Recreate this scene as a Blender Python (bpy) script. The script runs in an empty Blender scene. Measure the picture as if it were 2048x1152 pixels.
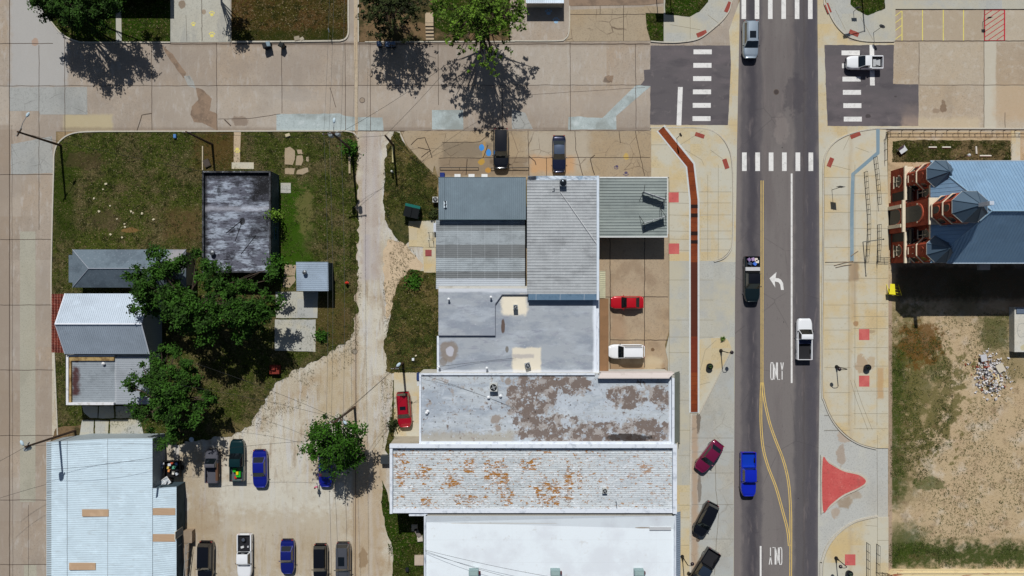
import bpy, bmesh, math, random
from mathutils import Vector, Matrix, noise as mnoise
random.seed(7)
R = math.radians
SC = bpy.context.scene
COL = SC.collection
# ---------------------------------------------------------------- camera, sky, sun, exposure
H = 91.0            # camera height in metres
PX = 15.0           # photo pixels per metre on the ground
cam_d = bpy.data.cameras.new("camera"); cam = bpy.data.objects.new("camera", cam_d); COL.objects.link(cam)
cam.location = (0, 0, H); cam.rotation_euler = (0, 0, 0)
cam_d.sensor_width = 36; cam_d.lens = 36 * H / (2048 / PX); cam_d.clip_start = 0.5; cam_d.clip_end = 3000
SC.camera = cam
world = bpy.data.worlds.new("World"); SC.world = world; world.use_nodes = True
wn = world.node_tree; sky = wn.nodes.new('ShaderNodeTexSky'); sky.sky_type = 'NISHITA'; sky.sun_disc = False
SUN_EL, SUN_AZ = 48.0, -5.0
sky.sun_elevation = R(SUN_EL); sky.sun_rotation = R(SUN_AZ)
wn.links.new(sky.outputs[0], wn.nodes['Background'].inputs[0]); wn.nodes['Background'].inputs[1].default_value = 0.05
sd = bpy.data.lights.new("sun", 'SUN'); sd.energy = 5.0; sd.angle = R(0.5); sd.color = (1.0, 0.985, 0.955)
sun = bpy.data.objects.new("sun", sd); COL.objects.link(sun)
sdir = Vector((math.sin(R(SUN_AZ)) * math.cos(R(SUN_EL)), math.cos(R(SUN_AZ)) * math.cos(R(SUN_EL)), math.sin(R(SUN_EL))))
sun.rotation_euler = sdir.to_track_quat('Z', 'Y').to_euler(); sun.location = (0, 0, 60)
SC.view_settings.view_transform = 'Standard'; SC.view_settings.look = 'None'
SC.view_settings.exposure = -0.30; SC.view_settings.gamma = 1.0

# ---------------------------------------------------------------- coordinates
def P(px, py, z=0.0):
    """photo pixel of a point known to stand z metres high -> its place in the world"""
    k = (1 - z / H) / PX
    return Vector(((px - 1024) * k, (576 - py) * k, z))
def G(pts, z=0.0): return [P(a, b, z) for a, b in pts]
def rect(x0, y0, x1, y1): return [(x0, y0), (x1, y0), (x1, y1), (x0, y1)]
def smooth(pts, n=6, closed=False):
    out = []; m = len(pts)
    rng = range(m if closed else m - 1)
    for i in rng:
        if closed: a, b, c, d = pts[(i-1) % m], pts[i], pts[(i+1) % m], pts[(i+2) % m]
        else: a, b, c, d = pts[max(i-1, 0)], pts[i], pts[i+1], pts[min(i+2, m-1)]
        for k in range(n):
            t = k / n
            out.append(tuple(0.5 * (2*b[j] + (c[j]-a[j])*t + (2*a[j]-5*b[j]+4*c[j]-d[j])*t*t + (3*b[j]-a[j]-3*c[j]+d[j])*t**3) for j in range(len(b))))
    if not closed: out.append(tuple(pts[-1]))
    return out
def rough(pts, amp=3.0, step=5.0, closed=True, seed=0.0):
    """pixel outline with an uneven, natural edge"""
    out = []; m = len(pts)
    for i in range(m if closed else m - 1):
        a, b = pts[i], pts[(i+1) % m]
        L = math.hypot(b[0]-a[0], b[1]-a[1]); n = max(1, int(L / step))
        for k in range(n):
            t = k / n; x = a[0]+(b[0]-a[0])*t; y = a[1]+(b[1]-a[1])*t
            v1 = mnoise.noise(Vector((x*.06+seed, y*.06, 1.3))) + .6*mnoise.noise(Vector((x*.2+seed, y*.2, 4.3)))
            v2 = mnoise.noise(Vector((x*.06+seed, y*.06, 9.3))) + .6*mnoise.noise(Vector((x*.2+seed, y*.2, 7.3)))
            out.append((x + v1*amp, y + v2*amp))
    if not closed: out.append(tuple(pts[-1]))
    return out

# ---------------------------------------------------------------- materials
def C(r, g, b, k=0.88):
    f = lambda c: ((c/255)/12.92 if c/255 <= .04045 else ((c/255+.055)/1.055)**2.4)
    return (f(r)*k, f(g)*k, f(b)*k, 1)
class NB:
    def __init__(s, name):
        s.m = bpy.data.materials.new(name); s.m.use_nodes = True; s.t = s.m.node_tree
        s.b = s.t.nodes['Principled BSDF']; s.pos = s.t.nodes.new('ShaderNodeNewGeometry').outputs['Position']; s.sep = None
    def nd(s, kind, **kw):
        n = s.t.nodes.new(kind)
        for k, v in kw.items(): setattr(n, k, v)
        return n
    def put(s, sock, v):
        if isinstance(v, (int, float, tuple, list, Vector)): sock.default_value = v
        else: s.t.links.new(v, sock)
    def math(s, op, a, b=0.0, c=None, clamp=False):
        n = s.nd('ShaderNodeMath', operation=op, use_clamp=clamp); s.put(n.inputs[0], a); s.put(n.inputs[1], b)
        if c is not None: s.put(n.inputs[2], c)
        return n.outputs[0]
    def noise(s, scale, stretch=(1, 1, 1), detail=5, rough=.55, dist=0.0, off=0.0):
        mp = s.nd('ShaderNodeMapping'); s.t.links.new(s.pos, mp.inputs[0]); mp.inputs['Scale'].default_value = stretch; mp.inputs['Location'].default_value = (off, off*.7, off*.3)
        n = s.nd('ShaderNodeTexNoise'); s.t.links.new(mp.outputs[0], n.inputs['Vector'])
        n.inputs['Scale'].default_value = scale; n.inputs['Detail'].default_value = detail; n.inputs['Roughness'].default_value = rough; n.inputs['Distortion'].default_value = dist
        return n.outputs[0]
    def mr(s, v, lo, hi, a=0.0, b=1.0):
        n = s.nd('ShaderNodeMapRange', interpolation_type='SMOOTHSTEP'); s.put(n.inputs[0], v)
        for i, q in enumerate((lo, hi, a, b)): s.put(n.inputs[i+1], q)
        return n.outputs[0]
    def xyz(s, i):
        if s.sep is None: s.sep = s.nd('ShaderNodeSeparateXYZ'); s.t.links.new(s.pos, s.sep.inputs[0])
        return s.sep.outputs[i]
    def mix(s, f, a, b):
        n = s.nd('ShaderNodeMix', data_type='RGBA'); s.put(n.inputs[0], f); s.put(n.inputs[6], a); s.put(n.inputs[7], b)
        return n.outputs[2]
_off = [0.0]
def surf(name, base, layers=(), rough=.85, metal=0.0, bump=None, z=0.0, spec=.25, coat=0.0):
    s = NB(name); col = base; k = (1 - z/H)/PX
    wx = lambda px: (px-1024)*k
    wy = lambda py: (576-py)*k
    for L in layers:
        _off[0] += 3.7; o = _off[0]; t = L[0]; c = L[1]
        if t == 'n':      # colour, scale, lo, hi, strength, stretch
            _, c, sc, lo, hi, st = L[:6]; sx = L[6] if len(L) > 6 else (1, 1, 1)
            f = s.math('MULTIPLY', s.mr(s.noise(sc, sx, 6, .6, 0, o), lo, hi), st)
        elif t == 'e':    # crack network: colour, scale, width, strength
            _, c, sc, w, st = L
            mp = s.nd('ShaderNodeMapping'); s.t.links.new(s.pos, mp.inputs[0]); mp.inputs['Location'].default_value = (o, o, 0)
            ad = s.nd('ShaderNodeMix', data_type='VECTOR'); ad.inputs[0].default_value = .12
            nz = s.nd('ShaderNodeTexNoise'); nz.inputs['Scale'].default_value = 1.2; s.t.links.new(s.pos, nz.inputs['Vector'])
            s.t.links.new(mp.outputs[0], ad.inputs[4]); s.t.links.new(nz.outputs[1], ad.inputs[5])
            v = s.nd('ShaderNodeTexVoronoi', feature='DISTANCE_TO_EDGE'); v.inputs['Scale'].default_value = sc; s.t.links.new(ad.outputs[1], v.inputs['Vector'])
            f = s.math('MULTIPLY', s.mr(v.outputs['Distance'], w, 0.0), st)
            f = s.math('MULTIPLY', f, s.mr(s.noise(.25, off=o), .45, .6))
        elif t == 's':    # scattered spots: colour, scale, radius, strength, density
            _, c, sc, rd, st = L[:5]; dn = L[5] if len(L) > 5 else .5
            v = s.nd('ShaderNodeTexVoronoi'); v.inputs['Scale'].default_value = sc; s.t.links.new(s.pos, v.inputs['Vector'])
            f = s.mr(v.outputs['Distance'], rd, rd*.6)
            sp = s.nd('ShaderNodeSeparateColor'); s.t.links.new(v.outputs['Color'], sp.inputs[0])
            f = s.math('MULTIPLY', f, s.math('LESS_THAN', sp.outputs[0], dn)); f = s.math('MULTIPLY', f, st)
        elif t in 'xy':   # band: colour, px0, px1, feather px, strength
            _, c, a, b, fe, st = L; q = s.xyz(0 if t == 'x' else 1); fe *= k
            q = s.math('ADD', q, s.math('MULTIPLY', s.math('SUBTRACT', s.noise(.5, off=o), .5), fe*1.6))
            a, b = (wx(a), wx(b)) if t == 'x' else (wy(b), wy(a))
            f = s.math('MULTIPLY', s.math('MULTIPLY', s.mr(q, a-fe/2, a+fe/2), s.mr(q, b+fe/2, b-fe/2)), st)
        elif t == 'r':    # rough rectangle: colour, x0, y0, x1, y1, feather px, strength, breakup
            _, c, x0, y0, x1, y1, fe, st = L[:8]; br = L[8] if len(L) > 8 else 1.5; fe *= k
            nz = s.math('MULTIPLY', s.math('SUBTRACT', s.noise(1.1, detail=7, rough=.65, off=o), .5), fe*br)
            qx = s.math('ADD', s.xyz(0), nz); qy = s.math('ADD', s.xyz(1), nz)
            m1 = s.math('MULTIPLY', s.mr(qx, wx(x0)-fe/2, wx(x0)+fe/2), s.mr(qx, wx(x1)+fe/2, wx(x1)-fe/2))
            m2 = s.math('MULTIPLY', s.mr(qy, wy(y1)-fe/2, wy(y1)+fe/2), s.mr(qy, wy(y0)+fe/2, wy(y0)-fe/2))
            f = s.math('MULTIPLY', s.math('MULTIPLY', m1, m2), st)
        elif t == 'c':    # ragged stain: colour, px, py, rx, ry, strength, raggedness
            _, c, px, py, rx, ry, st = L[:7]; rg = L[7] if len(L) > 7 else 1.0
            dx = s.math('DIVIDE', s.math('SUBTRACT', s.xyz(0), wx(px)), rx*k); dy = s.math('DIVIDE', s.math('SUBTRACT', s.xyz(1), wy(py)), ry*k)
            d = s.math('SQRT', s.math('ADD', s.math('MULTIPLY', dx, dx), s.math('MULTIPLY', dy, dy)))
            d = s.math('ADD', d, s.math('MULTIPLY', s.math('SUBTRACT', s.noise(.9, detail=7, rough=.65, off=o), .5), 2.2*rg))
            f = s.math('MULTIPLY', s.mr(d, 1.12, .8), st)
        elif t == 'w':    # periodic joints: colour, axis, period m, width m, strength, offset m
            _, c, ax, per, wd, st = L[:6]; of = L[6] if len(L) > 6 else 0.0
            q = s.math('PINGPONG', s.math('ADD', s.xyz(ax), of), per/2)
            f = s.math('MULTIPLY', s.mr(q, wd*.5, wd*.5*.2), st)
        elif t == 'k':    # flecks that crowd together inside given ellipses: colour, scale, lo, hi, strength, stretch, ellipses, boost
            _, c, sc, lo, hi, st, sx, els, bo = L; tot = None
            for px, py, rx, ry in els:
                dx = s.math('DIVIDE', s.math('SUBTRACT', s.xyz(0), wx(px)), rx*k); dy = s.math('DIVIDE', s.math('SUBTRACT', s.xyz(1), wy(py)), ry*k)
                e = s.mr(s.math('ADD', s.math('MULTIPLY', dx, dx), s.math('MULTIPLY', dy, dy)), 1.25, .45); tot = e if tot is None else s.math('MAXIMUM', tot, e)
            f = s.math('MULTIPLY', s.mr(s.math('ADD', s.noise(sc, sx, 8, .68, 0, o), s.math('MULTIPLY', tot, bo)), lo, hi), st)
        elif t == 'q':    # slab by slab tone: colour, size x px, size y px, strength, offset x, offset y
            _, c, sx, sy, st = L[:5]; ox, oy = (L[5], L[6]) if len(L) > 5 else (0, 0)
            cb = s.nd('ShaderNodeCombineXYZ'); s.put(cb.inputs[0], s.math('FLOOR', s.math('DIVIDE', s.math('SUBTRACT', s.xyz(0), wx(ox)), sx*k))); s.put(cb.inputs[1], s.math('FLOOR', s.math('DIVIDE', s.math('SUBTRACT', s.xyz(1), wy(oy)), sy*k))); cb.inputs[2].default_value = o
            wn_ = s.nd('ShaderNodeTexWhiteNoise'); s.t.links.new(cb.outputs[0], wn_.inputs[0]); f = s.math('MULTIPLY', s.mr(wn_.outputs[0], .3, 1.0), st)
        col = s.mix(f, col, c)
    s.put(s.b.inputs['Base Color'], col)
    s.b.inputs['Roughness'].default_value = rough; s.b.inputs['Metallic'].default_value = metal; s.b.inputs['Specular IOR Level'].default_value = spec
    s.b.inputs['Coat Weight'].default_value = coat; s.b.inputs['Coat Roughness'].default_value = .08
    if bump:
        bp = s.nd('ShaderNodeBump'); bp.inputs['Distance'].default_value = bump[1]; bp.inputs['Strength'].default_value = .8
        s.t.links.new(s.noise(bump[0], detail=6, rough=.65), bp.inputs['Height']); s.t.links.new(bp.outputs[0], s.b.inputs['Normal'])
    return s.m
_pl = {}
def plain(r, g, b, rough=.6, metal=0.0, coat=0.0, k=.88, name=None, spec=.3):
    key = (r, g, b, rough, metal, coat, k)
    if key not in _pl:
        c = C(r, g, b, k); d = tuple(x*.72 for x in c[:3])+(1,)
        _pl[key] = surf(name or "paint_%d_%d_%d" % (r, g, b), c, [('n', d, 2.5, .45, .75, .5)] if coat == 0 else [], rough, metal, coat=coat, spec=spec)
    return _pl[key]

# ---------------------------------------------------------------- meshes
class MB:
    def __init__(s): s.v = []; s.f = []; s.mi = []; s.ms = []; s.cur = 0; s.marks = []
    def mat(s, m):
        if m not in s.ms: s.ms.append(m)
        s.cur = s.ms.index(m); return s
    def add(s, vs, fs):
        o = len(s.v); s.marks.append(o); s.v += [tuple(v) for v in vs]; s.f += [tuple(i+o for i in f) for f in fs]; s.mi += [s.cur]*len(fs); return s
    def each(s, name, m, parent):
        """one object per separate piece"""
        cuts = s.marks+[len(s.v)]; out = []
        for i in range(len(cuts)-1):
            a, b = cuts[i], cuts[i+1]; q = MB(); q.add(s.v[a:b], [tuple(k-a for k in f) for f in s.f if a <= f[0] < b]); out.append(q.build(name, m, parent))
        return out
    def face(s, vs): return s.add(vs, [tuple(range(len(vs)))])
    def box(s, c, d, rz=0.0, M=None):
        hx, hy, hz = d[0]/2, d[1]/2, d[2]/2; ca, sa = math.cos(rz), math.sin(rz); vs = []
        for z in (-hz, hz):
            for x, y in ((-hx, -hy), (hx, -hy), (hx, hy), (-hx, hy)):
                v = Vector((x*ca-y*sa+c[0], x*sa+y*ca+c[1], z+c[2])); vs.append(M @ v if M else v)
        return s.add(vs, [(3, 2, 1, 0), (4, 5, 6, 7), (0, 1, 5, 4), (1, 2, 6, 5), (2, 3, 7, 6), (3, 0, 4, 7)])
    def bounds(s, x0, y0, z0, x1, y1, z1): return s.box(((x0+x1)/2, (y0+y1)/2, (z0+z1)/2), (abs(x1-x0), abs(y1-y0), abs(z1-z0)))
    def prism(s, pts, z0, z1, bottom=False):
        """pts: world xy outline"""
        pts = [(p[0], p[1]) for p in pts]
        if sum(pts[i][0]*pts[(i+1) % len(pts)][1]-pts[(i+1) % len(pts)][0]*pts[i][1] for i in range(len(pts))) < 0: pts = pts[::-1]
        n = len(pts); vs = [(x, y, z0) for x, y in pts]+[(x, y, z1) for x, y in pts]
        fs = [(i, (i+1) % n, n+(i+1) % n, n+i) for i in range(n)]+[tuple(range(n, 2*n))]
        if bottom: fs.append(tuple(range(n))[::-1])
        return s.add(vs, fs)
    def tube(s, pts, r, n=6, cap=True):
        pts = [Vector(p) for p in pts]; rs = r if isinstance(r, (list, tuple)) else [r]*len(pts); vs = []
        for i, p in enumerate(pts):
            d = (pts[min(i+1, len(pts)-1)]-pts[max(i-1, 0)]); d = d.normalized() if d.length > 1e-9 else Vector((0, 0, 1))
            a = d.cross(Vector((0, 0, 1)) if abs(d.z) < .95 else Vector((1, 0, 0))).normalized(); b = d.cross(a)
            for k in range(n):
                t = 2*math.pi*k/n; vs.append(p+(a*math.cos(t)+b*math.sin(t))*rs[i])
        fs = []
        for i in range(len(pts)-1):
            for k in range(n): fs.append((i*n+k, i*n+(k+1) % n, (i+1)*n+(k+1) % n, (i+1)*n+k))
        if cap: fs += [tuple(range(n))[::-1], tuple(range((len(pts)-1)*n, len(pts)*n))]
        return s.add(vs, fs)
    def lathe(s, c, prof, n=16, M=None):
        vs = []; fs = []
        for r, z in prof:
            for k in range(n):
                v = Vector((c[0]+r*math.cos(2*math.pi*k/n), c[1]+r*math.sin(2*math.pi*k/n), c[2]+z)); vs.append(M @ v if M else v)
        for i in range(len(prof)-1):
            for k in range(n): fs.append((i*n+k, i*n+(k+1) % n, (i+1)*n+(k+1) % n, (i+1)*n+k))
        fs += [tuple(range(n))[::-1], tuple(range((len(prof)-1)*n, len(prof)*n))]
        return s.add(vs, fs)
    def ribbon(s, pts, w, z, thick=0.0, closed=False):
        """flat strip of width w (m) along world points; thick > 0 makes a raised kerb with sides"""
        pts = [Vector((p[0], p[1])) for p in pts]; n = len(pts); L = []; Rr = []
        for i, p in enumerate(pts):
            a = pts[(i-1) % n] if (closed or i > 0) else p; b = pts[(i+1) % n] if (closed or i < n-1) else p
            d = (b-a); d = d.normalized() if d.length > 1e-9 else Vector((1, 0)); q = Vector((-d.y, d.x))
            ww = (w[i] if isinstance(w, (list, tuple)) else w)/2
            L.append(p+q*ww); Rr.append(p-q*ww)
        m = n if closed else n-1
        vs = [(p.x, p.y, z+thick) for p in L]+[(p.x, p.y, z+thick) for p in Rr]
        fs = [(n+i, n+(i+1) % n, (i+1) % n, i) for i in range(m)]
        if thick > 0:
            vs += [(p.x, p.y, z) for p in L]+[(p.x, p.y, z) for p in Rr]
            for i in range(m):
                j = (i+1) % n; fs += [(i, j, 2*n+j, 2*n+i), (n+j, n+i, 3*n+i, 3*n+j)]
            if not closed: fs += [(0, 2*n, 3*n, n), (n-1, 2*n-1, 4*n-1, 3*n-1)]
        return s.add(vs, fs)
    def build(s, name, m=None, parent=None, base=None, smooth_=False):
        me = bpy.data.meshes.new(name)
        org = Vector(ORG.get(parent.name, (0, 0, 0))) if parent else (Vector(base) if base is not None else Vector((0, 0, 0)))
        me.from_pydata([tuple(Vector(v)-org) for v in s.v], [], s.f)
        if m is not None: me.materials.append(m)
        else:
            for q in s.ms: me.materials.append(q)
            me.polygons.foreach_set('material_index', s.mi)
        if smooth_: me.polygons.foreach_set('use_smooth', [True]*len(me.polygons))
        me.update(); o = bpy.data.objects.new(name, me); COL.objects.link(o)
        if parent: o.parent = parent; ORG[o.name] = org
        else: o.location = org; ORG[o.name] = org
        return o
ORG = {}
def tag(o, label=None, cat=None, group=None, kind=None):
    if label: o['label'] = label
    if cat: o['category'] = cat
    if group: o['group'] = group
    if kind: o['kind'] = kind
    return o
def thing(name, label, cat, base=(0, 0, 0), group=None, rz=0.0):
    o = bpy.data.objects.new(name, None); COL.objects.link(o); o.empty_display_size = .3
    o.location = base; o.rotation_euler = (0, 0, rz); ORG[o.name] = Vector(base)
    return tag(o, label, cat, group)
def local(name, label, cat, base, rz=0.0, group=None):
    """thing whose parts are built round the origin and then moved to base"""
    o = thing(name, label, cat, base, group, rz); ORG[o.name] = Vector((0, 0, 0)); return o
def dup(root, loc, rz=None, label=None, group=None):
    def cp(o, par):
        c = o.copy(); COL.objects.link(c)
        if par: c.parent = par
        for ch in o.children: cp(ch, c)
        return c
    c = cp(root, None); c.location = loc
    if rz is not None: c.rotation_euler = (0, 0, rz)
    if label: c['label'] = label
    if group: c['group'] = group
    return c
def struct(name, m, mb): return tag(mb.build(name, m), kind='structure')
def sheet(name, m, pts, z): return struct(name, m, _flat(pts, z))
def _flat(pts, z):
    w = [P(a, b) for a, b in pts]
    if sum(w[i].x*w[(i+1) % len(w)].y-w[(i+1) % len(w)].x*w[i].y for i in range(len(w))) < 0: w = w[::-1]
    return MB().face([(p.x, p.y, z) for p in w])
def slab(name, m, pts, z, t): return struct(name, m, MB().prism(G(pts), z, z+t))
# ================================================================ GROUND MATERIALS
tan = C(193, 174, 153); 
M = {}
M['ground'] = surf('dry_soil', C(150, 128, 96), [('n', C(84, 78, 38), .22, .42, .6, .8), ('n', C(190, 168, 132), 1.6, .5, .75, .5), ('n', C(60, 50, 32), 5, .55, .8, .5)], bump=(6, .05))
def concrete(name, base, extra=(), stain=.5, warm=.4, z=0):
    b = C(*base); d = C(*[int(c*.80) for c in base]); l = C(*[min(255, int(c*1.07)) for c in base]); w = C(base[0], int(base[1]*.93), int(base[2]*.82))
    L = [('n', w, .12, .42, .62, warm), ('n', l, .5, .5, .72, .45), ('n', d, .28, .52, .75, stain, (1, .4, 1)), ('n', d, 1.3, .55, .78, stain*.8), ('n', C(*[int(c*.55) for c in base]), 2.6, .66, .8, stain*.8),
         ('n', C(*[int(c*.7) for c in base]), 14, .54, .78, .45), ('n', l, 22, .55, .75, .3), ('s', C(90, 75, 62), .8, .07, .55, .25), ('n', d, 5.5, .50, .68, .55), ('n', l, 7.5, .54, .72, .45)]
    return surf(name, b, L+list(extra), rough=.9, bump=(9, .012), z=z)
joint = plain(88, 76, 66, .95, name='joint_tar'); crackm = plain(70, 58, 48, .95)
M['street'] = concrete('street_concrete', (172, 159, 144), [('q', C(186, 178, 166), 130, 87, .55, 303, 172), ('q', C(150, 136, 122), 130, 87, .4, 303, 172),('n', C(190, 184, 176), 1.1, .5, .7, .5, (1.6, .5, 1)), ('n', C(140, 126, 112), 4, .56, .74, .5), ('n', C(150, 138, 126), .09, .45, .6, .5),
    ('r', C(174, 173, 170), 20, -90, 135, 175, 16, .85), ('r', C(186, 172, 136), 128, 229, 225, 262, 8, .8), ('r', C(150, 134, 118), -90, 250, 22, 1300, 5, .55),
    ('r', C(152, 136, 118), -40, 740, 106, 900, 30, .4), ('c', C(170, 130, 100), 70, 84, 7, 8, .6), ('c', C(185, 140, 108), 62, 214, 9, 5, .6), ('r', C(182, 172, 160), 553, 180, 1300, 228, 40, .4),
    ('c', C(150, 145, 140), 590, 190, 40, 14, .25), ('c', C(90, 72, 60), 1216, 158, 10, 7, .7), ('r', C(120, 104, 90), 120, 255, 1300, 262, 6, .45), ('r', C(125, 108, 92), 340, 84, 1300, 92, 6, .4), ('c', C(120, 100, 84), 480, 242, 18, 10, .6)])
M['east_street'] = concrete('east_street_concrete', (180, 166, 146), [('q', C(194, 184, 164), 131, 85, .5, 1838, 170), ('q', C(164, 146, 124), 131, 85, .4, 1838, 170),('n', C(196, 188, 174), 1.1, .5, .7, .5), ('n', C(140, 126, 108), 4, .56, .74, .5),('r', C(200, 196, 180), 1968, 80, 1992, 262, 4, .7), ('r', C(186, 158, 122), 1990, 170, 2300, 240, 20, .5), ('c', C(120, 98, 78), 1886, 214, 7, 12, .8), ('c', C(125, 104, 84), 1872, 222, 10, 5, .5),
    ('r', C(176, 160, 136), 1790, 20, 1965, 80, 18, .3), ('r', C(206, 190, 158), 1800, 236, 1960, 262, 12, .5)])
M['parking'] = concrete('parking_concrete', (170, 154, 130), [('r', C(130, 112, 92), 878, 315, 1060, 352, 10, .7), ('r', C(122, 110, 94), 885, 284, 985, 316, 12, .7), ('r', C(186, 178, 164), 1058, 258, 1180, 345, 25, .5), ('r', C(196, 148, 98), 1060, 312, 1150, 345, 14, .7),
    ('c', C(184, 146, 62), 963, 324, 6, 6, .9), ('c', C(190, 140, 60), 976, 340, 6, 5, .85), ('c', C(188, 150, 88), 968, 300, 4, 18, .6), ('c', C(205, 170, 70), 1252, 312, 5, 7, .6), ('c', C(140, 116, 92), 920, 345, 40, 6, .5), ('e', C(90, 74, 60), .45, .02, .8)])
M['lotpad'] = concrete('stained_pad', (174, 155, 130), [('c', C(104, 78, 54), 1305, 699, 4, 4, .9), ('r', C(164, 134, 106), 1222, 628, 1250, 680, 16, .6), ('r', C(150, 120, 88), 1218, 728, 1330, 744, 8, .7), ('c', C(90, 70, 50), 1322, 740, 10, 5, .9), ('r', C(208, 192, 160), 1290, 715, 1325, 742, 12, .5), ('n', C(140, 118, 96), .35, .5, .66, .5)], stain=.8)
M['walk'] = concrete('sidewalk_concrete', (200, 185, 150), [('q', C(190, 188, 176), 21, 24, .6, 1338, 384), ('q', C(206, 182, 134), 42, 24, .5, 1338, 384),('n', C(196, 194, 180), .16, .42, .6, .8), ('n', C(202, 178, 130), .3, .5, .68, .5), ('n', C(160, 146, 120), 3, .58, .75, .5)], stain=.3, warm=.5)
M['walk_east'] = concrete('sidewalk_concrete_east', (200, 184, 148), [('q', C(192, 190, 178), 52, 35, .6, 1648, 355), ('q', C(206, 182, 132), 52, 35, .5, 1648, 355),('n', C(198, 195, 180), .14, .42, .6, .8), ('n', C(206, 180, 126), .3, .5, .7, .5), ('n', C(160, 146, 120), 3, .58, .75, .5), ('r', C(150, 124, 96), 1697, 525, 1716, 562, 6, .8), ('r', C(170, 142, 108), 1702, 560, 1712, 640, 8, .4),
    ('c', C(176, 150, 120), 1722, 728, 13, 18, .8), ('c', C(160, 120, 84), 1711, 648, 5, 6, .8), ('r', C(186, 150, 104), 1754, 735, 1766, 797, 5, .75), ('c', C(176, 146, 104), 1742, 724, 8, 12, .5), ('c', C(160, 140, 112), 1742, 663, 8, 4, .7),
    ('x', C(180, 160, 128), 1696, 1704, 8, .4)], stain=.3, warm=.5)
M['grey_walk'] = concrete('grey_concrete', (182, 182, 174), [('q', C(168, 170, 168), 32, 38, .5, 1395, 522), ('q', C(192, 184, 158), 32, 38, .4, 1395, 522),('n', C(192, 184, 160), .14, .45, .62, .7), ('n', C(170, 172, 170), .4, .5, .7, .6)], stain=.35, warm=.2)
M['bays'] = concrete('bay_concrete', (178, 176, 166), [('q', C(166, 168, 166), 43, 34, .5, 1384, 876),('n', C(176, 180, 178), .3, .45, .6, .6), ('r', C(176, 150, 124), 1383, 830, 1396, 1152, 8, .8), ('c', C(104, 92, 80), 1397, 845, 4, 22, .8), ('c', C(112, 98, 84), 1399, 975, 4, 28, .7), ('c', C(100, 84, 70), 1396, 1080, 4, 4, .9), ('e', C(120, 112, 100), .3, .012, .5)], stain=.5, warm=.2)
M['drive'] = concrete('pale_driveway', (184, 182, 170), [('c', C(128, 108, 88), 364, 9, 6, 9, .8), ('c', C(150, 125, 100), 408, 24, 4, 5, .7), ('n', C(150, 150, 146), .4, .52, .66, .5, (2, .5, 1))], stain=.4, warm=.2)
M['apron'] = concrete('east_apron', (186, 186, 180), [('c', C(158, 132, 108), 1682, 912, 8, 20, .6), ('r', C(150, 128, 104), 1662, 985, 1724, 1035, 26, .0), ('c', C(152, 128, 100), 1690, 1005, 16, 12, .75, .7), ('c', C(160, 138, 112), 1708, 990, 16, 9, .6, .7), ('c', C(168, 142, 116), 1672, 1024, 12, 10, .6), ('c', C(176, 150, 124), 1690, 872, 20, 12, .6), ('n', C(196, 194, 180), .2, .48, .64, .6)], stain=.3, warm=.25)
M['patch_grey'] = concrete('patch_concrete_grey', (166, 167, 163), [('e', C(110, 108, 104), .5, .02, .8)], stain=.5, warm=.15)
M['patch_pale'] = concrete('patch_concrete_pale', (176, 187, 186), [('n', C(146, 152, 148), .22, .46, .62, .9), ('n', C(206, 214, 214), .6, .55, .7, .6)], stain=.5, warm=.05)
M['patch_green'] = concrete('patch_strip', (172, 168, 152), [], stain=.4, warm=.1)
M['patch_brown'] = surf('patch_asphalt_brown', C(146, 124, 104), [('n', C(112, 96, 82), .7, .45, .65, .7), ('n', C(176, 152, 128), 3, .55, .75, .5), ('n', C(80, 70, 62), 14, .55, .75, .5)], bump=(12, .02))
M['gravel'] = surf('gravel', C(186, 174, 152), [('n', C(206, 200, 184), .16, .40, .6, .95), ('n', C(172, 150, 120), .3, .52, .68, .7), ('n', C(200, 200, 200), .9, .48, .66, .6, (1.8, .22, 1)), ('n', C(150, 130, 106), .7, .54, .70, .6, (2.2, .3, 1)), ('n', C(150, 126, 98), .8, .55, .75, .5),
    ('n', C(120, 100, 80), 6, .56, .72, .5), ('n', C(232, 222, 204), 9, .54, .7, .5), ('n', C(96, 82, 68), 22, .56, .72, .45), ('c', C(96, 74, 52), 727, 1118, 9, 22, .9), ('r', C(176, 164, 160), 722, 262, 760, 560, 16, .6), ('r', C(176, 170, 172), 728, 470, 742, 560, 6, .5),
    ('r', C(178, 156, 118), 640, 700, 708, 830, 40, .6), ('r', C(206, 202, 188), 440, 960, 690, 1070, 60, .6), ('x', C(170, 144, 112), 706, 716, 8, .5), ('r', C(176, 152, 120), 700, 900, 770, 1160, 30, .6, 2), ('r', C(172, 152, 122), 372, 1020, 700, 1160, 40, .45, 3), ('r', C(160, 138, 108), 365, 890, 440, 1080, 34, .45, 3), ('n', C(140, 120, 94), 2.0, .58, .74, .5, (1.2, .5, 1)), ('x', C(196, 190, 180), 738, 745, 7, .4)], rough=.95, bump=(10, .06))
def grass(name, extra=(), green=(70, 80, 30), brown=(104, 92, 64), mixlo=.46, mixhi=.60, dark=(30, 38, 10)):
    return surf(name, C(*green), [('n', C(*brown), .3, mixlo, mixhi, .75), ('n', C(*dark), 1.0, .47, .66, .8), ('n', C(88, 94, 34), 2.2, .54, .7, .55), ('n', C(132, 112, 82), 3.2, .55, .68, .75), ('n', C(20, 24, 8), 4.5, .50, .64, .8), ('n', C(24, 26, 8), 9, .50, .68, .75), ('n', C(150, 134, 98), 12, .62, .74, .7), ('n', C(168, 156, 120), 5.5, .60, .70, .75), ('s', C(206, 196, 170), 2.6, .10, .8, .16)]+list(extra), rough=1.0, bump=(11, .12), spec=.05)
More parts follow.
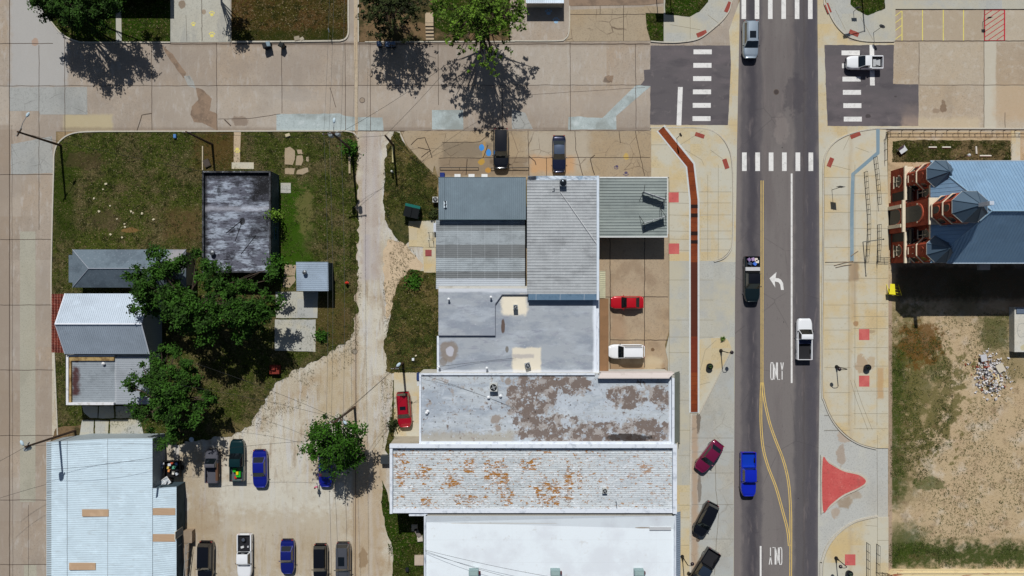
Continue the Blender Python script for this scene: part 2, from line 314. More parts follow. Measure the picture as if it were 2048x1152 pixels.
M['lawn_nw'] = grass('lawn_brown_green', [('r', C(52, 84, 14), 552, 365, 618, 565, 46, .85, 1.6), ('r', C(44, 60, 12), 108, 300, 150, 480, 20, .6), ('r', C(92, 70, 40), 395, 262, 475, 342, 44, .75, 2), ('c', C(136, 106, 66), 262, 461, 18, 5, .8), ('r', C(104, 82, 56), 330, 420, 403, 480, 30, .6), ('r', C(92, 76, 44), 615, 590, 700, 690, 30, .6),
    ('c', C(120, 112, 70), 610, 425, 18, 45, .55), ('c', C(78, 66, 46), 168, 320, 40, 18, .6), ('c', C(84, 72, 52), 210, 440, 30, 22, .5), ('r', C(150, 128, 92), 440, 850, 560, 900, 40, .5)])
M['lawn_top'] = grass('lawn_dry', [('r', C(40, 52, 14), 460, 60, 690, 84, 14, .6)], green=(70, 62, 26), brown=(92, 66, 38), mixlo=.40, mixhi=.58)
M['lawn_green'] = grass('lawn_green', green=(46, 70, 12), brown=(62, 66, 26))
M['verge'] = grass('verge', [('r', C(60, 70, 40), 775, 430, 820, 520, 24, .5)], green=(72, 76, 32), brown=(116, 100, 62), mixlo=.42)
M['yard_east'] = grass('yard_east', [], green=(62, 66, 28), brown=(128, 108, 80), mixlo=.44, dark=(34, 40, 14))
soil_l = [('n', C(186, 160, 130), .25, .45, .65, .5), ('n', C(214, 204, 188), .35, .5, .7, .6), ('n', C(150, 134, 104), 1.1, .58, .74, .45),
    ('r', C(94, 90, 46), 1768, 600, 1840, 1000, 70, .8, 3), ('c', C(98, 94, 48), 1840, 790, 90, 110, .85, 1.6), ('n', C(190, 166, 130), .8, .54, .66, .6), ('c', C(104, 72, 30), 1840, 690, 46, 44, .85), ('r', C(56, 72, 22), 1772, 700, 1808, 1010, 34, .85, 2.6), ('r', C(70, 78, 30), 1960, 628, 2020, 700, 26, .85, 2), ('r', C(92, 90, 52), 1900, 560, 1960, 640, 40, .5),
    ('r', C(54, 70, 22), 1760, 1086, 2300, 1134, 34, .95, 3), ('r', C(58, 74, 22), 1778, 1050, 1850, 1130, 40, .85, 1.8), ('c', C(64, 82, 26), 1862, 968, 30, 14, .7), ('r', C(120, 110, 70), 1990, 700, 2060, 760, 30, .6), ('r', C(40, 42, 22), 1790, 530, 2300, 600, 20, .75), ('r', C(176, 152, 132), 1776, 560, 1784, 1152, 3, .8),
    ('n', C(120, 106, 74), 3.0, .56, .70, .6), ('n', C(112, 90, 66), .5, .55, .7, .45), ('n', C(70, 62, 40), 12, .60, .74, .6), ('n', C(226, 210, 186), 16, .6, .72, .5), ('s', C(90, 84, 58), 1.6, .12, .4, .2)]
M['soil_east'] = surf('lot_soil', C(192, 170, 136), soil_l, rough=1, bump=(9, .08), spec=.05)
M['sand'] = surf('sand', C(206, 184, 154), [('n', C(190, 168, 140), .6, .45, .6, .7), ('n', C(120, 108, 80), 3, .6, .7, .7), ('n', C(232, 214, 186), 8, .55, .7, .5), ('s', C(80, 70, 52), 1.8, .12, .7, .3)], rough=1, bump=(9, .05))
M['yard_dirt'] = surf('yard_dirt', C(120, 98, 70), [('n', C(50, 52, 22), .5, .44, .58, .85), ('n', C(70, 54, 38), 4, .5, .7, .6), ('n', C(170, 150, 120), 12, .6, .74, .5)], rough=1, bump=(9, .08))
road_l = [('n', C(98, 90, 90), .3, .45, .65, .5, (1, .15, 1)), ('x', C(86, 82, 86), 1482, 1524, 10, .75), ('x', C(60, 58, 66), 1496, 1512, 12, .65), ('x', C(82, 79, 83), 1588, 1634, 10, .75), ('x', C(60, 57, 64), 1612, 1622, 12, .25), ('x', C(74, 72, 82), 1616, 1636, 16, .5), ('x', C(122, 113, 110), 1462, 1480, 8, .5), ('x', C(72, 62, 58), 1606, 1609, 5, .35),
    ('c', C(150, 140, 134), 1562, 260, 14, 30, .35), ('c', C(70, 66, 72), 1590, 190, 22, 40, .5), ('n', C(128, 118, 116), 1.2, .56, .72, .5, (1.6, .2, 1)), ('n', C(52, 48, 52), 10, .55, .72, .4), ('n', C(150, 140, 138), 18, .6, .74, .5), ('e', C(66, 62, 64), .12, .007, .4), ('n', C(70, 66, 68), 3, .6, .74, .4, (1.5, .4, 1)), ('s', C(40, 36, 38), .5, .05, .8, .2)]
M['asphalt'] = surf('road_asphalt', C(122, 116, 113), road_l, rough=.9, bump=(14, .012))
M['asphalt_patch'] = surf('patch_asphalt', C(96, 91, 93), [('n', C(110, 102, 104), .25, .42, .62, .8, (.5, 1, 1)), ('n', C(76, 72, 76), .7, .5, .7, .6, (.4, 1, 1)), ('n', C(128, 120, 118), 1.4, .58, .74, .5), ('n', C(66, 62, 64), 11, .55, .72, .4), ('n', C(140, 132, 130), 18, .6, .74, .4), ('c', C(66, 60, 60), 1736, 232, 6, 4, .8), ('c', C(70, 66, 66), 1791, 193, 3, 2, .8), ('r', C(166, 146, 130), 1806, 232, 1840, 254, 14, .9), ('r', C(130, 118, 112), 1806, 210, 1840, 250, 26, .6)], bump=(14, .012))
def paint(name, c, wear=.6):
    return surf(name, C(*c), [('n', C(*[int(x*.8) for x in c]), 1.5, .5, .7, .5), ('n', C(120, 112, 112), 5, .60, .70, wear), ('n', C(150, 142, 138), 16, .58, .7, wear)], rough=.7)
M['white_paint'] = paint('white_paint', (232, 230, 226)); M['yellow_paint'] = paint('yellow_paint', (222, 190, 110)); M['pale_yellow'] = paint('pale_yellow_paint', (226, 212, 112), .3)
M['red_paint'] = paint('red_paint', (188, 24, 48), .2); M['blue_paint'] = paint('blue_paint', (60, 140, 214), .5); M['paw_blue'] = paint('paw_blue', (150, 186, 214), .4); M['paw_purple'] = paint('paw_purple', (84, 74, 104), .5); M['bluegrey'] = surf('bluegrey_strip', C(126, 148, 160), [('n', C(150, 166, 172), .5, .5, .68, .6), ('n', C(120, 144, 156), 4, .5, .7, .5)])
M['red_square'] = surf('red_paving', C(196, 96, 92), [('n', C(212, 116, 108), .8, .45, .65, .6), ('n', C(160, 80, 72), 9, .55, .7, .5), ('s', C(130, 84, 70), 1.5, .2, .5, .3)])
M['tactile'] = surf('tactile_paving', C(158, 76, 64), [('w', C(120, 52, 44), 0, .15, .05, .6), ('w', C(120, 52, 44), 1, .15, .05, .6), ('n', C(176, 110, 92), 1, .5, .7, .5)])
M['island'] = surf('island_red', C(198, 88, 84), [('n', C(212, 110, 102), .5, .45, .65, .5), ('n', C(160, 66, 62), 5, .5, .7, .6), ('n', C(150, 92, 84), .9, .55, .7, .5), ('n', C(224, 150, 140), 2.5, .6, .74, .5)], bump=(12, .01))
M['kerb'] = concrete('kerb_concrete', (196, 190, 176), [], stain=.6, warm=.2)
M['kerb_tan'] = concrete('kerb_tan', (190, 174, 150), [], stain=.9, warm=.4)
M['rust_cover'] = surf('rust_channel', C(132, 62, 26), [('n', C(112, 48, 22), .5, .45, .62, .8), ('w', C(70, 34, 18), 1, .62, .05, .8), ('n', C(160, 80, 40), 3, .55, .7, .4), ('r', C(74, 36, 26), 1378, 524, 1400, 673, 3, .85, .6), ('r', C(104, 36, 26), 1378, 675, 1400, 745, 4, .6)], rough=.85, bump=(14, .02))
M['dark_gap'] = plain(38, 18, 12, .9)

# ================================================================ GROUND
struct('ground', M['ground'], MB().face([(-400, -400, -.02), (400, -400, -.02), (400, 400, -.02), (-400, 400, -.02)]))
sheet('west_street', M['street'], [(-1500, -900), (1477, -900), (1477, 262), (112, 263), (112, 2200), (-1500, 2200)], 0.0)
sheet('east_street', M['east_street'], [(1634, -900), (3400, -900), (3400, 264), (1634, 264)], 0.0)
sheet('gravel_lot', M['gravel'], [(104, 600), (300, 600), (560, 700), (700, 640), (700, 261), (800, 263), (860, 400), (900, 2200), (104, 2200)], 0.003)
sheet('east_lot', M['soil_east'], [(1776, 263.5), (3400, 263.5), (3400, 2200), (1776, 2200)], 0.001)
# main road
sheet('main_road', M['asphalt'], [(1480, -900), (1633, -900), (1635, 40), (1638, 330), (1640, 700), (1636, 1000), (1635, 2200), (1466, 2200), (1468, 1000), (1470, 600), (1474, 288), (1479, 40)], 0.008)
sheet('asphalt_patch', M['asphalt_patch'], rough([(1301, 91), (1460, 91), (1462, 130), (1460, 160), (1458, 210), (1456, 250), (1300, 249), (1301, 172), (1280, 171), (1289, 160), (1288, 140), (1300, 139)], .8, 4), 0.009)
sheet('asphalt_patch', M['asphalt_patch'], rough([(1649, 90), (1788, 90), (1786, 168), (1837, 169), (1837, 252), (1655, 252), (1652, 180)], .8, 4, seed=3), 0.009)
# patches in the concrete
sheet('concrete_patch', M['patch_grey'], [(19, 175), (174, 174), (175, 229), (80, 229), (78, 222), (19, 222)], .005)
sheet('concrete_patch', M['patch_grey'], rough([(22, 288), (104, 272), (107, 346), (22, 349)], 1, 6), .005)
sheet('concrete_patch', M['patch_green'], [(40, 463), (71, 463), (71, 1004), (40, 1004)], .005)
sheet('concrete_patch', M['patch_green'], [(48, 1130), (73, 1130), (73, 1400), (48, 1400)], .005)
sheet('concrete_patch', M['patch_pale'], rough([(553, 228), (680, 227), (692, 233), (765, 235), (767, 261), (553, 262)], 1, 6), .005)
sheet('concrete_patch', M['patch_pale'], [(864, 220), (926, 220), (927, 259), (864, 259)], .005)
sheet('concrete_patch', M['patch_pale'], rough([(1272, 170), (1302, 172), (1232, 232), (1233, 259), (1136, 259), (1137, 234), (1160, 233), (1175, 235), (1205, 236)], .6, 5), .005)
sheet('concrete_patch', M['patch_brown'], rough([(323, 90), (345, 108), (372, 145), (367, 157), (335, 112)], 1.2, 3), .005)
sheet('concrete_patch', M['patch_grey'], rough([(367, 152), (378, 150), (388, 165), (392, 178), (376, 172)], 1.5, 3), .006)
sheet('concrete_patch', M['patch_brown'], rough([(392, 175), (404, 178), (424, 198), (420, 222), (434, 228), (435, 262), (405, 245), (388, 244), (381, 230), (384, 212), (397, 200)], 1.5, 3), .005)
sheet('concrete_patch', M['patch_grey'], rough([(1024, 218), (1050, 225), (1066, 258), (1024, 258)], 1, 4), .005)
sheet('oil_stain', M['patch_brown'], rough([(1210, 152), (1227, 151), (1224, 165), (1214, 160)], 2, 2), .006)
# joints and cracks in the concrete
jm = MB()
def jl(*pts, w=.07): jm.ribbon(G(rough(list(pts), .7, 9, False, pts[0][0])), w, .0072)
for y in (88, 262): jl((560, y) if y == 262 else (340, y), (1300, y), w=.12)
jl((0, 172), (1300, 170)); jl((19, -60), (19, 1400), w=.1); jl((78, 90), (78, 460)); jl((57, 1010), (57, 1400), w=.05); jl((24, 250), (26, 1300), w=.04)
for y in (87, 349, 479, 610, 740, 871, 1000, 1129): jl((0, y), (106, y), w=.08)
for x, a, b in ((303, 90, 260), (433, 85, 262), (563, 85, 226), (690, 85, 262), (740, 85, 262), (876, 88, 210), (1140, 85, 262), (1271, 88, 258), (129, 0, 290), (1004, 180, 258)): jl((x, a), (x+1, b))
for y, x0, x1 in ((170, 1837, 2400), (168, 1650, 1790)): jl((x0, y), (x1, y))
for x, a, b in ((1838, 85, 168), (1968, 20, 262), (2010, 225, 262), (1790, 20, 83)): jl((x, a), (x, b))
jl((1790, 19), (2400, 19), w=.12); jl((1790, 82), (2400, 82), w=.12)
jl((436, 238), (500, 237), (560, 228)); jl((274, 262), (284, 230), (303, 227), w=.12); jl((449, 239), (462, 252), w=.15); jl((660, 175), (672, 215)); jl((1050, 190), (1290, 175), w=.04)
struct('road_joints', joint, jm)
# pavement cracks and joints on the parking in front of the shops
# -- front parking, pads, driveways
slab('parking_area', M['parking'], rough([(803, 265), (812, 262), (1302, 262), (1302, 358), (900, 360), (876, 352), (869, 330), (866, 345), (855, 335), (838, 318), (815, 292)], .8, 6), .0, .02)
slab('parking_area', M['lotpad'], [(1198, 468), (1338, 468), (1338, 660), (1330, 690), (1336, 720), (1334, 748), (1198, 748)], .0, .02)
slab('driveway', M['drive'], [(341, -300), (461, -300), (461, 72), (466, 84), (338, 85), (341, 70)], .0, .03)
slab('driveway', M['parking'], [(1138, 20), (1289, 14), (1296, 60), (1301, 82), (1130, 83), (1139, 60)], .0, .03)
slab('driveway', M['street'], [(1020, -300), (1131, -300), (1131, 10), (1138, 12), (1138, 60), (1128, 82), (1060, 82), (1020, 84)], .0, .06)
slab('driveway', M['patch_brown'], [(1138, -300), (1327, -300), (1327, 6), (1290, 10), (1138, 12)], .0, .03)
slab('driveway', M['parking'], [(1289, 12), (1327, 14), (1327, 27), (1289, 26)], .0, .05)
jm = MB()
def jl2(*pts, w=.07, z=.028): jm.ribbon(G(rough(list(pts), 1.0, 5, False, pts[0][0])), w, z)
for p in (((878, 316), (1300, 315)), ((1056, 262), (1058, 352)), ((1150, 262), (1152, 300), (1166, 352)), ((1270, 262), (1289, 352)), ((1093, 315), (1093, 352)), ((885, 285), (960, 284), (985, 262)), ((1241, 286), (1238, 262))): jl2(*p)
for p in (((822, 290), (836, 277), (850, 275), (860, 300), (864, 316)), ((842, 315), (862, 300), (836, 295)), ((810, 300), (800, 285)), ((966, 316), (976, 290)), ((1057, 312), (1070, 322), (1072, 330)), ((1190, 310), (1180, 318), (1189, 350)), ((935, 318), (932, 350))): jl2(*p, w=.1)
for p in (((1289, 470), (1289, 735)), ((1220, 470), (1220, 745)), ((1198, 594), (1336, 594)), ((1220, 680), (1336, 680))): jl2(*p, w=.09)
jl2((1140, 29), (1290, 29), z=.036); jl2((1247, 12), (1247, 82), z=.036); jl2((1200, 12), (1200, 28), z=.036); jl2((404, -60), (404, 83), z=.036); jl2((372, 30), (374, 83), z=.036, w=.04)
struct('parking_joints', crackm, jm)
# alley gutter line of pale concrete
slab('gutter', M['kerb_tan'], [(707, -300), (713, -300), (715, 85), (716, 262), (710, 262), (708, 85)], .004, .02)
struct('wire_shadow', plain(110, 92, 76), MB().ribbon(G([(711, 262), (712, 700), (711, 1010), (711, 1400)]), .09, .0075))  # thin dark line painted for the overhead wire's shadow along the alley

# -- lawns (soil and turf); raised a kerb's height only where there is a kerb
lawn_main = [(109, 330), (111, 302), (123, 281), (150, 267)]
nw = smooth([(104, 590), (105, 480), (109, 345), (111, 304), (124, 281), (150, 267), (200, 264)], 5) + [(690, 263)] + smooth([(690, 263), (706, 267), (715, 285)], 4)[1:]
nw += rough([(715, 285), (714, 430), (715, 560), (712, 640), (700, 680), (655, 706), (600, 735), (560, 760), (530, 800), (500, 850), (470, 868), (360, 886), (112, 886)], 7, 3.5, False) + [(114, 860), (109, 700)]
slab('lawn', M['lawn_nw'], nw, .0, .05)
kb = MB()
kb.ribbon(G(smooth([(116, 870), (109, 700), (103.5, 590), (104.5, 480), (108, 345), (110, 303), (123, 280), (150, 266), (200, 263)], 6)+[(690, 262)]+smooth([(690, 262), (707, 265.5), (717, 276)], 4)[1:]), .16, 0, .12)
kb.ribbon(G(smooth([(60, -300), (62, -60), (75, 0), (108, 50), (130, 72), (155, 83), (180, 85), (341, 85)], 6)), .16, 0, .12)
kb.ribbon(G([(464, 84), (560, 83.5), (680, 82)]+smooth([(680, 82), (691, 78), (697, 66), (697, 40)], 5)[1:]+[(697, -300)]), .2, 0, .13)
kb.ribbon(G([(716, -300), (717, 84)]), .14, 0, .08); kb.ribbon(G([(730, 84), (1030, 83)]), .14, 0, .08)
kb.ribbon(G(smooth([(1020, 82), (1112, 82), (1130, 78), (1138, 62), (1139, 12)], 5)), .16, 0, .10)
kb.ribbon(G(smooth([(1301, 83), (1330, 85), (1360, 84.5), (1396, 78), (1425, 58), (1450, 34), (1462, 8), (1464, -40), (1466, -300)], 6)), .16, 0, .13)
kb.ribbon(G(smooth([(1646, -300), (1647, -20), (1652, 10), (1668, 45), (1690, 69), (1712, 79), (1740, 83), (1788, 83)], 6)), .16, 0, .13)
kb.ribbon(G(smooth([(1300, 256), (1395, 256), (1432, 266), (1455, 292), (1464, 328), (1466, 400), (1465, 480), (1460, 502), (1446, 517), (1428, 523)], 6)), .16, 0, .13)
kb.ribbon(G(smooth([(1645, 2200), (1645, 1400), (1641, 1152), (1643, 1122), (1656, 1088), (1682, 1060), (1712, 1042), (1755, 1032)], 6)), .22, 0, .13)
kb.ribbon(G(smooth([(1752, 898), (1720, 889), (1690, 871), (1665, 842), (1648, 804), (1643, 772), (1644, 600), (1646, 420), (1646, 336), (1654, 302), (1676, 279), (1712, 264), (1755, 257)], 6)), .16, 0, .13)
kb.ribbon(G([(1755, 257), (2400, 258)]), .2, 0, .13)
kb.ribbon(G([(1463, 700), (1398, 827), (1396, 828)]), .16, 0, .13)
kb.ribbon(G([(1381.5, 828), (1379, 1300)]), .22, 0, .13)
struct('kerb', M['kerb'], kb)
yard = smooth([(60, -60), (75, 0), (108, 50), (130, 72), (155, 83), (180, 85)], 5)
slab('lawn', M['lawn_green'], yard+[(341, 85), (341, -300), (60, -300)], 0, .06)
slab('lawn', M['lawn_top'], [(463, -300), (463, 84), (680, 81.5), (692, 77), (696.5, 64), (696.5, -300)], 0, .06)
slab('yard', M['yard_dirt'], [(717, -300), (717, 84), (1030, 83), (1030, -300)], 0, .05)
slab('lawn', M['lawn_green'], rough([(865, -300), (865, 50), (900, 70), (1020, 60), (1020, -300)], 3, 5), .0505, .01)
slab('lawn', M['lawn_green'], [(1291, 27), (1327, 27), (1327, 82), (1301, 82), (1293, 55)], 0, .07)
slab('lawn', M['lawn_green'], rough([(1328, -300), (1420, -300), (1416, 4), (1398, 24), (1378, 34), (1330, 29)], 1, 5), .10, .04)
slab('sidewalk', M['grey_walk'], smooth([(1327, 84), (1360, 84), (1396, 77), (1425, 57), (1449, 34), (1461, 8), (1463, -40)], 5)+[(1463, -300), (1327, -300)], 0, .11)
slab('sidewalk', M['grey_walk'], smooth([(1647, -20), (1653, 10), (1669, 44), (1690, 68), (1712, 78), (1740, 82)], 5)+[(1790, 82), (1790, -300), (1647, -300)], 0, .11)
slab('lawn', M['lawn_green'], rough([(1697, -40), (1765, -40), (1770, 18), (1735, 31), (1715, 22), (1700, 8)], 1.5, 4), .10, .04)
slab('sidewalk', M['grey_walk'], [(1790, 1), (2400, 1), (2400, 18.5), (1790, 18.5)], 0, .10)
slab('verge', M['verge'], rough([(787, 264), (800, 264), (810, 292), (835, 318), (862, 345), (874, 352), (874, 445), (838, 446), (818, 442), (822, 480), (812, 492), (790, 474), (775, 450), (769, 420), (768, 330), (775, 290)], 4.5, 3.5), 0, .04)
slab('verge', M['verge'], rough([(876, 545), (876, 744), (800, 745), (772, 742), (768, 700), (778, 640), (788, 590), (800, 555), (820, 540)], 5, 3.5, seed=5), 0, .04)
slab('verge', M['lawn_green'], rough([(765, 960), (780, 1010), (850, 1020), (850, 1400), (786, 1400), (786, 1100), (772, 1060), (763, 1010)], 2.5, 5, seed=9), 0, .04)
slab('verge', M['verge'], rough([(786, 760), (791, 760), (791, 890), (778, 910), (770, 900), (776, 870), (784, 840)], 2, 5, seed=2), 0, .03)
sheet('sand_patch', M['sand'], rough([(778, 478), (815, 488), (822, 500), (845, 530), (830, 560), (806, 580), (785, 620), (772, 640), (768, 560), (768, 500)], 4, 5), .006)
slab('concrete_pad', M['walk'], rough([(818, 442), (872, 441), (872, 495), (818, 493)], 1, 6), .0, .06)
slab('concrete_pad', M['walk'], rough([(846, 495), (872, 495), (872, 545), (848, 545)], 1, 6, seed=4), .0, .062)
slab('concrete_pad', M['walk'], [(788, 745), (840, 745), (840, 890), (788, 890)], .0, .06)
sheet('mossy_strip', M['patch_green'], rough([(789, 874), (838, 872), (838, 884), (789, 883)], 1, 4), .065)
# paths, slabs in the north-west lawn
slab('path', M['kerb_tan'], rough([(468, 262), (482, 262), (480, 327), (468, 327)], .5, 6), .0, .07)
slab('path', M['walk'], [(464, 325), (508, 325), (508, 338), (464, 338)], .0, .09)
for q in ([(570, 296), (580, 294), (590, 302), (591, 318), (586, 330), (570, 329)], [(594, 300), (604, 299), (605, 308), (596, 308)], [(594, 312), (604, 310), (607, 320), (603, 331), (592, 330)], [(612, 315), (617, 313), (617, 324), (612, 322)], [(570, 337), (590, 336), (588, 349), (570, 348)], [(595, 340), (616, 335), (617, 344), (606, 349), (593, 348)]):
    slab('paving_fragment', M['parking'], rough(q, 1.2, 3), 0, .08)
slab('concrete_pad', M['grey_walk'], [(562, 366), (582, 366), (582, 386), (562, 386)], 0, .1)
for q in ([(570, 529), (593, 530), (590, 552), (568, 551)], [(568, 554), (590, 553), (592, 560), (580, 575), (566, 574)]): slab('paving_fragment', M['parking'], rough(q, 1.2, 3), 0, .08)
slab('concrete_pad', M['grey_walk'], rough([(552, 584), (636, 583), (635, 636), (552, 636)], .8, 5), 0, .1)
slab('concrete_pad', M['grey_walk'], rough([(550, 639), (632, 639), (631, 703), (550, 701)], .8, 5), 0, .1)
for q in ([(165, 812), (196, 812), (196, 836), (180, 835), (168, 825)], [(199, 812), (228, 812), (229, 836), (198, 836)], [(232, 812), (272, 812), (270, 836), (232, 836)], [(165, 840), (188, 840), (188, 872), (160, 872), (163, 850)], [(191, 840), (218, 841), (216, 875), (191, 874)], [(221, 840), (280, 838), (290, 878), (220, 875)]):
    slab('paving_fragment', M['grey_walk'], rough(q, 1.0, 4), 0, .08)
slab('path', M['grey_walk'], [(232, 14), (243, 14), (244, 85), (233, 85)], 0, .08)
sheet('bare_ground', M['yard_dirt'], rough([(112, 855), (165, 850), (160, 884), (100, 886)], 2, 4), .055)
# west sidewalk and kerbside zone
sheet('sidewalk_base', M['grey_walk'], [(1301, 251), (1478, 251), (1474, 330), (1471, 560), (1468, 960), (1466, 2200), (1352, 2200), (1338, 747), (1338, 522), (1301, 500)], .004)
sheet('gutter_concrete', M['walk'], [(1301, 250.5), (1478, 250.5), (1473, 330), (1471, 524), (1428, 524), (1464, 480), (1464, 330), (1440, 272), (1395, 258), (1301, 258)], .006)
sheet('gutter_concrete', M['walk'], [(1458, 60), (1480, 0), (1479, 90), (1477, 250), (1456, 250), (1462, 130)], .006)
slab('sidewalk', M['walk'], smooth([(1302, 257), (1395, 257), (1431, 267), (1453, 293), (1462, 328), (1464, 400), (1463, 480), (1458, 501), (1445, 515), (1427, 522)], 5)+[(1338, 522), (1338, 355), (1302, 355)], 0, .11)
slab('sidewalk', M['grey_walk'], [(1338, 522), (1379, 522), (1379, 832), (1356, 748), (1335, 748), (1336, 722), (1331, 700), (1338, 670)], 0, .11)
slab('sidewalk', M['grey_walk'], [(1395, 522), (1427, 522), (1427, 680), (1395, 680)], 0, .109)
slab('sidewalk', M['walk'], smooth([(1440, 676), (1455, 680), (1463, 698)], 5)+[(1397, 826), (1395, 826), (1395, 680), (1410, 676)], 0, .112)
slab('sidewalk', M['grey_walk'], [(1356, 748), (1379, 832), (1379, 970), (1352, 970)], 0, .108)
slab('sidewalk', M['walk'], [(1352, 970), (1380, 970), (1379, 2200), (1352, 2200)], 0, .11)
sheet('parking_bays', M['bays'], [(1399, 828), (1468, 702), (1467, 1000), (1466, 2200), (1381, 2200), (1382, 828)], .009)
# east sidewalk
sheet('gutter_concrete', M['walk'], [(1634, -60), (1650, -10), (1670, 50), (1700, 82), (1790, 86), (1788, 91), (1650, 91), (1655, 252), (1830, 253), (1760, 258), (1648, 330), (1644, 760), (1639, 760), (1638, 330), (1635, 40)], .004)
sheet('apron', M['apron'], [(1639, 740), (1776, 740), (1776, 2200), (1635, 2200), (1636, 1000)], .0045)
east = smooth([(1754, 896), (1720, 887), (1692, 869), (1667, 841), (1650, 803), (1645, 772), (1646, 600), (1648, 420), (1648, 337), (1656, 304), (1678, 281), (1713, 266), (1756, 259)], 6)
slab('sidewalk', M['walk_east'], [(1776, 896)]+east+[(1772, 260), (1776, 420)], 0, .11)
slab('sidewalk', M['walk_east'], smooth([(1645, 1152), (1647, 1122), (1660, 1090), (1684, 1063), (1714, 1045), (1755, 1035)], 5)+[(1776, 1034), (1776, 2200), (1647, 2200)], 0, .11)
slab('traffic_island', M['kerb'], smooth([(1642, 912), (1656, 922), (1686, 939), (1716, 946), (1732, 956), (1732, 968), (1716, 979), (1686, 993), (1662, 1012), (1643, 1026), (1641.5, 1020), (1641, 920)], 5, True), 0, .13)
sheet('island_paving', M['island'], smooth([(1644.5, 918), (1657, 926), (1686, 942), (1715, 949), (1729, 958), (1729, 966), (1714, 976), (1684, 990), (1660, 1009), (1645, 1020)], 4, True), .135)
mb = MB(); mb.ribbon(G([(1755, 258), (1755, 306), (1705, 349), (1703, 420), (1703, 523)]), .5, .1135); struct('bluegrey_strip', M['bluegrey'], mb)
jm = MB()
def j3(*pts, w=.045): jm.ribbon(G(list(pts)), w, .1145)
for y in (384, 406, 430, 462, 478, 500): j3((1338, y), (1380, y+1)); j3((1398, y), (1462, y))
for y in (560, 640, 674, 705): j3((1338, y), (1379, y))
for y in (560, 600, 640, 674): j3((1397, y), (1426, y))
j3((1338, 360), (1338, 748), w=.06); j3((1415, 350), (1415, 520)); j3((1436, 330), (1436, 520)); j3((1302, 290), (1340, 290)); j3((1344, 300), (1405, 262)); j3((1370, 300), (1403, 320), (1407, 330)); j3((1420, 300), (1450, 322)); j3((1400, 740), (1410, 700), (1432, 680)); j3((1397, 770), (1420, 764))
for y in (800, 860, 910, 1010, 1035, 1090): j3((1356, y), (1380, y))
for y in (355, 390, 425, 460, 495, 530, 560, 610, 636, 660, 698, 735, 785, 830, 860): j3((1648, y), (1700, y)); j3((1706, y-3), (1775, y-3))
for x in (1697, 1709, 1753): j3((x, 330 if x < 1750 else 310), (x, 850))
for p in (((1686, 300), (1700, 270)), ((1660, 330), (1700, 340)), ((1710, 295), (1738, 305)), ((1754, 870), (1754, 897)), ((1700, 760), (1712, 800), (1735, 860)), ((1707, 760), (1722, 805), (1744, 860)), ((1754, 1034), (1754, 1152)), ((1730, 1050), (1754, 1052)), ((1650, 524), (1776, 524)), ((1340, 50), (1400, 60)), ((1380, 34), (1380, 78)), ((1415, 30), (1440, 50)), ((1670, 20), (1690, 60)), ((1720, 35), (1745, 80)), ((1754, 1080), (1776, 1080))): j3(*p)
struct('sidewalk_joints', plain(146, 136, 114, .95), jm)
jm = MB()
for y in (1009, 946, 904, 876, 1078): jm.ribbon(G([(1384, y), (1467, y)]), .05, .0125)
jm.ribbon(G(rough([(1430, 900), (1432, 980), (1437, 1030), (1428, 1150)], 1, 6, False)), .07, .0125); jm.ribbon(G([(1754, 900), (1755, 1032)]), .05, .0125)
struct('apron_joints', plain(130, 124, 112, .95), jm)
for a in ((1337, 385, 1357, 405), (1337, 487, 1358, 508), (1717, 658, 1738, 680), (1717, 751, 1738, 773), (1689, 1108, 1710, 1130)): sheet('paving_square', M['red_square'], rect(*a), .1155)
def tact(px, py, L, W, ang):
    c = P(px, py); mb = MB(); mb.box((c.x, c.y, .112+.008), (L/PX, W/PX, .016), R(ang)); struct('tactile_plate', M['tactile'], mb)
for a in ((1456, 15, 22, 9, 66), (1403, 68, 21, 9, 22), (1655, 17, 20, 9, -68), (1707, 67, 20, 9, -22), (1399, 271, 19, 8, -18), (1451, 328, 20, 9, -72), (1710, 271, 21, 8, 22), (1660, 325, 19, 9, 68)): tact(*a)
# rust red drainage channel with pale curbs
chan = [(1321, 257), (1380, 330), (1388, 400), (1388, 825)]
struct('channel_kerb', plain(206, 210, 208, .8), MB().ribbon(G(chan), 1.38, .0, .125))
mb = MB().ribbon(G([(1321, 258), (1380, 331), (1387.8, 400), (1388, 824)]), .92, .130); struct('drain_channel', M['rust_cover'], mb)
mb = MB()
for y, h in ((413, 7), (431, 8), (467, 8), (484, 7)): 
    a = P(1381, y-h/2); b = P(1395, y+h/2); mb.bounds(a.x, b.y, .131, b.x, a.y, .134)
struct('drain_slots', M['dark_gap'], mb)

# ================================================================ ROAD MARKINGS
mk = MB()
def bar(x0, y0, x1, y1, z=.0125): mk.face([(p.x, p.y, z) for p in G([(x0, y1), (x1, y1), (x1, y0), (x0, y0)])])
for x in (1483, 1509.5, 1536, 1562.8, 1589.6, 1616): bar(x, -6, x+9, 38)
for x in (1484, 1510.6, 1537.5, 1564, 1591, 1617): bar(x, 305, x+9.3, 342)
for i, y in enumerate((99, 126, 152.5, 179, 206, 232.5)): bar(1387-i*.4, y, 1423.5-i*.5, y+9.5)
for i, y in enumerate((101, 127, 153.5, 180, 206.5, 233.5)): bar(1683+i*.9, y, 1719.5+i*.8, y+9.5)
mk.face([(p.x, p.y, .0125) for p in G([(1353, 251), (1362.5, 251), (1365.5, 174), (1356, 174)])]); mk.face([(p.x, p.y, .0125) for p in G([(1740, 171), (1749.5, 171), (1748, 90), (1739, 90)])])
bar(1581.5, 347, 1585, 766); bar(1519.5, 1092, 1523, 2200)
ar = [(1538.8, 556.7), (1553, 544), (1551, 556), (1557, 556.6), (1562, 559.5), (1566, 566), (1567.5, 579.8), (1562, 579.8), (1560.5, 569.5), (1557, 564.5), (1549.5, 562.8), (1550.5, 575)]
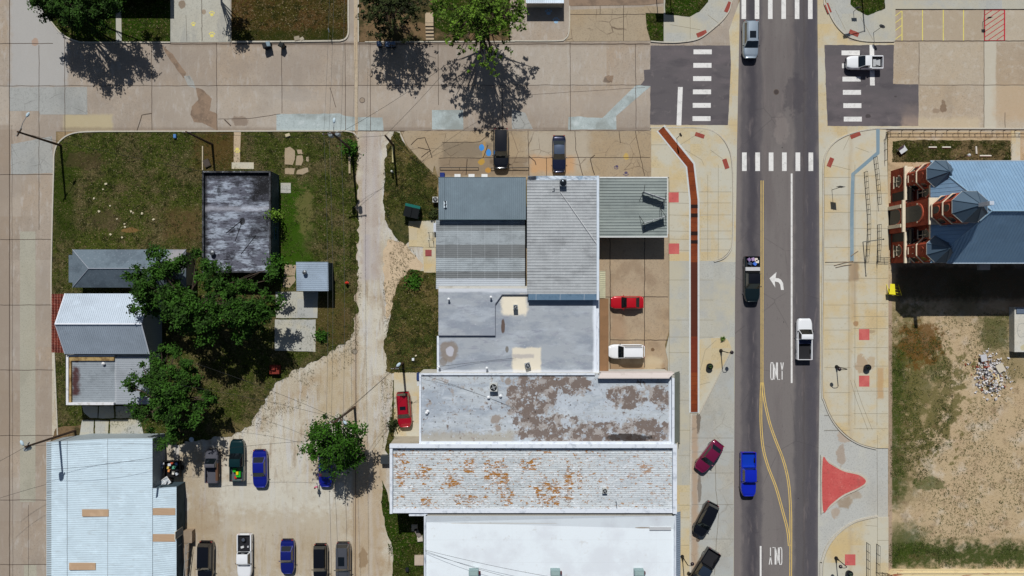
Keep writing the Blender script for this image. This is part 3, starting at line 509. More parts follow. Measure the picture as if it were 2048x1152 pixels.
mk.face([(p.x, p.y, .0125) for p in G(ar)][::-1])
def word(txt, cx, cy, w, h, flip):
    gl = {'O': [[(.2, 0), (.8, 0), (1, .15), (1, .85), (.8, 1), (.2, 1), (0, .85), (0, .15), (.2, 0)]], 'N': [[(0, 0), (0, 1)], [(0, 1), (1, 0)], [(1, 0), (1, 1)]], 'L': [[(0, 1), (0, 0), (1, 0)]], 'Y': [[(0, 1), (.5, .5), (.5, 0)], [(.5, .5), (1, 1)]]}
    n = len(txt); cw = w/n
    for i, ch in enumerate(txt):
        for st in gl[ch]:
            q = [(-w/2+cw*(i+.13)+u*cw*.74, (v-.5)*h) for u, v in st]
            if flip: q = [(-a, -b) for a, b in q]
            mk.ribbon([P(cx+a, cy-b) for a, b in q], .118, .0125+.0002*i)
word('ONLY', 1554, 742, 27, 34, False); word('ONLY', 1551, 1112, 27, 34, True)
struct('road_markings', M['white_paint'], mk)
mk = MB()
l1 = [(1522.3, 361), (1522, 770)]; r1 = [(1526.3, 361), (1526.5, 765)]
for off in (0, 4.2):
    mk.ribbon(G([(1522+off, 361), (1522+off*.9, 765)]), .11, .0125)
for off in (-1.8, 1.8):
    mk.ribbon(G(smooth([(1523+off, 765), (1522+off, 800), (1522+off, 850), (1526+off, 895), (1536+off, 933), (1552+off, 975), (1566+off, 1025), (1575+off, 1060), (1578.5+off, 1092)], 5)), .11, .0128)
    mk.ribbon(G(smooth([(1525+off, 765), (1529+off, 800), (1539+off, 845), (1551+off, 880), (1567+off, 922), (1577+off, 965), (1581+off, 1020), (1581.5+off, 1092), (1580+off, 1400), (1580+off, 2000)], 5)), .11, .0125)
struct('road_markings', M['yellow_paint'], mk)
mk = MB()
for x in (1845, 1886.5, 1927): mk.ribbon(G([(x, 20), (x, 81)]), .12, .005)
mk.ribbon(G([(1804, 22), (1804, 82)]), .12, .005)
for y in (32, 46, 61, 79): mk.ribbon(G([(1790.5, y), (1803, y-10)]), .09, .0056)
struct('parking_markings', M['pale_yellow'], mk)
mk = MB(); mk.ribbon(G([(1969, 20), (2009, 20), (2009, 81), (1969, 81)]), .2, .005, closed=True)
for i in range(-3, 8):
    y0, y1 = 30+i*11, 30+i*11-26; x0, x1 = 1970, 2008
    f = lambda y, a=(x0, y0), b=(x1, y1): a[0]+(y-a[1])/(b[1]-a[1])*(b[0]-a[0])
    if y0 > 80: x0, y0 = f(80), 80
    if y1 < 21: x1, y1 = f(21), 21
    if x1 > x0+1: mk.ribbon(G([(x0, y0), (x1, y1)]), .09, .0056)
struct('parking_markings', M['red_paint'], mk)
def paw(m, px, py, s, rot=0, z=.034):
    mk = MB(); ca, sa = math.cos(R(rot)), math.sin(R(rot))
    def blob(u, v, a, b):
        pts = []
        for k in range(12):
            t = k*math.pi/6; x, y = u+a*math.cos(t), v+b*math.sin(t); pts.append((px+(x*ca-y*sa)*s, py-(x*sa+y*ca)*s))
        w = G(pts); mk.face([(p.x, p.y, z) for p in w])
    blob(0, -.25, .62, .5)
    for u, v in ((-.75, .35), (-.3, .75), (.3, .75), (.75, .35)): blob(u, v, .2, .3)
    struct('paw_print', m, mk)
paw(M['pale_yellow'], 424, 28, 6, 0); paw(M['pale_yellow'], 387, 49, 5, 10); paw(M['pale_yellow'], 424, 70, 6.5, 0)
paw(M['pale_yellow'], 475, 300, 6, 180, .073); paw(M['paw_blue'], 1097, 25, 7, 0, .064); paw(M['paw_blue'], 1112, 42, 7, 0, .064)
paw(M['paw_purple'], 1233, 334, 5, 150, .024); paw(M['paw_purple'], 1252, 347, 5.5, 180, .024)
mk = MB()
for a, b in ((964, 295), (977, 305)): mk.face([(p.x, p.y, .024) for p in G(rough([(a+5*math.cos(t*.52), b-7*math.sin(t*.52)) for t in range(12)], 1.5, 2))])
struct('blue_marks', M['blue_paint'], mk)

slab('lawn', M['yard_east'], rough([(1786, 283), (1812, 280), (2020, 281), (2021, 324), (1784, 324)], 1.5, 5), .0, .03)
slab('path', M['walk'], [(2022, 262), (2040, 262), (2040, 324), (2022, 324)], .0, .05)
# ================================================================ BUILDINGS
def rib_surf(mb, n, f0, f1, h=.04, rib=.28, nrm=Vector((0, 0, 1))):
    """ribbed sheet metal: f0(u), f1(u) are the two ends of the line at u"""
    us = []
    for i in range(n):
        a = i/n; us += [(a, 0), ((i+1-rib)/n, 0), ((i+1-rib*.75)/n, h), ((i+1-rib*.25)/n, h)]
    us.append((1.0, 0)); vs = []
    for u, e in us: vs += [f0(u)+nrm*e, f1(u)+nrm*e]
    mb.add(vs, [(2*i, 2*i+1, 2*i+3, 2*i+2) for i in range(len(us)-1)])
def rib_quad(mb, A, B, C_, D, n, h=.04, rib=.28):
    """ribs run A->D, n of them between A and B"""
    rib_surf(mb, n, lambda u: A.lerp(B, u), lambda u: D.lerp(C_, u), h, rib)
def R4(x0, y0, x1, y1, z): return P(x0, y0, z), P(x1, y0, z), P(x1, y1, z), P(x0, y1, z)
def ring(mb, x0, y0, x1, y1, t, z0, z1):
    """parapet ring in world metres (x0<x1, y0<y1)"""
    mb.bounds(x0, y1-t, z0, x1, y1, z1); mb.bounds(x0, y0, z0, x1, y0+t, z1)
    mb.bounds(x0, y0+t, z0, x0+t, y1-t, z1-.003); mb.bounds(x1-t, y0+t, z0, x1, y1-t, z1-.003)
def opening(par, kind, c, w, h, axis, out, glass=None, frame=None):
    """door or window on a wall: c = centre of its foot, axis 'x' or 'y' = wall direction, out = outward normal sign"""
    fr = MB(); pn = MB(); t = .06; d = (lambda s, q: (s, q) if axis == 'x' else (q, s))
    def bx(mb, ds, dz, sw, sh, th):
        off = out*th/2; cx, cy = (c[0]+ds, c[1]+off) if axis == 'x' else (c[0]+off, c[1]+ds)
        sz = (sw, th, sh) if axis == 'x' else (th, sw, sh); mb.box((cx, cy, c[2]+dz), sz)
    bx(pn, 0, h/2, w-2*t, h-2*t, .05)
    bx(fr, -w/2+t/2, h/2, t, h, .10); bx(fr, w/2-t/2, h/2, t, h, .10); bx(fr, 0, h-t/2, w-2*t, t, .10); bx(fr, 0, t/2, w-2*t, t, .10)
    if kind == 'window': bx(fr, 0, h/2, .04, h-2*t, .08)
    p = pn.build(kind, glass or B['glass'], par); fr.build('frame', frame or B['trim'], p)
    if kind == 'door':
        hb = MB(); bx(hb, w/2-.2, h*.47, .04, .16, .12); hb.build('handle', B['steel'], p)
    return p
B = {}
B['glass'] = plain(26, 32, 38, .12, 0, name='dark_glass', spec=.6, coat=.6); B['trim'] = plain(214, 208, 192, .7, name='trim'); B['steel'] = plain(120, 124, 128, .4, .7)
B['stucco'] = surf('stucco_wall', C(176, 168, 150), [('n', C(140, 130, 112), .8, .45, .7, .6)]); B['block'] = surf('painted_block', C(196, 194, 186), [('w', C(150, 148, 140), 2, .2, .015, .5), ('n', C(150, 144, 130), .9, .5, .75, .6)])
B['brickwall'] = surf('brick_wall', C(140, 78, 58), [('w', C(170, 150, 130), 2, .09, .014, .6), ('n', C(110, 56, 42), 2, .45, .65, .6)])
B['teal_wall'] = surf('teal_wall', C(62, 78, 86), [('n', C(44, 56, 62), .9, .45, .65, .7), ('w', C(40, 50, 56), 1, .9, .03, .6)])
B['metal_wall'] = surf('metal_wall', C(150, 160, 164), [('w', C(100, 110, 114), 1, .3, .03, .5)], rough=.6)
def metal(name, c, extra=(), z=4, rough=.5, met=.15, grime=.6):
    d = [int(v*.82) for v in c]; l = [min(255, int(v*1.08)) for v in c]
    return surf(name, C(*c), [('n', C(*d), .35, .45, .68, grime), ('n', C(*l), .8, .5, .7, .5), ('n', C(*d), 3, .55, .75, grime), ('n', C(*[int(v*.6) for v in c]), 9, .62, .76, grime*.7)]+list(extra), rough=rough, metal=met, z=z, spec=.3)
def bld(name, label, px, py, cat='building', group=None):
    p = P(px, py); return thing(name, label, cat, (p.x, p.y, 0), group)
def wallbox(par, A, C_, z, m, inset=.05, top=.06):
    x0, x1 = sorted((A.x, C_.x)); y0, y1 = sorted((A.y, C_.y))
    MB().bounds(x0+inset, y0+inset, -.02, x1-inset, y1-inset, z-top).build('wall', m, par); return x0+inset, y0+inset, x1-inset, y1-inset

# ---- black roofed building in the north-west lawn
z = 3.3; A, B_, C_, D = R4(404, 342, 541, 545, z); t = bld('tar_roof_building', 'low building with streaky black tar roof and dark teal side wall', 480, 445)
w = wallbox(t, A, C_, z, B['teal_wall'], .0, .45)
MB().bounds(A.x+.2, C_.y+.2, z-.44, C_.x-.2, A.y-.2, z-.40).build('roof', surf('tar_roof', C(96, 98, 110), [('n', C(168, 178, 192), 1.3, .45, .62, .85, (.45, 1.4, 1)), ('n', C(36, 36, 44), .7, .54, .66, .8), ('n', C(26, 26, 32), 3.0, .52, .66, .85, (.4, 1.8, 1)), ('n', C(20, 20, 24), 7, .54, .7, .7, (.5, 1.5, 1)),
    ('r', C(16, 15, 18), 500, 342, 545, 400, 34, .95, 2), ('r', C(18, 16, 20), 400, 342, 545, 356, 10, .9, 2), ('r', C(26, 25, 30), 500, 430, 545, 480, 22, .6, 2), ('r', C(26, 24, 26), 404, 342, 412, 545, 8, .9), ('c', C(14, 12, 16), 482, 442, 6, 8, .9, .5), ('y', C(214, 216, 226), 412, 421, 10, .35), ('n', C(220, 222, 232), 9, .6, .75, .5)], z=z, bump=(3, .06), rough=.8), t)
mb = MB(); ring(mb, A.x, C_.y, C_.x, A.y, .2, z-.44, z); mb.each('parapet', surf('parapet_tar', C(78, 80, 84), [('n', C(34, 34, 38), 1.5, .4, .6, .9), ('n', C(190, 194, 198), 2.5, .6, .7, .5)]), t)
mb = MB()
for (a, b), (c, d) in (((484, 440), (452, 466)), ((484, 444), (470, 482)), ((512, 470), (482, 508))): mb.tube([P(a, b, z-.36), P(c, d, z-.36)], .03, 5)
mb.build('roof_wire', plain(20, 20, 24), t)
for yy in (465,): opening(t, 'window', (w[2], P(0, yy, z).y, 1.1), 1.6, .8, 'y', 1, frame=plain(60, 100, 110))
opening(t, 'door', (P(480, 0, z).x, w[3], 0), 1.0, 2.1, 'x', 1)
pt = thing('roof_vent', 'grey round vent pipe on the black tar roof', 'vent', P(427, 506, z)+Vector((0, 0, -.4)))
MB().lathe(P(427, 506, z-.4), [(.2, 0), (.2, .35), (.34, .38), (.3, .55), (.05, .62)], 12).build('pipe', B['steel'], pt)
# ---- grey hip roofed cottage
z = 2.9; t = bld('shingle_cottage', 'small grey shingle hip roofed cottage under the big dark tree', 260, 540, 'house')
A, B_, C_, D = R4(145, 499, 372, 575, z); wallbox(t, A, C_, z, B['stucco'], .3)
r1, r2 = P(177, 537, 4.3), P(340, 537, 4.3)
shing = surf('grey_shingle', C(104, 118, 128), [('n', C(82, 94, 104), .6, .45, .62, .7), ('w', C(86, 92, 104), 1, .16, .03, .5), ('n', C(160, 166, 176), 5, .55, .75, .5), ('n', C(70, 76, 86), 12, .55, .75, .5), ('r', C(168, 160, 160), 340, 498, 372, 540, 18, .6)], z=z)
mb = MB(); mb.face([D, C_, r2, r1]); mb.face([B_, A, r1, r2]); mb.face([A, D, r1]); mb.face([C_, B_, r2]); mb.face([A-Vector((0, 0, .12)), B_-Vector((0, 0, .12)), C_-Vector((0, 0, .12)), D-Vector((0, 0, .12))])
for a, b in ((A, B_), (B_, C_), (C_, D), (D, A)): mb.face([a-Vector((0, 0, .12)), b-Vector((0, 0, .12)), b, a])
mb.build('roof', shing, t)
mb = MB(); mb.tube([r1, r2], .07, 5)
for q, r in ((A, r1), (D, r1), (B_, r2), (C_, r2)): mb.tube([q, r], .05, 5)
mb.build('ridge_cap', plain(150, 156, 166), t)
a, b = P(137.5, 510, 2.6), P(152, 565, 2.6); MB().bounds(a.x, b.y, 2.5, b.x, a.y, 2.62).build('porch_roof', shing, t)
mb = MB()
for yy in (514, 561): q = P(140, yy, 2.6); mb.bounds(q.x, q.y-.06, 0, q.x+.12, q.y+.06, 2.5)
mb.each('porch_post', B['trim'], t)
opening(t, 'door', (A.x+.3, (A.y+C_.y)/2, 0), .95, 2.0, 'y', -1); opening(t, 'window', (A.x+.3, A.y-1.6, 1), .9, .9, 'y', -1)
for xx in (200, 260, 320): opening(t, 'window', (P(xx, 0, z).x, C_.y+.3, 1), 1, 1, 'x', -1)
# ---- little metal shed
z = 2.6; t = bld('metal_shed', 'small shed with pale blue ribbed metal roof and one round vent', 626, 554, 'shed')
A, B_, C_, D = R4(593, 524, 657, 582, z); A.z = B_.z = 2.8; wallbox(t, A, C_, z, B['teal_wall'], .06)
mb = MB(); rib_quad(mb, D, A, B_, C_, 15, .03, .2); mb.build('roof', metal('shed_roof', (168, 184, 200), z=z), t)
mb = MB(); mb.bounds(A.x, C_.y, z-.1, C_.x, C_.y+.06, z+.0); mb.bounds(A.x, A.y-.06, z+.08, C_.x, A.y, z+.18); mb.each('fascia', plain(196, 210, 220, .5), t)
q = P(611, 545, 2.7); v = MB().lathe((q.x, q.y, 2.7), [(.12, 0), (.12, .35), (.3, .38), (.26, .55), (.06, .6)], 12).build('vent', B['steel'], t)
opening(t, 'door', (P(625, 0, z).x, C_.y+.06, 0), 1.6, 2.0, 'x', -1, plain(90, 100, 108))
# ---- white gabled metal barn with rusty awning
ze, zr = 3.5, 5.4; t = bld('gabled_metal_barn', 'white ribbed metal gable roof building with rusty awning beside the west street', 208, 648)
xa, xb = P(130, 0, ze).x, P(299, 0, ze).x; yn, ys = P(0, 587, ze).y, P(0, 708, ze).y; yr = P(0, 648, zr).y
MB().prism([(xa+.15, ys+.1), (xb-.15, ys+.1), (xb-.15, yn-.1), (xa+.15, yn-.1)], -.02, ze-.05).build('wall', B['metal_wall'], t)
mb = MB()
for x in (xa+.15, xb-.15): mb.face([(x, ys+.1, ze-.06), (x, yn-.1, ze-.06), (x, yr, zr-.08)])
mb.each('gable_wall', B['metal_wall'], t)
mr_ = metal('barn_roof', (184, 196, 208), z=ze, grime=.25)
mb = MB(); rib_surf(mb, 42, lambda u: Vector((xa+(xb-xa)*u, yn, ze)), lambda u: Vector((xa+(xb-xa)*u, yr, zr)), .04, .22); rib_surf(mb, 42, lambda u: Vector((xa+(xb-xa)*u, ys, ze)), lambda u: Vector((xa+(xb-xa)*u, yr, zr)), .04, .22); mb.build('roof', mr_, t)
mb = MB(); mb.tube([(xa, yr, zr+.03), (xb, yr, zr+.03)], .11, 6)
for x in (xa, xb): mb.tube([(x, yn, ze), (x, yr, zr), (x, ys, ze)], .07, 5)
mb.build('ridge_cap', plain(228, 232, 240, .5), t)
rust = surf('rusty_metal', C(112, 44, 30), [('n', C(70, 26, 20), .9, .4, .6, .8), ('w', C(170, 120, 104), 0, .42, .16, .55), ('n', C(176, 126, 110), 2.4, .55, .7, .6, (.5, 2, 1)), ('n', C(60, 24, 20), 5, .55, .75, .6)], z=2.6)
A, B_, C_, D = R4(103, 588, 134, 705, 2.5); B_.z = C_.z = 2.95; mb = MB(); rib_quad(mb, D, A, B_, C_, 22, .04, .35); mb.build('awning', rust, t)
mb = MB()
for yy in (592, 628, 665, 701): q = P(105, yy, 2.5); mb.bounds(q.x-.05, q.y-.05, 0, q.x+.05, q.y+.05, 2.45)
mb.each('awning_post', plain(96, 52, 40), t)
opening(t, 'door', (xa+.15, yr, 0), 1.8, 2.2, 'y', -1, plain(120, 126, 130))
# ---- low flat building with white parapet
z = 3.1; t = bld('flat_parapet_building', 'low building with worn grey corrugated roof and white parapet next to the gabled barn', 210, 760)
A, B_, C_, D = R4(132, 710, 296, 810, z); w = wallbox(t, A, C_, z, B['block'], .0, .55)
mb = MB(); x0, y0, x1, y1 = A.x, C_.y, C_.x, A.y; xm = P(227, 0, z).x
wp = surf('white_coping', C(226, 226, 228), [('n', C(170, 164, 150), 2, .5, .7, .6)])
mb.bounds(x0, y0, z-.5, x0+.3, y1, z); mb.bounds(x0+.3, y0, z-.5, xm, y0+.3, z-.003); mb.bounds(x0+.3, y1-.2, z-.5, xm, y1, z-.05); mb.each('parapet', wp, t)
mb = MB(); mb.bounds(x0+.3, y0+.3, z-.5, x0+.55, y1-.2, z-.15); mb.bounds(x0+.55, y1-.75, z-.5, xm, y1-.2, z-.12); mb.each('curb', surf('yellow_board', C(176, 150, 100), [('n', C(110, 84, 50), 1.5, .45, .65, .8)]), t)
mb = MB(); rib_quad(mb, Vector((x0+.55, y0+.02, z-.45)), Vector((x0+.55, y1-.25, z-.35)), Vector((x1, y1-.25, z-.35)), Vector((x1, y0+.02, z-.45)), 26, .03, .3)
mb.build('roof', metal('worn_corrugated', (158, 166, 172), [('r', C(84, 50, 48), 141, 735, 154, 792, 9, .95, 2.2), ('x', C(196, 200, 204), 226, 229, 3, .7), ('c', C(96, 60, 54), 150, 722, 6, 4, .8), ('x', C(188, 192, 198), 229, 300, 4, .4)], z=z, grime=.8), t)
q = P(209, 727, z-.4); MB().lathe((q.x, q.y, z-.4), [(.08, 0), (.08, .3), (.22, .32), (.05, .46)], 10).build('vent', plain(230, 230, 230), t)
opening(t, 'window', (x0, (y0+y1)/2+1.4, 1), 1.2, 1.1, 'y', -1); opening(t, 'door', (x0, (y0+y1)/2-1, 0), 1, 2.1, 'y', -1)
for xx in (180, 214): opening(t, 'window', (P(xx, 0, z).x, y0, 1), 1.2, 1, 'x', -1)
# ---- big white warehouse, bottom left
z = 3.3; t = bld('white_warehouse', 'large white ribbed metal warehouse with tan skylight panels beside the gravel lot', 220, 1020, 'warehouse')
x0, x1, x2 = P(92, 0, z).x, P(304.5, 0, z).x, P(353, 0, 2.5).x; y1 = P(0, 885, z).y; y1b = P(0, 877, z).y; yb = P(0, 1300, z).y; y2 = P(0, 974, 2.6).y
xk = P(152, 0, z).x; mw = metal('warehouse_roof', (204, 222, 232), [('x', C(150, 160, 166), 216, 217.4, 1.5, .8), ('x', C(120, 130, 138), 133.6, 135, 1.5, .85), ('n', C(176, 186, 190), 2.5, .55, .7, .5, (.3, 1.5, 1))], z=z, grime=.22, rough=.55, met=.0)
MB().prism([(x0+.05, yb), (x1-.02, yb), (x1-.02, y1b-.05), (xk, y1b-.05), (x0+.05, y1-.05)], -.02, z-.08).build('wall', B['metal_wall'], t)
mb = MB(); zz = lambda x: z+.25-.25*abs(x-P(217, 0, z).x)/((x1-x0)/2)
rib_surf(mb, 96, lambda u: Vector((x0, yb+(y1-yb)*u, z-.1)), lambda u: Vector((P(217, 0, z).x, yb+(y1b-yb)*u, z+.15)), .03, .3); rib_surf(mb, 96, lambda u: Vector((P(217, 0, z).x, yb+(y1b-yb)*u, z+.15)), lambda u: Vector((x1, yb+(y1b-yb)*u, z-.05)), .03, .3)
mb.build('roof', mw, t)
mb = MB(); A, B_, C_, D = Vector((x1+.0, yb, 3.16)), Vector((x1, y2, 3.16)), Vector((x2, y2, 2.5)), Vector((x2, yb, 2.5)); rib_quad(mb, A, B_, C_, D, 75, .03, .3); mb.build('side_roof', mw, t)
MB().bounds(x1, yb, -.02, x2-.06, y2-.05, 2.44).build('side_wall', B['teal_wall'], t)
tn = surf('skylight_panel', C(190, 160, 130), [('w', C(150, 122, 96), 1, .2, .05, .5), ('n', C(206, 178, 148), .8, .5, .7, .6)])
for a in ((164, 1019, 217, 1033, z+.22), (138, 1126, 191, 1140, z+.2), (306, 1016, 351, 1030, 0), (306, 1068, 351, 1083, 0)):
    if not a[4]:
        q = [P(a[0], a[1], 3.14), P(a[2], a[1], 2.52), P(a[2], a[3], 2.52), P(a[0], a[3], 3.14)]; u = Vector((0, 0, .06)); MB().add([v-u*2 for v in q]+[v+u for v in q], [(4, 7, 6, 5), (0, 1, 5, 4), (1, 2, 6, 5), (2, 3, 7, 6), (3, 0, 4, 7)]).build('skylight_panel', tn, t); continue
    a0, b0 = P(a[0], a[1], a[4]), P(a[2], a[3], a[4]); MB().bounds(a0.x, b0.y, a[4]-.1, b0.x, a0.y, a[4]).build('skylight_panel', tn, t)
opening(t, 'door', (x2-.06, P(0, 1056, 0).y, .9), 1.0, 2.0, 'y', 1, plain(110, 116, 120))
# wheelchair ramp
t = bld('entrance_ramp', 'long grey wooden entrance ramp with handrails beside the white warehouse', 372, 1100, 'ramp')
wd = surf('ramp_boards', C(150, 132, 112), [('w', C(90, 76, 62), 1, .14, .02, .6), ('n', C(170, 154, 134), 2, .5, .7, .6)])
a, b = P(364, 1062, .9), P(384, 1086, .9); mb = MB(); mb.bounds(a.x, b.y, .8, b.x, a.y, .9); mb.bounds(a.x, b.y, -.02, b.x, a.y, .79); mb.build('landing', wd, t)
a1, b1, c1, d1 = P(364, 1086.5, .9), P(378, 1086.5, .9), P(371, 1200, .25), P(354, 1200, .25)
mb = MB(); mb.face([d1, c1, b1, a1]); mb.face([a1-Vector((0, 0, .1)), b1-Vector((0, 0, .1)), c1-Vector((0, 0, .1)), d1-Vector((0, 0, .1))]); mb.face([b1, c1, c1-Vector((0, 0, .3)), b1-Vector((0, 0, .3))]); mb.build('ramp_deck', wd, t)
for s, (p, q) in enumerate(((a1, d1), (b1, c1))):
    mb = MB(); up = Vector((0, 0, 1)); mb.tube([p+up*.95, q+up*.95], .03, 5); mb.tube([p+up*.5, q+up*.5], .02, 5)
    for k in range(8): m_ = p.lerp(q, k/7); mb.tube([Vector((m_.x, m_.y, 0)), m_+up*.95], .03, 5)
    mb.build('handrail', plain(176, 184, 186, .5), t)

# ---- teal grey ribbed shop roof
zA = 3.9; t = bld('teal_roof_shop', 'shop with blue grey fine ribbed metal roof facing the small parking area', 965, 397, 'shop')
A, B_, C_, D = R4(877, 355, 1052, 438, zA); w = wallbox(t, A, C_, zA, B['stucco'], .12, .15); D.z = C_.z = zA-.15
mb = MB(); rib_quad(mb, A, B_, C_, D, 44, .03, .3); mb.build('roof', metal('teal_ribbed', (122, 138, 148), [('x', C(96, 110, 118), 888.5, 890, 2, .8), ('n', C(160, 170, 178), 6, .62, .74, .3)], z=zA, grime=.3), t)
mb = MB(); mb.bounds(D.x, D.y-.08, zA-.3, C_.x, D.y, zA-.08); mb.bounds(A.x, A.y, zA-.16, B_.x, A.y+.06, zA+.04); mb.each('gutter', plain(92, 112, 120, .5), t)
MB().box(P(890.5, 409, zA)+Vector((0, 0, -.02)), (.42, .85, .05)).build('roof_patch', plain(200, 214, 222), t)
for yy in (404, 411): q = P(891, yy, zA); MB().lathe((q.x, q.y, zA), [(.07, 0), (.07, .35), (.12, .36), (.05, .42)], 8).build('vent_pipe', plain(30, 34, 40), t)
for xx in (905, 1000): opening(t, 'window', (P(xx, 0, zA).x, w[3], .8), 2.0, 1.4, 'x', 1)
opening(t, 'door', (P(950, 0, zA).x, w[3], 0), 1.0, 2.1, 'x', 1)
# ---- banded corrugated roof
z = 3.05; t = bld('banded_roof_building', 'building with grey corrugated roof in darker and lighter bands behind the shop', 960, 512)
A, B_, C_, D = R4(872, 440, 1050, 578, z); wallbox(t, A, C_, z, B['stucco'], .05)
dk = C(112, 114, 114); mb = MB(); rib_quad(mb, D, A, B_, C_, 34, .035, .35)
mb.build('roof', metal('banded_corrugated', (168, 176, 180), [('r', dk, 860, 447, 1060, 461, 1.5, .55), ('r', dk, 860, 489, 1060, 516, 2, .8), ('r', dk, 860, 543, 1060, 557, 2, .8), ('n', C(70, 72, 74), 1.2, .55, .72, .5, (.3, 2, 1)), ('w', C(204, 210, 214), 0, 1.75, .06, .5), ('r', C(206, 212, 220), 872, 557, 1060, 578, 3, .6)], z=z, grime=.8), t)
opening(t, 'door', (A.x+.05, P(0, 480, z).y, 0), 1.0, 2.1, 'y', -1, plain(180, 190, 200)); opening(t, 'window', (A.x+.05, P(0, 540, z).y, 1), 1.0, 1, 'y', -1)
# ---- large light corrugated roof
z = 4.7; t = bld('corrugated_roof_shop', 'tall shop with light grey corrugated roof and crumpled white flashing at its street end', 1125, 475, 'shop')
A, B_, C_, D = R4(1054, 352, 1198, 588, z); w = wallbox(t, A, P(1198, 590, z), z, B['stucco'], .1, .1)
A2, D2 = P(1054, 360, z), P(1054, 588, z); mb = MB(); B2, C2 = P(1193, 360, z), P(1193, 588, z); rib_quad(mb, D2, A2, B2, C2, 39, .05, .34)
mb.build('roof', metal('light_corrugated', (176, 180, 182), [('w', C(206, 210, 214), 0, 1.25, .05, .35), ('n', C(128, 130, 132), .9, .5, .72, .55, (.4, 1.5, 1)), ('n', C(210, 210, 212), 2, .55, .75, .4), ('r', C(150, 158, 166), 1193, 352, 1198, 600, 2, .1)], z=z, grime=.5, rough=.6), t)
mb = MB(); n = 26
for i in range(n+1):
    for j in range(4):
        x = P(1056+137*i/n, 0, z).x; y = P(0, 352+9.5*j/3, z).y; mb.v.append((x, y, z+.1+.10*mnoise.noise(Vector((x*2.2, y*3, 0)))-.03*j))
mb.f += [(i*4+j, i*4+j+1, (i+1)*4+j+1, (i+1)*4+j) for i in range(n) for j in range(3)]; mb.mi += [0]*len(mb.f)
mb.build('flashing', surf('tarp_flashing', C(206, 216, 226), [('n', C(110, 150, 180), 1.2, .5, .66, .6), ('r', C(20, 28, 44), 1056, 352, 1072, 362, 4, .95, 2), ('n', C(120, 130, 140), 4, .56, .7, .5)], z=z, rough=.5), t)
mb = MB(); a, b = P(1193, 352, z), P(1198, 600, z); mb.bounds(a.x, b.y, z-.2, b.x, a.y, z+.22); mb.each('coping', surf('white_coping2', C(214, 224, 234), [('n', C(160, 176, 190), 2, .5, .7, .6, (3, .5, 1))]), t)
f0, f1 = P(1057, 588, z), P(1193, 600, z-.35); mb = MB(); mb.face([(f0.x, f1.y, z-.35), (f1.x, f1.y, z-.35), (f1.x, f0.y, z), (f0.x, f0.y, z)]); mb.face([(f0.x, f1.y, 3.3), (f1.x, f1.y, 3.3), (f1.x, f1.y, z-.35), (f0.x, f1.y, z-.35)]); mb.face([(f0.x, f1.y, 3.3), (f0.x, f1.y, z-.35), (f0.x, f0.y, z), (f0.x, f0.y, 3.3)])
mb.build('fascia', surf('blue_fascia', C(128, 160, 186), [('w', C(200, 214, 226), 0, 3.05, .12, .9), ('n', C(90, 124, 150), 1.2, .5, .68, .6)]), t)
opening(t, 'window', (P(1100, 0, z).x, w[3], .8), 2.4, 1.5, 'x', 1); opening(t, 'door', (P(1150, 0, z).x, w[3], 0), 1.2, 2.2, 'x', 1)
for yy in (490, 530, 560): opening(t, 'window', (w[2], P(0, yy, z).y, 1), 1.6, 1.4, 'y', 1)
MB().tube([P(1121, 384, z+.12), P(1193, 486, z+.25)], .03, 5).build('roof_conduit', plain(226, 226, 226), t)
# ---- canopy with posts
z = 3.0; t = bld('station_canopy', 'flat grey green ribbed metal canopy on posts beside the tall corrugated shop', 1266, 415, 'canopy')
A, B_, C_, D = R4(1199, 356, 1334, 473, z); mb = MB(); rib_quad(mb, D, A, B_, C_, 20, .06, .3)
mb.build('roof', metal('canopy_metal', (142, 151, 148), [('n', C(170, 178, 172), .5, .45, .65, .5, (.2, 2, 1)), ('n', C(190, 196, 196), 6, .62, .72, .4)], z=z, grime=.5), t)
mb = MB(); mb.bounds(A.x, A.y, z-.25, B_.x, A.y+.14, z+.06); mb.bounds(A.x, C_.y-.12, z-.25, B_.x, C_.y, z+.06); mb.bounds(B_.x, C_.y-.12, z-.25, B_.x+.07, A.y+.14, z+.05); mb.each('fascia', plain(228, 230, 228, .6), t)
MB().bounds(A.x, C_.y+.01, z-.2, B_.x-.01, A.y-.01, z-.14).build('ceiling', plain(170, 172, 168), t)
for xx, yy in ((1215, 368), (1215, 462), (1318, 368), (1318, 462)): q = P(xx, yy, z); MB().bounds(q.x-.09, q.y-.09, 0, q.x+.09, q.y+.09, z-.21).build('post', plain(206, 206, 200), t)
# V-shaped sign on the canopy
t = thing('canopy_sign', 'two blank sign boards set in a V on wire struts above the canopy', 'sign', (P(1310, 410, 3).x, P(1310, 410, 3).y, 3.06))
for p, q in (((1288, 383), (1331, 398)), ((1288, 446), (1331, 432))):
    a, b = P(*p, 4.3), P(*q, 4.3); d = (b-a).normalized(); nv = Vector((-d.y, d.x, 0))
    mb = MB().tube([a, b], .035, 4); bd = MB(); bd.add([Vector((v.x, v.y, zz)) for zz in (3.25, 4.3) for v in (a-nv*.03, b-nv*.03, b+nv*.03, a+nv*.03)], [(0, 1, 2, 3), (4, 5, 6, 7), (0, 1, 5, 4), (1, 2, 6, 5), (2, 3, 7, 6), (3, 0, 4, 7)])
    bd.build('board', plain(196, 198, 200), t); fr = MB()
    for k in (0, .5, 1): v = a.lerp(b, k); fr.tube([Vector((v.x, v.y, 3.02)), Vector((v.x, v.y, 4.45))], .035, 5)
    for k in (0, 1):
        v = a.lerp(b, k)
        for s in (-1, 1): u = v+nv*s*1.1; fr.tube([Vector((u.x, u.y, 3.05)), v], .03, 4)
    fr.build('strut', plain(34, 34, 38), t)
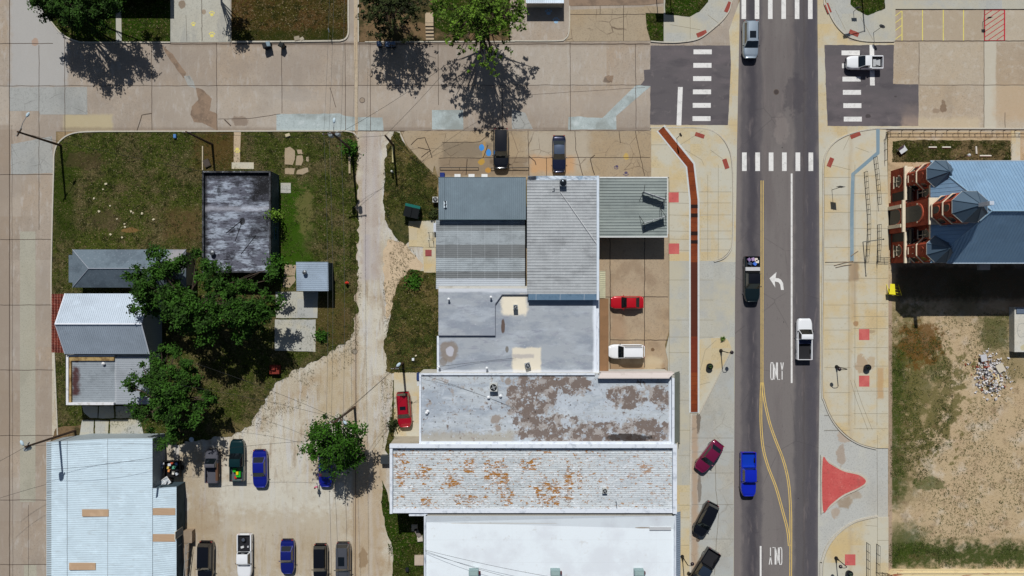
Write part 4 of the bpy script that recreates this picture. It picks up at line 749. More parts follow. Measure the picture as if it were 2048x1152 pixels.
t = thing('light_mast', 'thin dark mast hanging between the two canopy sign boards', 'mast', P(1322, 402, 3)); mb = MB().tube([P(1322, 402, 4.4), P(1322, 433, 4.4)], .025, 4); mb.tube([P(1322, 402, 3.05), P(1322, 402, 4.4)], .03, 4); mb.tube([P(1322, 433, 3.05), P(1322, 433, 4.4)], .03, 4); mb.build('bar', plain(60, 62, 66), t)
# ---- grey membrane roof
z = 3.5; t = bld('membrane_roof_building', 'building with smooth grey membrane roof on two levels and cream patches', 1040, 665)
poly = [(877, 572), (1058, 572), (1058, 590), (1198, 590), (1198, 748), (876, 748), (876, 672), (877, 672)]
mem = surf('grey_membrane', C(166, 172, 178), [('n', C(140, 148, 160), .25, .42, .62, .8, (1, 1.8, 1)), ('n', C(184, 192, 200), .5, .5, .68, .6, (.5, 1.6, 1)), ('n', C(140, 142, 156), 1.4, .52, .7, .6, (.6, 1.6, 1)), ('n', C(126, 128, 140), 6, .6, .74, .6, (2.4, .6, 1)), ('n', C(214, 216, 222), 4, .6, .72, .4),
    ('r', C(236, 226, 204), 1004, 590, 1054, 630, 8, .95, 2), ('r', C(232, 222, 200), 1025, 695, 1082, 747, 5, .9, 2), ('r', C(182, 176, 172), 1025, 708, 1068, 716, 4, .8, 2), ('c', C(136, 122, 108), 898, 702, 19, 22, .8, .5), ('c', C(188, 188, 196), 900, 703, 8, 10, .95, .6), ('c', C(92, 70, 56), 1006, 652, 4, 14, .9, .4), ('c', C(120, 116, 108), 1014, 699, 3.5, 7, .9, .2), ('c', C(126, 112, 96), 886, 724, 8, 8, .6), ('c', C(120, 112, 104), 1186, 742, 5, 2, .9),
    ('x', C(232, 238, 246), 1186, 1200, 6, .9), ('y', C(226, 230, 238), 740, 750, 5, .6), ('y', C(222, 226, 232), 570, 584, 5, .7)], z=z, rough=.7, bump=(2, .02))
MB().prism(G(poly, z), -.02, z-.03).build('wall', B['block'], t)
MB().prism(G([(877.5, 578), (1057.5, 578), (1057.5, 590.5), (1197, 590.5), (1197, 747), (877.5, 747)], z), z-.028, z).build('roof', mem, t)
mb = MB().prism(G([(877, 577), (1055, 577), (1055, 589), (1004, 589), (990.5, 608), (990.5, 671), (877, 671)], z+.25), z+.002, z+.25); mb.build('upper_roof', mem, t)
mb = MB(); mb.ribbon(G([(1055, 589), (1004, 589), (990.5, 608), (990.5, 671), (877, 671)], z+.25), .09, z+.25, .03); mb.build('edge_strip', plain(110, 114, 126), t)
mb = MB(); a, b = P(1192, 590, z), P(1198, 747, z); mb.bounds(a.x, b.y, z-.1, b.x, a.y, z+.2); a, b = P(874, 672, z), P(878, 748, z); mb.bounds(a.x, b.y, z-.2, b.x, a.y, z+.06); mb.each('coping', surf('white_coping3', C(226, 232, 240), [('n', C(160, 170, 184), 2.5, .52, .7, .7, (2, .5, 1))]), t)
for xx, yy, zz in ((898, 598, z+.25), (982, 594, z+.25), (974, 735, z), (879, 733, z)):
    q = P(xx, yy, zz); MB().lathe((q.x, q.y, zz), [(.1, 0), (.1, .55), (.17, .57), (.06, .66)], 10).build('vent_pipe', plain(236, 238, 240), t)
for yy in (620, 660, 720): opening(t, 'window', (P(1198, 0, z).x, P(0, yy, z).y, .7), 2.0, 1.5, 'y', 1)
opening(t, 'door', (P(1198, 0, z).x, P(0, 690, z).y, 0), 1.0, 2.1, 'y', 1)
mb = MB(); A, B_, C_, D = R4(1198.5, 597, 1217, 747, 2.6); A.z = D.z = 3.0; rib_quad(mb, D, A, B_, C_, 70, .03, .3); mb.build('awning', metal('tan_awning', (158, 122, 88), [('s', C(70, 50, 36), .7, .09, .8, .4)], z=2.7, met=0, grime=.4), t)
mb = MB(); A, B_, C_, D = R4(1198.5, 542, 1211, 596, 2.6); A.z = D.z = 3.0; rib_quad(mb, D, A, B_, C_, 14, .04, .3); mb.build('awning', metal('cream_awning', (208, 204, 172), z=2.7, met=0, grime=.3), t)
mb = MB()
for yy in (600, 637, 674, 711, 743): q = P(1215, yy, 2.6); mb.bounds(q.x-.04, q.y-.04, 0, q.x+.04, q.y+.04, 2.58)
mb.each('awning_post', plain(180, 170, 150), t)
sheet('threshold_strip', plain(168, 150, 126), [(1212, 540), (1220, 540), (1220, 748), (1212, 748)], .024)
# ---- stained roof
z = 4.6; zr_ = z-.35; t = bld('stained_roof_building', 'wide building with white roof half covered in brown stains', 1090, 815)
A, B_, C_, D = R4(838, 747, 1345, 888, z); w = wallbox(t, A, C_, z, B['block'], .0, .38)
br = C(126, 108, 98)
st_el = [(1060, 800, 52, 62), (1110, 860, 80, 34), (1200, 866, 90, 26), (1290, 862, 60, 30), (1150, 770, 40, 22), (1250, 795, 46, 26), (1320, 795, 24, 26), (1095, 780, 36, 36)]
wh_el = [(1150, 808, 26, 22), (1120, 800, 12, 20), (1200, 775, 24, 18), (1245, 838, 40, 10), (1190, 838, 30, 9), (1290, 815, 22, 14), (1215, 812, 20, 14), (1130, 845, 10, 12)]
st = surf('stained_roof', C(188, 195, 200), [('n', C(158, 168, 180), .3, .42, .62, .8, (.5, 1.6, 1)), ('n', C(206, 214, 222), .8, .5, .66, .6, (.6, 1.4, 1)), ('n', C(146, 154, 164), 2.2, .54, .70, .6, (.5, 2, 1)), ('n', C(152, 144, 134), .8, .58, .72, .5), ('r', C(172, 166, 152), 838, 864, 1030, 886, 14, .8, 2),
    ('k', C(164, 154, 146), .9, .58, .63, .8, (1, 1, 1), st_el, .15), ('k', C(120, 106, 98), .9, .61, .635, .95, (1, 1, 1), st_el, .15), ('k', C(190, 198, 206), 1.3, .60, .63, .9, (1, 1, 1), wh_el, .14), ('k', C(120, 106, 98), 2.2, .60, .63, .8, (1, 1, 1), st_el, .03), ('c', C(150, 134, 120), 992, 838, 10, 8, .8), ('c', C(150, 134, 120), 996, 856, 6, 7, .8), ('c', C(150, 136, 124), 1016, 764, 7, 8, .8), ('c', C(44, 34, 28), 1262, 876, 46, 9, .9, .9),
    ('n', C(92, 76, 70), 3, .58, .72, .4), ('s', C(44, 34, 32), 1.1, .14, .7, .4), ('n', C(206, 212, 218), 3.2, .62, .72, .5), ('x', C(214, 222, 230), 1338, 1346, 5, .9)], z=zr_, rough=.75, bump=(2, .03))
MB().bounds(w[0]+.05, w[1]+.05, zr_-.02, w[2]-.05, w[3]-.05, zr_).build('roof', st, t)
cop = surf('painted_coping', C(224, 230, 238), [('n', C(172, 180, 190), 1.6, .5, .7, .7)])
mb = MB(); x0, y0, x1, y1 = A.x, C_.y, C_.x, A.y; xr = P(1190, 0, z).x; mb.bounds(x0, y0, zr_-.05, x0+.25, y1, z-.15); mb.bounds(x0+.25, y1-.22, zr_-.05, xr, y1, z-.12); mb.bounds(x0+.25, y0, zr_-.05, x1, y0+.28, z-.06); mb.each('parapet', cop, t)
zc = z+.45; a, b = P(1202, 746, zc), P(1350, 756, zc); mb = MB(); xi = P(1196, 0, z).x; ye, yi = a.y, b.y+.05
mb.add([(a.x, ye, zc-.28), (b.x, ye, zc-.28), (b.x-.7, yi, zc), (xi, yi, zc), (xi, yi-.12, zc), (b.x-.7, yi-.12, zc), (xi, yi-.12, zr_-.02), (b.x-.7, yi-.12, zr_-.02)], [(0, 1, 2, 3), (3, 2, 5, 4), (4, 5, 7, 6)])
mb.face([(a.x, ye, zc-.28), (b.x, ye, zc-.28), (b.x, ye, 3), (a.x, ye, 3)]); mb.build('north_parapet_cap', surf('beige_cap', C(206, 196, 190), [('n', C(180, 170, 162), 1.5, .5, .7, .5)]), t)
gy = metal('green_grey_ribs', (130, 138, 128), z=3.3, grime=.4)
xa, xb, xc = P(1345, 0, zc).x, P(1350, 0, zc).x, P(1359, 0, 3.1).x; ya, yb_ = b.y, P(0, 888, z).y
mb = MB(); rib_surf(mb, 40, lambda u: Vector((xb, yb_+(ye-yb_)*u, zc-.28)), lambda u: Vector((xc, yb_+(ye-yb_)*u, 3.1)), .04, .35); mb.build('awning', gy, t)
mb = MB(); mb.bounds(xa, yb_, zr_, xb, yi-.12, zc-.26); mb.build('east_parapet', cop, t)
for yy in (780, 860): opening(t, 'window', (w[2], P(0, yy, z).y, .7), 2.6, 1.7, 'y', 1)
opening(t, 'door', (w[2], P(0, 820, z).y, 0), 1.2, 2.2, 'y', 1)
for xx, yy in ((977, 795), (853, 826), (1001, 792), (855, 823)): q = P(xx, yy, z); MB().lathe((q.x, q.y, zr_), [(.14, 0), (.14, .25), (.2, .27), (.06, .36)], 10).build('vent_pipe', plain(236, 238, 240), t)
q = P(834, 754, 3); MB().bounds(q.x-.15, q.y-.5, 1.2, A.x, q.y+.4, 2.4).build('meter_box', plain(40, 60, 110), t)
q = P(835, 766, 3); MB().bounds(q.x-.2, q.y-.5, 1, A.x, q.y+.2, 2.2).build('meter_box', plain(206, 208, 206), t)
# ---- rust flaked roof
z = 5.0; zr_ = z-.55; t = bld('rust_flaked_building', 'long building with white ribbed roof flaking to orange rust', 1065, 960)
A, B_, C_, D = R4(779, 889, 1354, 1028, z); w = wallbox(t, A, C_, z, B['stucco'], .0, .6)
ru = C(166, 112, 34); rd = C(140, 84, 50)
rust_el = [(1005, 965, 14, 45), (1088, 985, 18, 34), (1110, 985, 14, 30), (1137, 970, 9, 50), (940, 930, 14, 20), (1012, 990, 16, 24), (800, 935, 14, 40), (1160, 955, 6, 34), (1264, 953, 12, 8), (852, 1005, 12, 12), (930, 1000, 30, 12), (845, 945, 18, 20), (905, 960, 20, 16), (1060, 930, 24, 12), (1290, 935, 14, 12), (985, 945, 22, 30)]
fl = surf('flaked_roof', C(204, 210, 212), [('n', C(178, 186, 190), .5, .45, .65, .7, (.4, 1.6, 1)), ('n', C(226, 232, 238), 1.2, .5, .7, .6, (.5, 1.5, 1)), ('n', C(132, 136, 140), 3.0, .55, .66, .7, (.8, 2.4, 1)), ('k', C(240, 243, 246), 1.9, .585, .615, .7, (.8, 1.7, 1), rust_el, .05), ('k', C(112, 96, 84), 2.6, .595, .62, .85, (.9, 1.9, 1), rust_el, .05), ('k', ru, 1.9, .588, .606, .98, (.8, 1.7, 1), rust_el, .065), ('k', ru, 3.4, .625, .64, .95, (.9, 1.6, 1), rust_el, .05), ('k', rd, 4.0, .64, .67, .7, (.7, 2.2, 1), rust_el, .06),
    ('w', C(232, 236, 240), 1, .29, .05, .35), ('r', C(196, 204, 212), 1190, 904, 1340, 1010, 40, .25), ('c', C(40, 38, 44), 1335, 1022, 8, 5, .9, .5)], z=zr_, rough=.75)
mb = MB(); rib_quad(mb, Vector((w[0]+.1, w[1]+.1, zr_)), Vector((w[0]+.1, w[3]-.1, zr_)), Vector((w[2]-.1, w[3]-.1, zr_)), Vector((w[2]-.1, w[1]+.1, zr_)), 32, .04, .3); mb.build('roof', fl, t)
mb = MB(); x0, y0, x1, y1 = A.x, C_.y, C_.x, A.y; mb.bounds(x0, y1-.45, zr_-.1, x1, y1, z); mb.bounds(x0, y0, zr_-.1, x0+.35, y1-.45, z-.1); mb.bounds(x1-.5, y0, zr_-.1, x1, y1-.45, z-.02); mb.bounds(x0+.35, y0, zr_-.1, x1-.5, y0+.5, z-.35); mb.each('parapet', cop, t)
for yy in (920, 990): opening(t, 'window', (x1, P(0, yy, z).y, .7), 2.8, 1.8, 'y', 1)
opening(t, 'door', (x1, P(0, 955, z).y, 0), 1.2, 2.2, 'y', 1)
q = P(1232, 1000, zr_); MB().tube([(q.x, q.y, zr_), (q.x, q.y, zr_+1.2)], .05, 6).build('vent_pipe', plain(220, 224, 228), t)
# ---- bright white roof
z = 4.7; t = bld('bright_white_building', 'building with smooth bright white roof at the lower edge', 1100, 1110)
A, B_, C_, D = R4(848, 1031, 1352, 1330, z); w = wallbox(t, A, C_, z, B['block'], .0, .3)
wr = surf('white_membrane', C(234, 242, 247), [('n', C(216, 220, 226), .2, .45, .65, .6), ('w', C(206, 210, 214), 1, 2.85, .05, .5, .6), ('w', C(214, 218, 222), 0, 6.1, .05, .35), ('n', C(196, 192, 184), 1.2, .6, .75, .4), ('n', C(224, 222, 216), 6, .55, .75, .4), ('c', C(150, 126, 96), 1288, 1057, 16, 1.5, .8, .4), ('c', C(176, 156, 130), 1320, 1059, 24, 1.2, .6, .3), ('c', C(190, 176, 150), 1000, 1048, 120, 1.6, .4, .4)], z=z, rough=.6)
xn0, xn1 = w[0]+.1, w[2]-.1; ynn = w[3]-.02; yv = P(0, 1046, z).y; yv2 = P(0, 1060, z).y
mb = MB(); mb.face([(xn0, yv, z-.28), (xn1, yv2, z-.28), (xn1, ynn, z+.08), (xn0, ynn, z+.08)]); mb.face([(xn0, w[1]+.1, z-.22), (xn1, w[1]+.1, z-.22), (xn1, yv2, z-.28), (xn0, yv, z-.28)]); mb.build('roof', wr, t)
mb = MB(); mb.bounds(A.x, C_.y, z-.3, A.x+.22, A.y, z+.05); mb.bounds(C_.x-.22, C_.y, z-.3, C_.x, A.y, z+.05); mb.each('coping', surf('blue_white_coping', C(214, 220, 228), [('n', C(130, 140, 156), 1.6, .5, .68, .7, (2, .5, 1))]), t)
mb = MB(); rib_surf(mb, 70, lambda u: Vector((C_.x+.02, C_.y+(A.y-C_.y)*u, 3.7)), lambda u: Vector((P(1361, 0, 3.1).x, C_.y+(A.y-C_.y)*u, 3.1)), .05, .4); mb.build('awning', metal('blue_grey_ribs', (136, 150, 166), z=3.3, grime=.3), t)
a, b = P(1299, 1054, z-.2), P(1342, 1060, z-.2); MB().bounds(a.x, b.y, z-.25, b.x, a.y, z-.12).build('roof_grate', surf('grate', C(200, 202, 204), [('w', C(110, 112, 116), 0, .14, .05, .8)]), t)
for yy in (1080, 1140): opening(t, 'window', (C_.x, P(0, yy, z).y, .7), 2.6, 1.8, 'y', 1)
A, B_, C2, D = R4(818, 1020, 850, 1032, 4.4); mb = MB().bounds(A.x, C2.y, 4.2, B_.x+.3, A.y, 4.4); t2 = t; mb.build('lean_to_roof', cop, t2); MB().bounds(A.x+.1, C2.y+.1, -.02, B_.x, A.y, 4.18).build('lean_to_wall', B['brickwall'], t2)
# ---- small ones at the edges
z = 1.9; t = bld('white_roofed_shed', 'low shed with white blue roof at the top edge above blue paw prints', 1090, -20, 'shed')
A, B_, C_, D = R4(1052, -90, 1128, 5.5, z); wallbox(t, A, C_, z, B['stucco'], .1); mb = MB(); rib_quad(mb, A, B_, C_, D, 20, .03, .3); mb.build('roof', metal('white_blue_roof', (206, 220, 232), z=z), t); MB().bounds(D.x, D.y-.05, z-.15, C_.x, D.y, z+.02).build('fascia', plain(232, 236, 240), t)
z = 3.0; t = bld('dark_roof_house', 'house just beyond the top left edge that shades the green yard', 220, -90, 'house'); A, B_, C_, D = R4(60, -190, 322, -22, z); wallbox(t, A, C_, z, B['stucco'], .35)
r1, r2 = P(130, -106, 4.8), P(255, -106, 4.8); mb = MB(); mb.face([D, C_, r2, r1]); mb.face([B_, A, r1, r2]); mb.face([A, D, r1]); mb.face([C_, B_, r2]); mb.build('roof', shing, t); opening(t, 'door', (P(215, 0, z).x, C_.y+.35, 0), 1, 2.1, 'x', -1)
for xx in (150, 280): opening(t, 'window', (P(xx, 0, z).x, C_.y+.35, .9), 1.2, 1.2, 'x', -1)
t = bld('loading_block', 'low pale concrete block structure on the soil at the right edge', 2060, 660, 'platform')
z = 1.0; A, B_, C_, D = R4(2029, 614, 2110, 704, z); MB().bounds(A.x, C_.y, -.02, C_.x, A.y, z).build('base', concrete('pale_block', (206, 206, 198), [('c', C(190, 176, 120), 2035, 693, 6, 6, .6)]), t); b = P(2110, 627, z); MB().bounds(A.x+.2, b.y, z+.001, C_.x, A.y-.1, z+.12).build('shade_strip', plain(96, 110, 128), t)  # dark strip along the block's top edge is shade put into colour
q = P(2052, 660, z); mb = MB(); mb.ribbon([P(2041+6*math.cos(a_)+(8 if math.cos(a_) > 0 else 0), 660+14*math.sin(a_), z) for a_ in [k*.524 for k in range(12)]], .06, z+.002, .02, True); mb.build('rim', plain(180, 180, 172), t)
z = .7; t = bld('cream_terrace', 'long low cream terrace with peeling red edge in the bottom right corner', 1950, 1180, 'terrace'); A, B_, C_, D = R4(1779, 1142, 2600, 1500, z)
pc = surf('peeling_cream', C(226, 206, 160), [('n', C(150, 70, 44), .5, .56, .64, .9, (.35, 1.6, 1)), ('n', C(198, 176, 130), 1.5, .5, .7, .6)], z=z); MB().prism([(A.x+.6, A.y), (B_.x, A.y), (B_.x, C_.y), (A.x, C_.y), (A.x, A.y-.6)], -.02, z).build('deck', pc, t); MB().bounds(A.x+1, A.y-.3, z, B_.x, A.y-.15, z+.12).build('edge_board', pc, t)
# ================================================================ CHURCH
ch = thing('brick_church', 'red brick church with three towers and a blue standing seam metal roof', 'church', (60, 9.3, 0))
brick = surf('church_brick', C(158, 70, 46), [('w', C(96, 40, 30), 2, .09, .02, .5), ('n', C(112, 44, 32), 1.6, .45, .65, .6), ('n', C(172, 84, 60), 5, .55, .72, .5)])
cream = surf('cream_stone', C(226, 212, 186), [('n', C(190, 174, 146), 2, .5, .7, .5)]); archm = plain(190, 92, 66); dkglass = plain(22, 24, 28, .2, name='church_glass')
blue = metal('blue_seam_roof', (138, 170, 198), z=8, grime=.25, rough=.45, met=.35)
darkblue = metal('tower_roof_blue', (84, 104, 122), z=9, grime=.25, rough=.5, met=.3)
YN, YS, XW, XE, XR, YR, ZE, ZR = 15.5, 3.1, 51.2, 88.0, 55.6, 8.95, 7.5, 11.9
MB().bounds(51.6, 3.4, -.02, XE-.3, 15.2, ZE-.1).build('wall', brick, ch)
MB().bounds(51.25, 3.36, 7.1, XE-.2, 15.24, ZE-.05).build('cornice', cream, ch)
def topN(x): t = min(1, (x-XW)/(XR-XW)); return Vector((x, YN+(YR-YN)*t, ZE+(ZR-ZE)*t))
def topS(x): t = min(1, (x-XW)/(XR-XW)); return Vector((x, YS+(YR-YS)*t, ZE+(ZR-ZE)*t))
mb = MB(); ln = XE-XW
rib_surf(mb, 96, lambda u: Vector((XW+ln*u, YN, ZE)), lambda u: topN(XW+ln*u), .05, .14); rib_surf(mb, 96, lambda u: Vector((XW+ln*u, YS, ZE)), lambda u: topS(XW+ln*u), .05, .14)
def topW(y): t = (YN-y)/(YN-YR) if y > YR else (y-YS)/(YR-YS); return Vector((XW+(XR-XW)*t, y, ZE+(ZR-ZE)*t))
rib_surf(mb, 26, lambda u: Vector((XW, YS+(YN-YS)*u, ZE)), lambda u: topW(YS+(YN-YS)*u), .05, .14); mb.build('roof', blue, ch)
mb = MB(); mb.tube([(XR, YR, ZR+.04), (XE, YR, ZR+.04)], .10, 6); mb.tube([(XW, YN, ZE+.03), (XR, YR, ZR+.04)], .08, 5); mb.tube([(XW, YS, ZE+.03), (XR, YR, ZR+.04)], .08, 5); mb.build('ridge_cap', metal('blue_cap', (150, 184, 208), z=9), ch)
mb = MB(); mb.bounds(XW, YN, ZE-.16, XE, YN+.12, ZE+.02); mb.bounds(XW+2, YS-.12, ZE-.16, XE, YS, ZE+.02); mb.each('gutter', plain(170, 184, 196, .5), ch)
MB().bounds(64.2, YN+.12, ZE-.5, 66.6, YN+.5, ZE-.05).build('chimney_cap', plain(206, 206, 200), ch)
def arch(par, cx, cy, ang, w, z0, z1, out=.03, trim=archm, gl=dkglass, sill=True, cross=True):
    """arched opening on a wall whose outward direction is ang (degrees); cx, cy is the wall point"""
    n = Vector((math.cos(R(ang)), math.sin(R(ang)), 0)); s = Vector((-n.y, n.x, 0)); c = Vector((cx, cy, 0)); r = w/2; zc = z1-r
    prof = [(-r, z0), (r, z0)]+[(r*math.cos(k*math.pi/8), zc+r*math.sin(k*math.pi/8)) for k in range(9)]
    mb = MB(); vs = [c+s*a+Vector((0, 0, b))+n*out for a, b in prof]; mb.face(vs); m = len(vs); vb = [v-n*(out+.05) for v in vs]
    mb.add(vs+vb, [(i, (i+1) % m, m+(i+1) % m, m+i) for i in range(m)]); p = mb.build('window', gl, par)
    tb = MB(); ip = [(r*math.cos(k*math.pi/8), zc+r*math.sin(k*math.pi/8)) for k in range(9)]; op = [(a*1.22, zc+(b-zc)*1.22) for a, b in ip]
    vs = [c+s*a+Vector((0, 0, b))+n*(out+.06) for a, b in ip+op]+[c+s*a+Vector((0, 0, b)) for a, b in op]
    tb.add(vs, [(i, i+1, 9+i+1, 9+i) for i in range(8)]+[(9+i, 9+i+1, 18+i+1, 18+i) for i in range(8)]); tb.build('arch_trim', trim, p)
    fr = MB(); M_ = Matrix.Rotation(R(ang), 4, 'Z')
    def bx(a, z_, w_, h_, o): q = c+s*a+n*o; fr.box((q.x, q.y, z_), (.08, w_, h_), R(ang))
    if cross: bx(0, (z0+zc)/2, .05, zc-z0, out+.02); bx(0, z0+(zc-z0)*.55, w*.94, .05, out+.024)
    if sill: bx(0, z0-.07, w*1.25, .14, out+.05)
    if sill or w > 1.5:
        for a in (-1, 1): bx(a*r*1.12, zc-.02, r*.2, .2, out+.04)
    if not fr.v: return p
    fr.build('frame', cream, p); return p
# ground floor front, balconies, cornice line
MB().bounds(50.5, 3.3, -.02, 51.6, 15.6, 3.2).build('porch_wall', brick, ch); MB().bounds(50.25, 7.2, -.02, 50.5, 11.3, 3.2).build('porch_wall', brick, ch)
mb = MB(); mb.bounds(50.38, 3.2, 3.2, 50.72, 7.2, 3.42); mb.bounds(50.12, 7.2, 3.2, 50.5, 11.3, 3.42); mb.bounds(50.38, 11.3, 3.2, 50.72, 15.7, 3.42); mb.bounds(50.72, 3.3, 3.2, 51.6, 15.6, 3.24); mb.build('string_course', cream, ch)
MB().bounds(50.9, 3.25, 3.25, 51.1, 4.0, 3.6).build('balustrade', cream, ch)
arch(ch, 50.5, 13.9, 180, 1.3, .9, 2.7); arch(ch, 50.5, 4.85, 180, 1.3, .9, 2.7); arch(ch, 50.25, 9.3, 180, 1.9, .0, 2.9, sill=False, cross=False)
for y in (11.95, 6.6): MB().bounds(50.46, y-.55, .4, 50.52, y+.55, 3.0).build('recess_shade', plain(16, 16, 18), ch)  # near-black slabs on the wall face paint the shade of porch openings
mb = MB()
for y in (8.05, 10.55): mb.bounds(50.02, y-.22, -.02, 50.25, y+.22, 3.1)
mb.each('porch_column', cream, ch)
# upper square block of the middle tower with its tall arch
MB().bounds(50.55, 7.75, 3.25, 54.4, 10.9, 8.2).build('tower_base', brick, ch); arch(ch, 50.55, 9.33, 180, 2.0, 3.5, 7.0, sill=False, cross=False)
MB().bounds(50.5, 7.7, 8.2, 54.45, 10.95, 8.36).build('string_course', cream, ch)
for y in (12.0, 6.65):
    w_ = arch(ch, 51.6, y, 180, 1.2, 4.4, 6.7); MB().bounds(50.8, y-.8, 3.25, 50.95, y+.8, 4.2).build('railing', plain(30, 30, 32), ch)
    MB().bounds(51.5, y-.95, 7.15, 51.6, y+.95, 7.35).build('string_course', cream, ch)
def octo(cx, cy, rx, ry): return [(cx+rx/math.cos(R(22.5))*math.cos(R(22.5+45*k)), cy+ry/math.cos(R(22.5))*math.sin(R(22.5+45*k))) for k in range(8)]
def tower(cx, cy, rx, ry, z0, zl, ze, zt, cap=None):
    tw = MB().prism(octo(cx, cy, rx, ry), z0, ze).build('tower', brick, ch); lv = zl
    for i, zz in enumerate(zl):
        mb = MB().prism(octo(cx, cy, rx+.1, ry+.1), zz, zz+.15); mb.build('string_course', cream, tw)
    mb = MB().prism(octo(cx, cy, rx+.10, ry+.10), ze-.001, ze+.1); mb.build('eave', plain(196, 196, 190), tw)
    e = octo(cx, cy, rx+.08, ry+.08); mb = MB(); n = len(e); mb.add([(x, y, ze+.1) for x, y in e]+[(cx, cy, zt)], [(i, (i+1) % n, n) for i in range(n)]); rf = mb.build('tower_roof', darkblue, tw)
    mb = MB()
    for x, y in e: mb.tube([(x, y, ze+.12), (cx, cy, zt+.02)], .045, 4)
    mb.build('seam', metal('seam_dark_%d' % int(zt*10), (70, 92, 112), z=9), rf)
    return tw
for cy in (13.9, 4.75):
    tw = tower(52.2, cy, 1.58, 1.55, 3.25, (5.55,), 7.75, 9.6)
    for a in (180, 135, 225):
        q = R(a); rr = 1.58; arch(tw, 52.25+rr*math.cos(q), cy+rr*math.sin(q), a, .72, 3.9, 5.2, cross=False); arch(tw, 52.25+rr*math.cos(q), cy+rr*math.sin(q), a, .62, 5.95, 7.0, sill=False, cross=False)
tw = tower(52.6, 9.33, 1.95, 1.72, 8.37, (8.6, 10.7), 12.5, 14.6)
for a in (180, 135, 225):
    q = R(a); k = 1.95 if a == 180 else 1.84; arch(tw, 52.6+k*math.cos(q), 9.33+k*math.sin(q), a, .8, 9.0, 10.2, sill=False, cross=False); arch(tw, 52.6+k*math.cos(q), 9.33+k*math.sin(q), a, .8, 11.05, 12.1, sill=False, cross=False)
cp = MB(); cp.bounds(52.36, 9.12, 13.6, 52.84, 9.54, 16.2); cp.build('pinnacle', plain(196, 204, 216, .5), tw)
for x in range(58, 86, 4):
    arch(ch, x, 3.4, 270, 1.1, 2.0, 5.4); arch(ch, x, 15.2, 90, 1.1, 2.0, 5.4)
MB().bounds(62, 2.4, -.02, 63.4, 3.4, .5).build('step', B['trim'], ch)
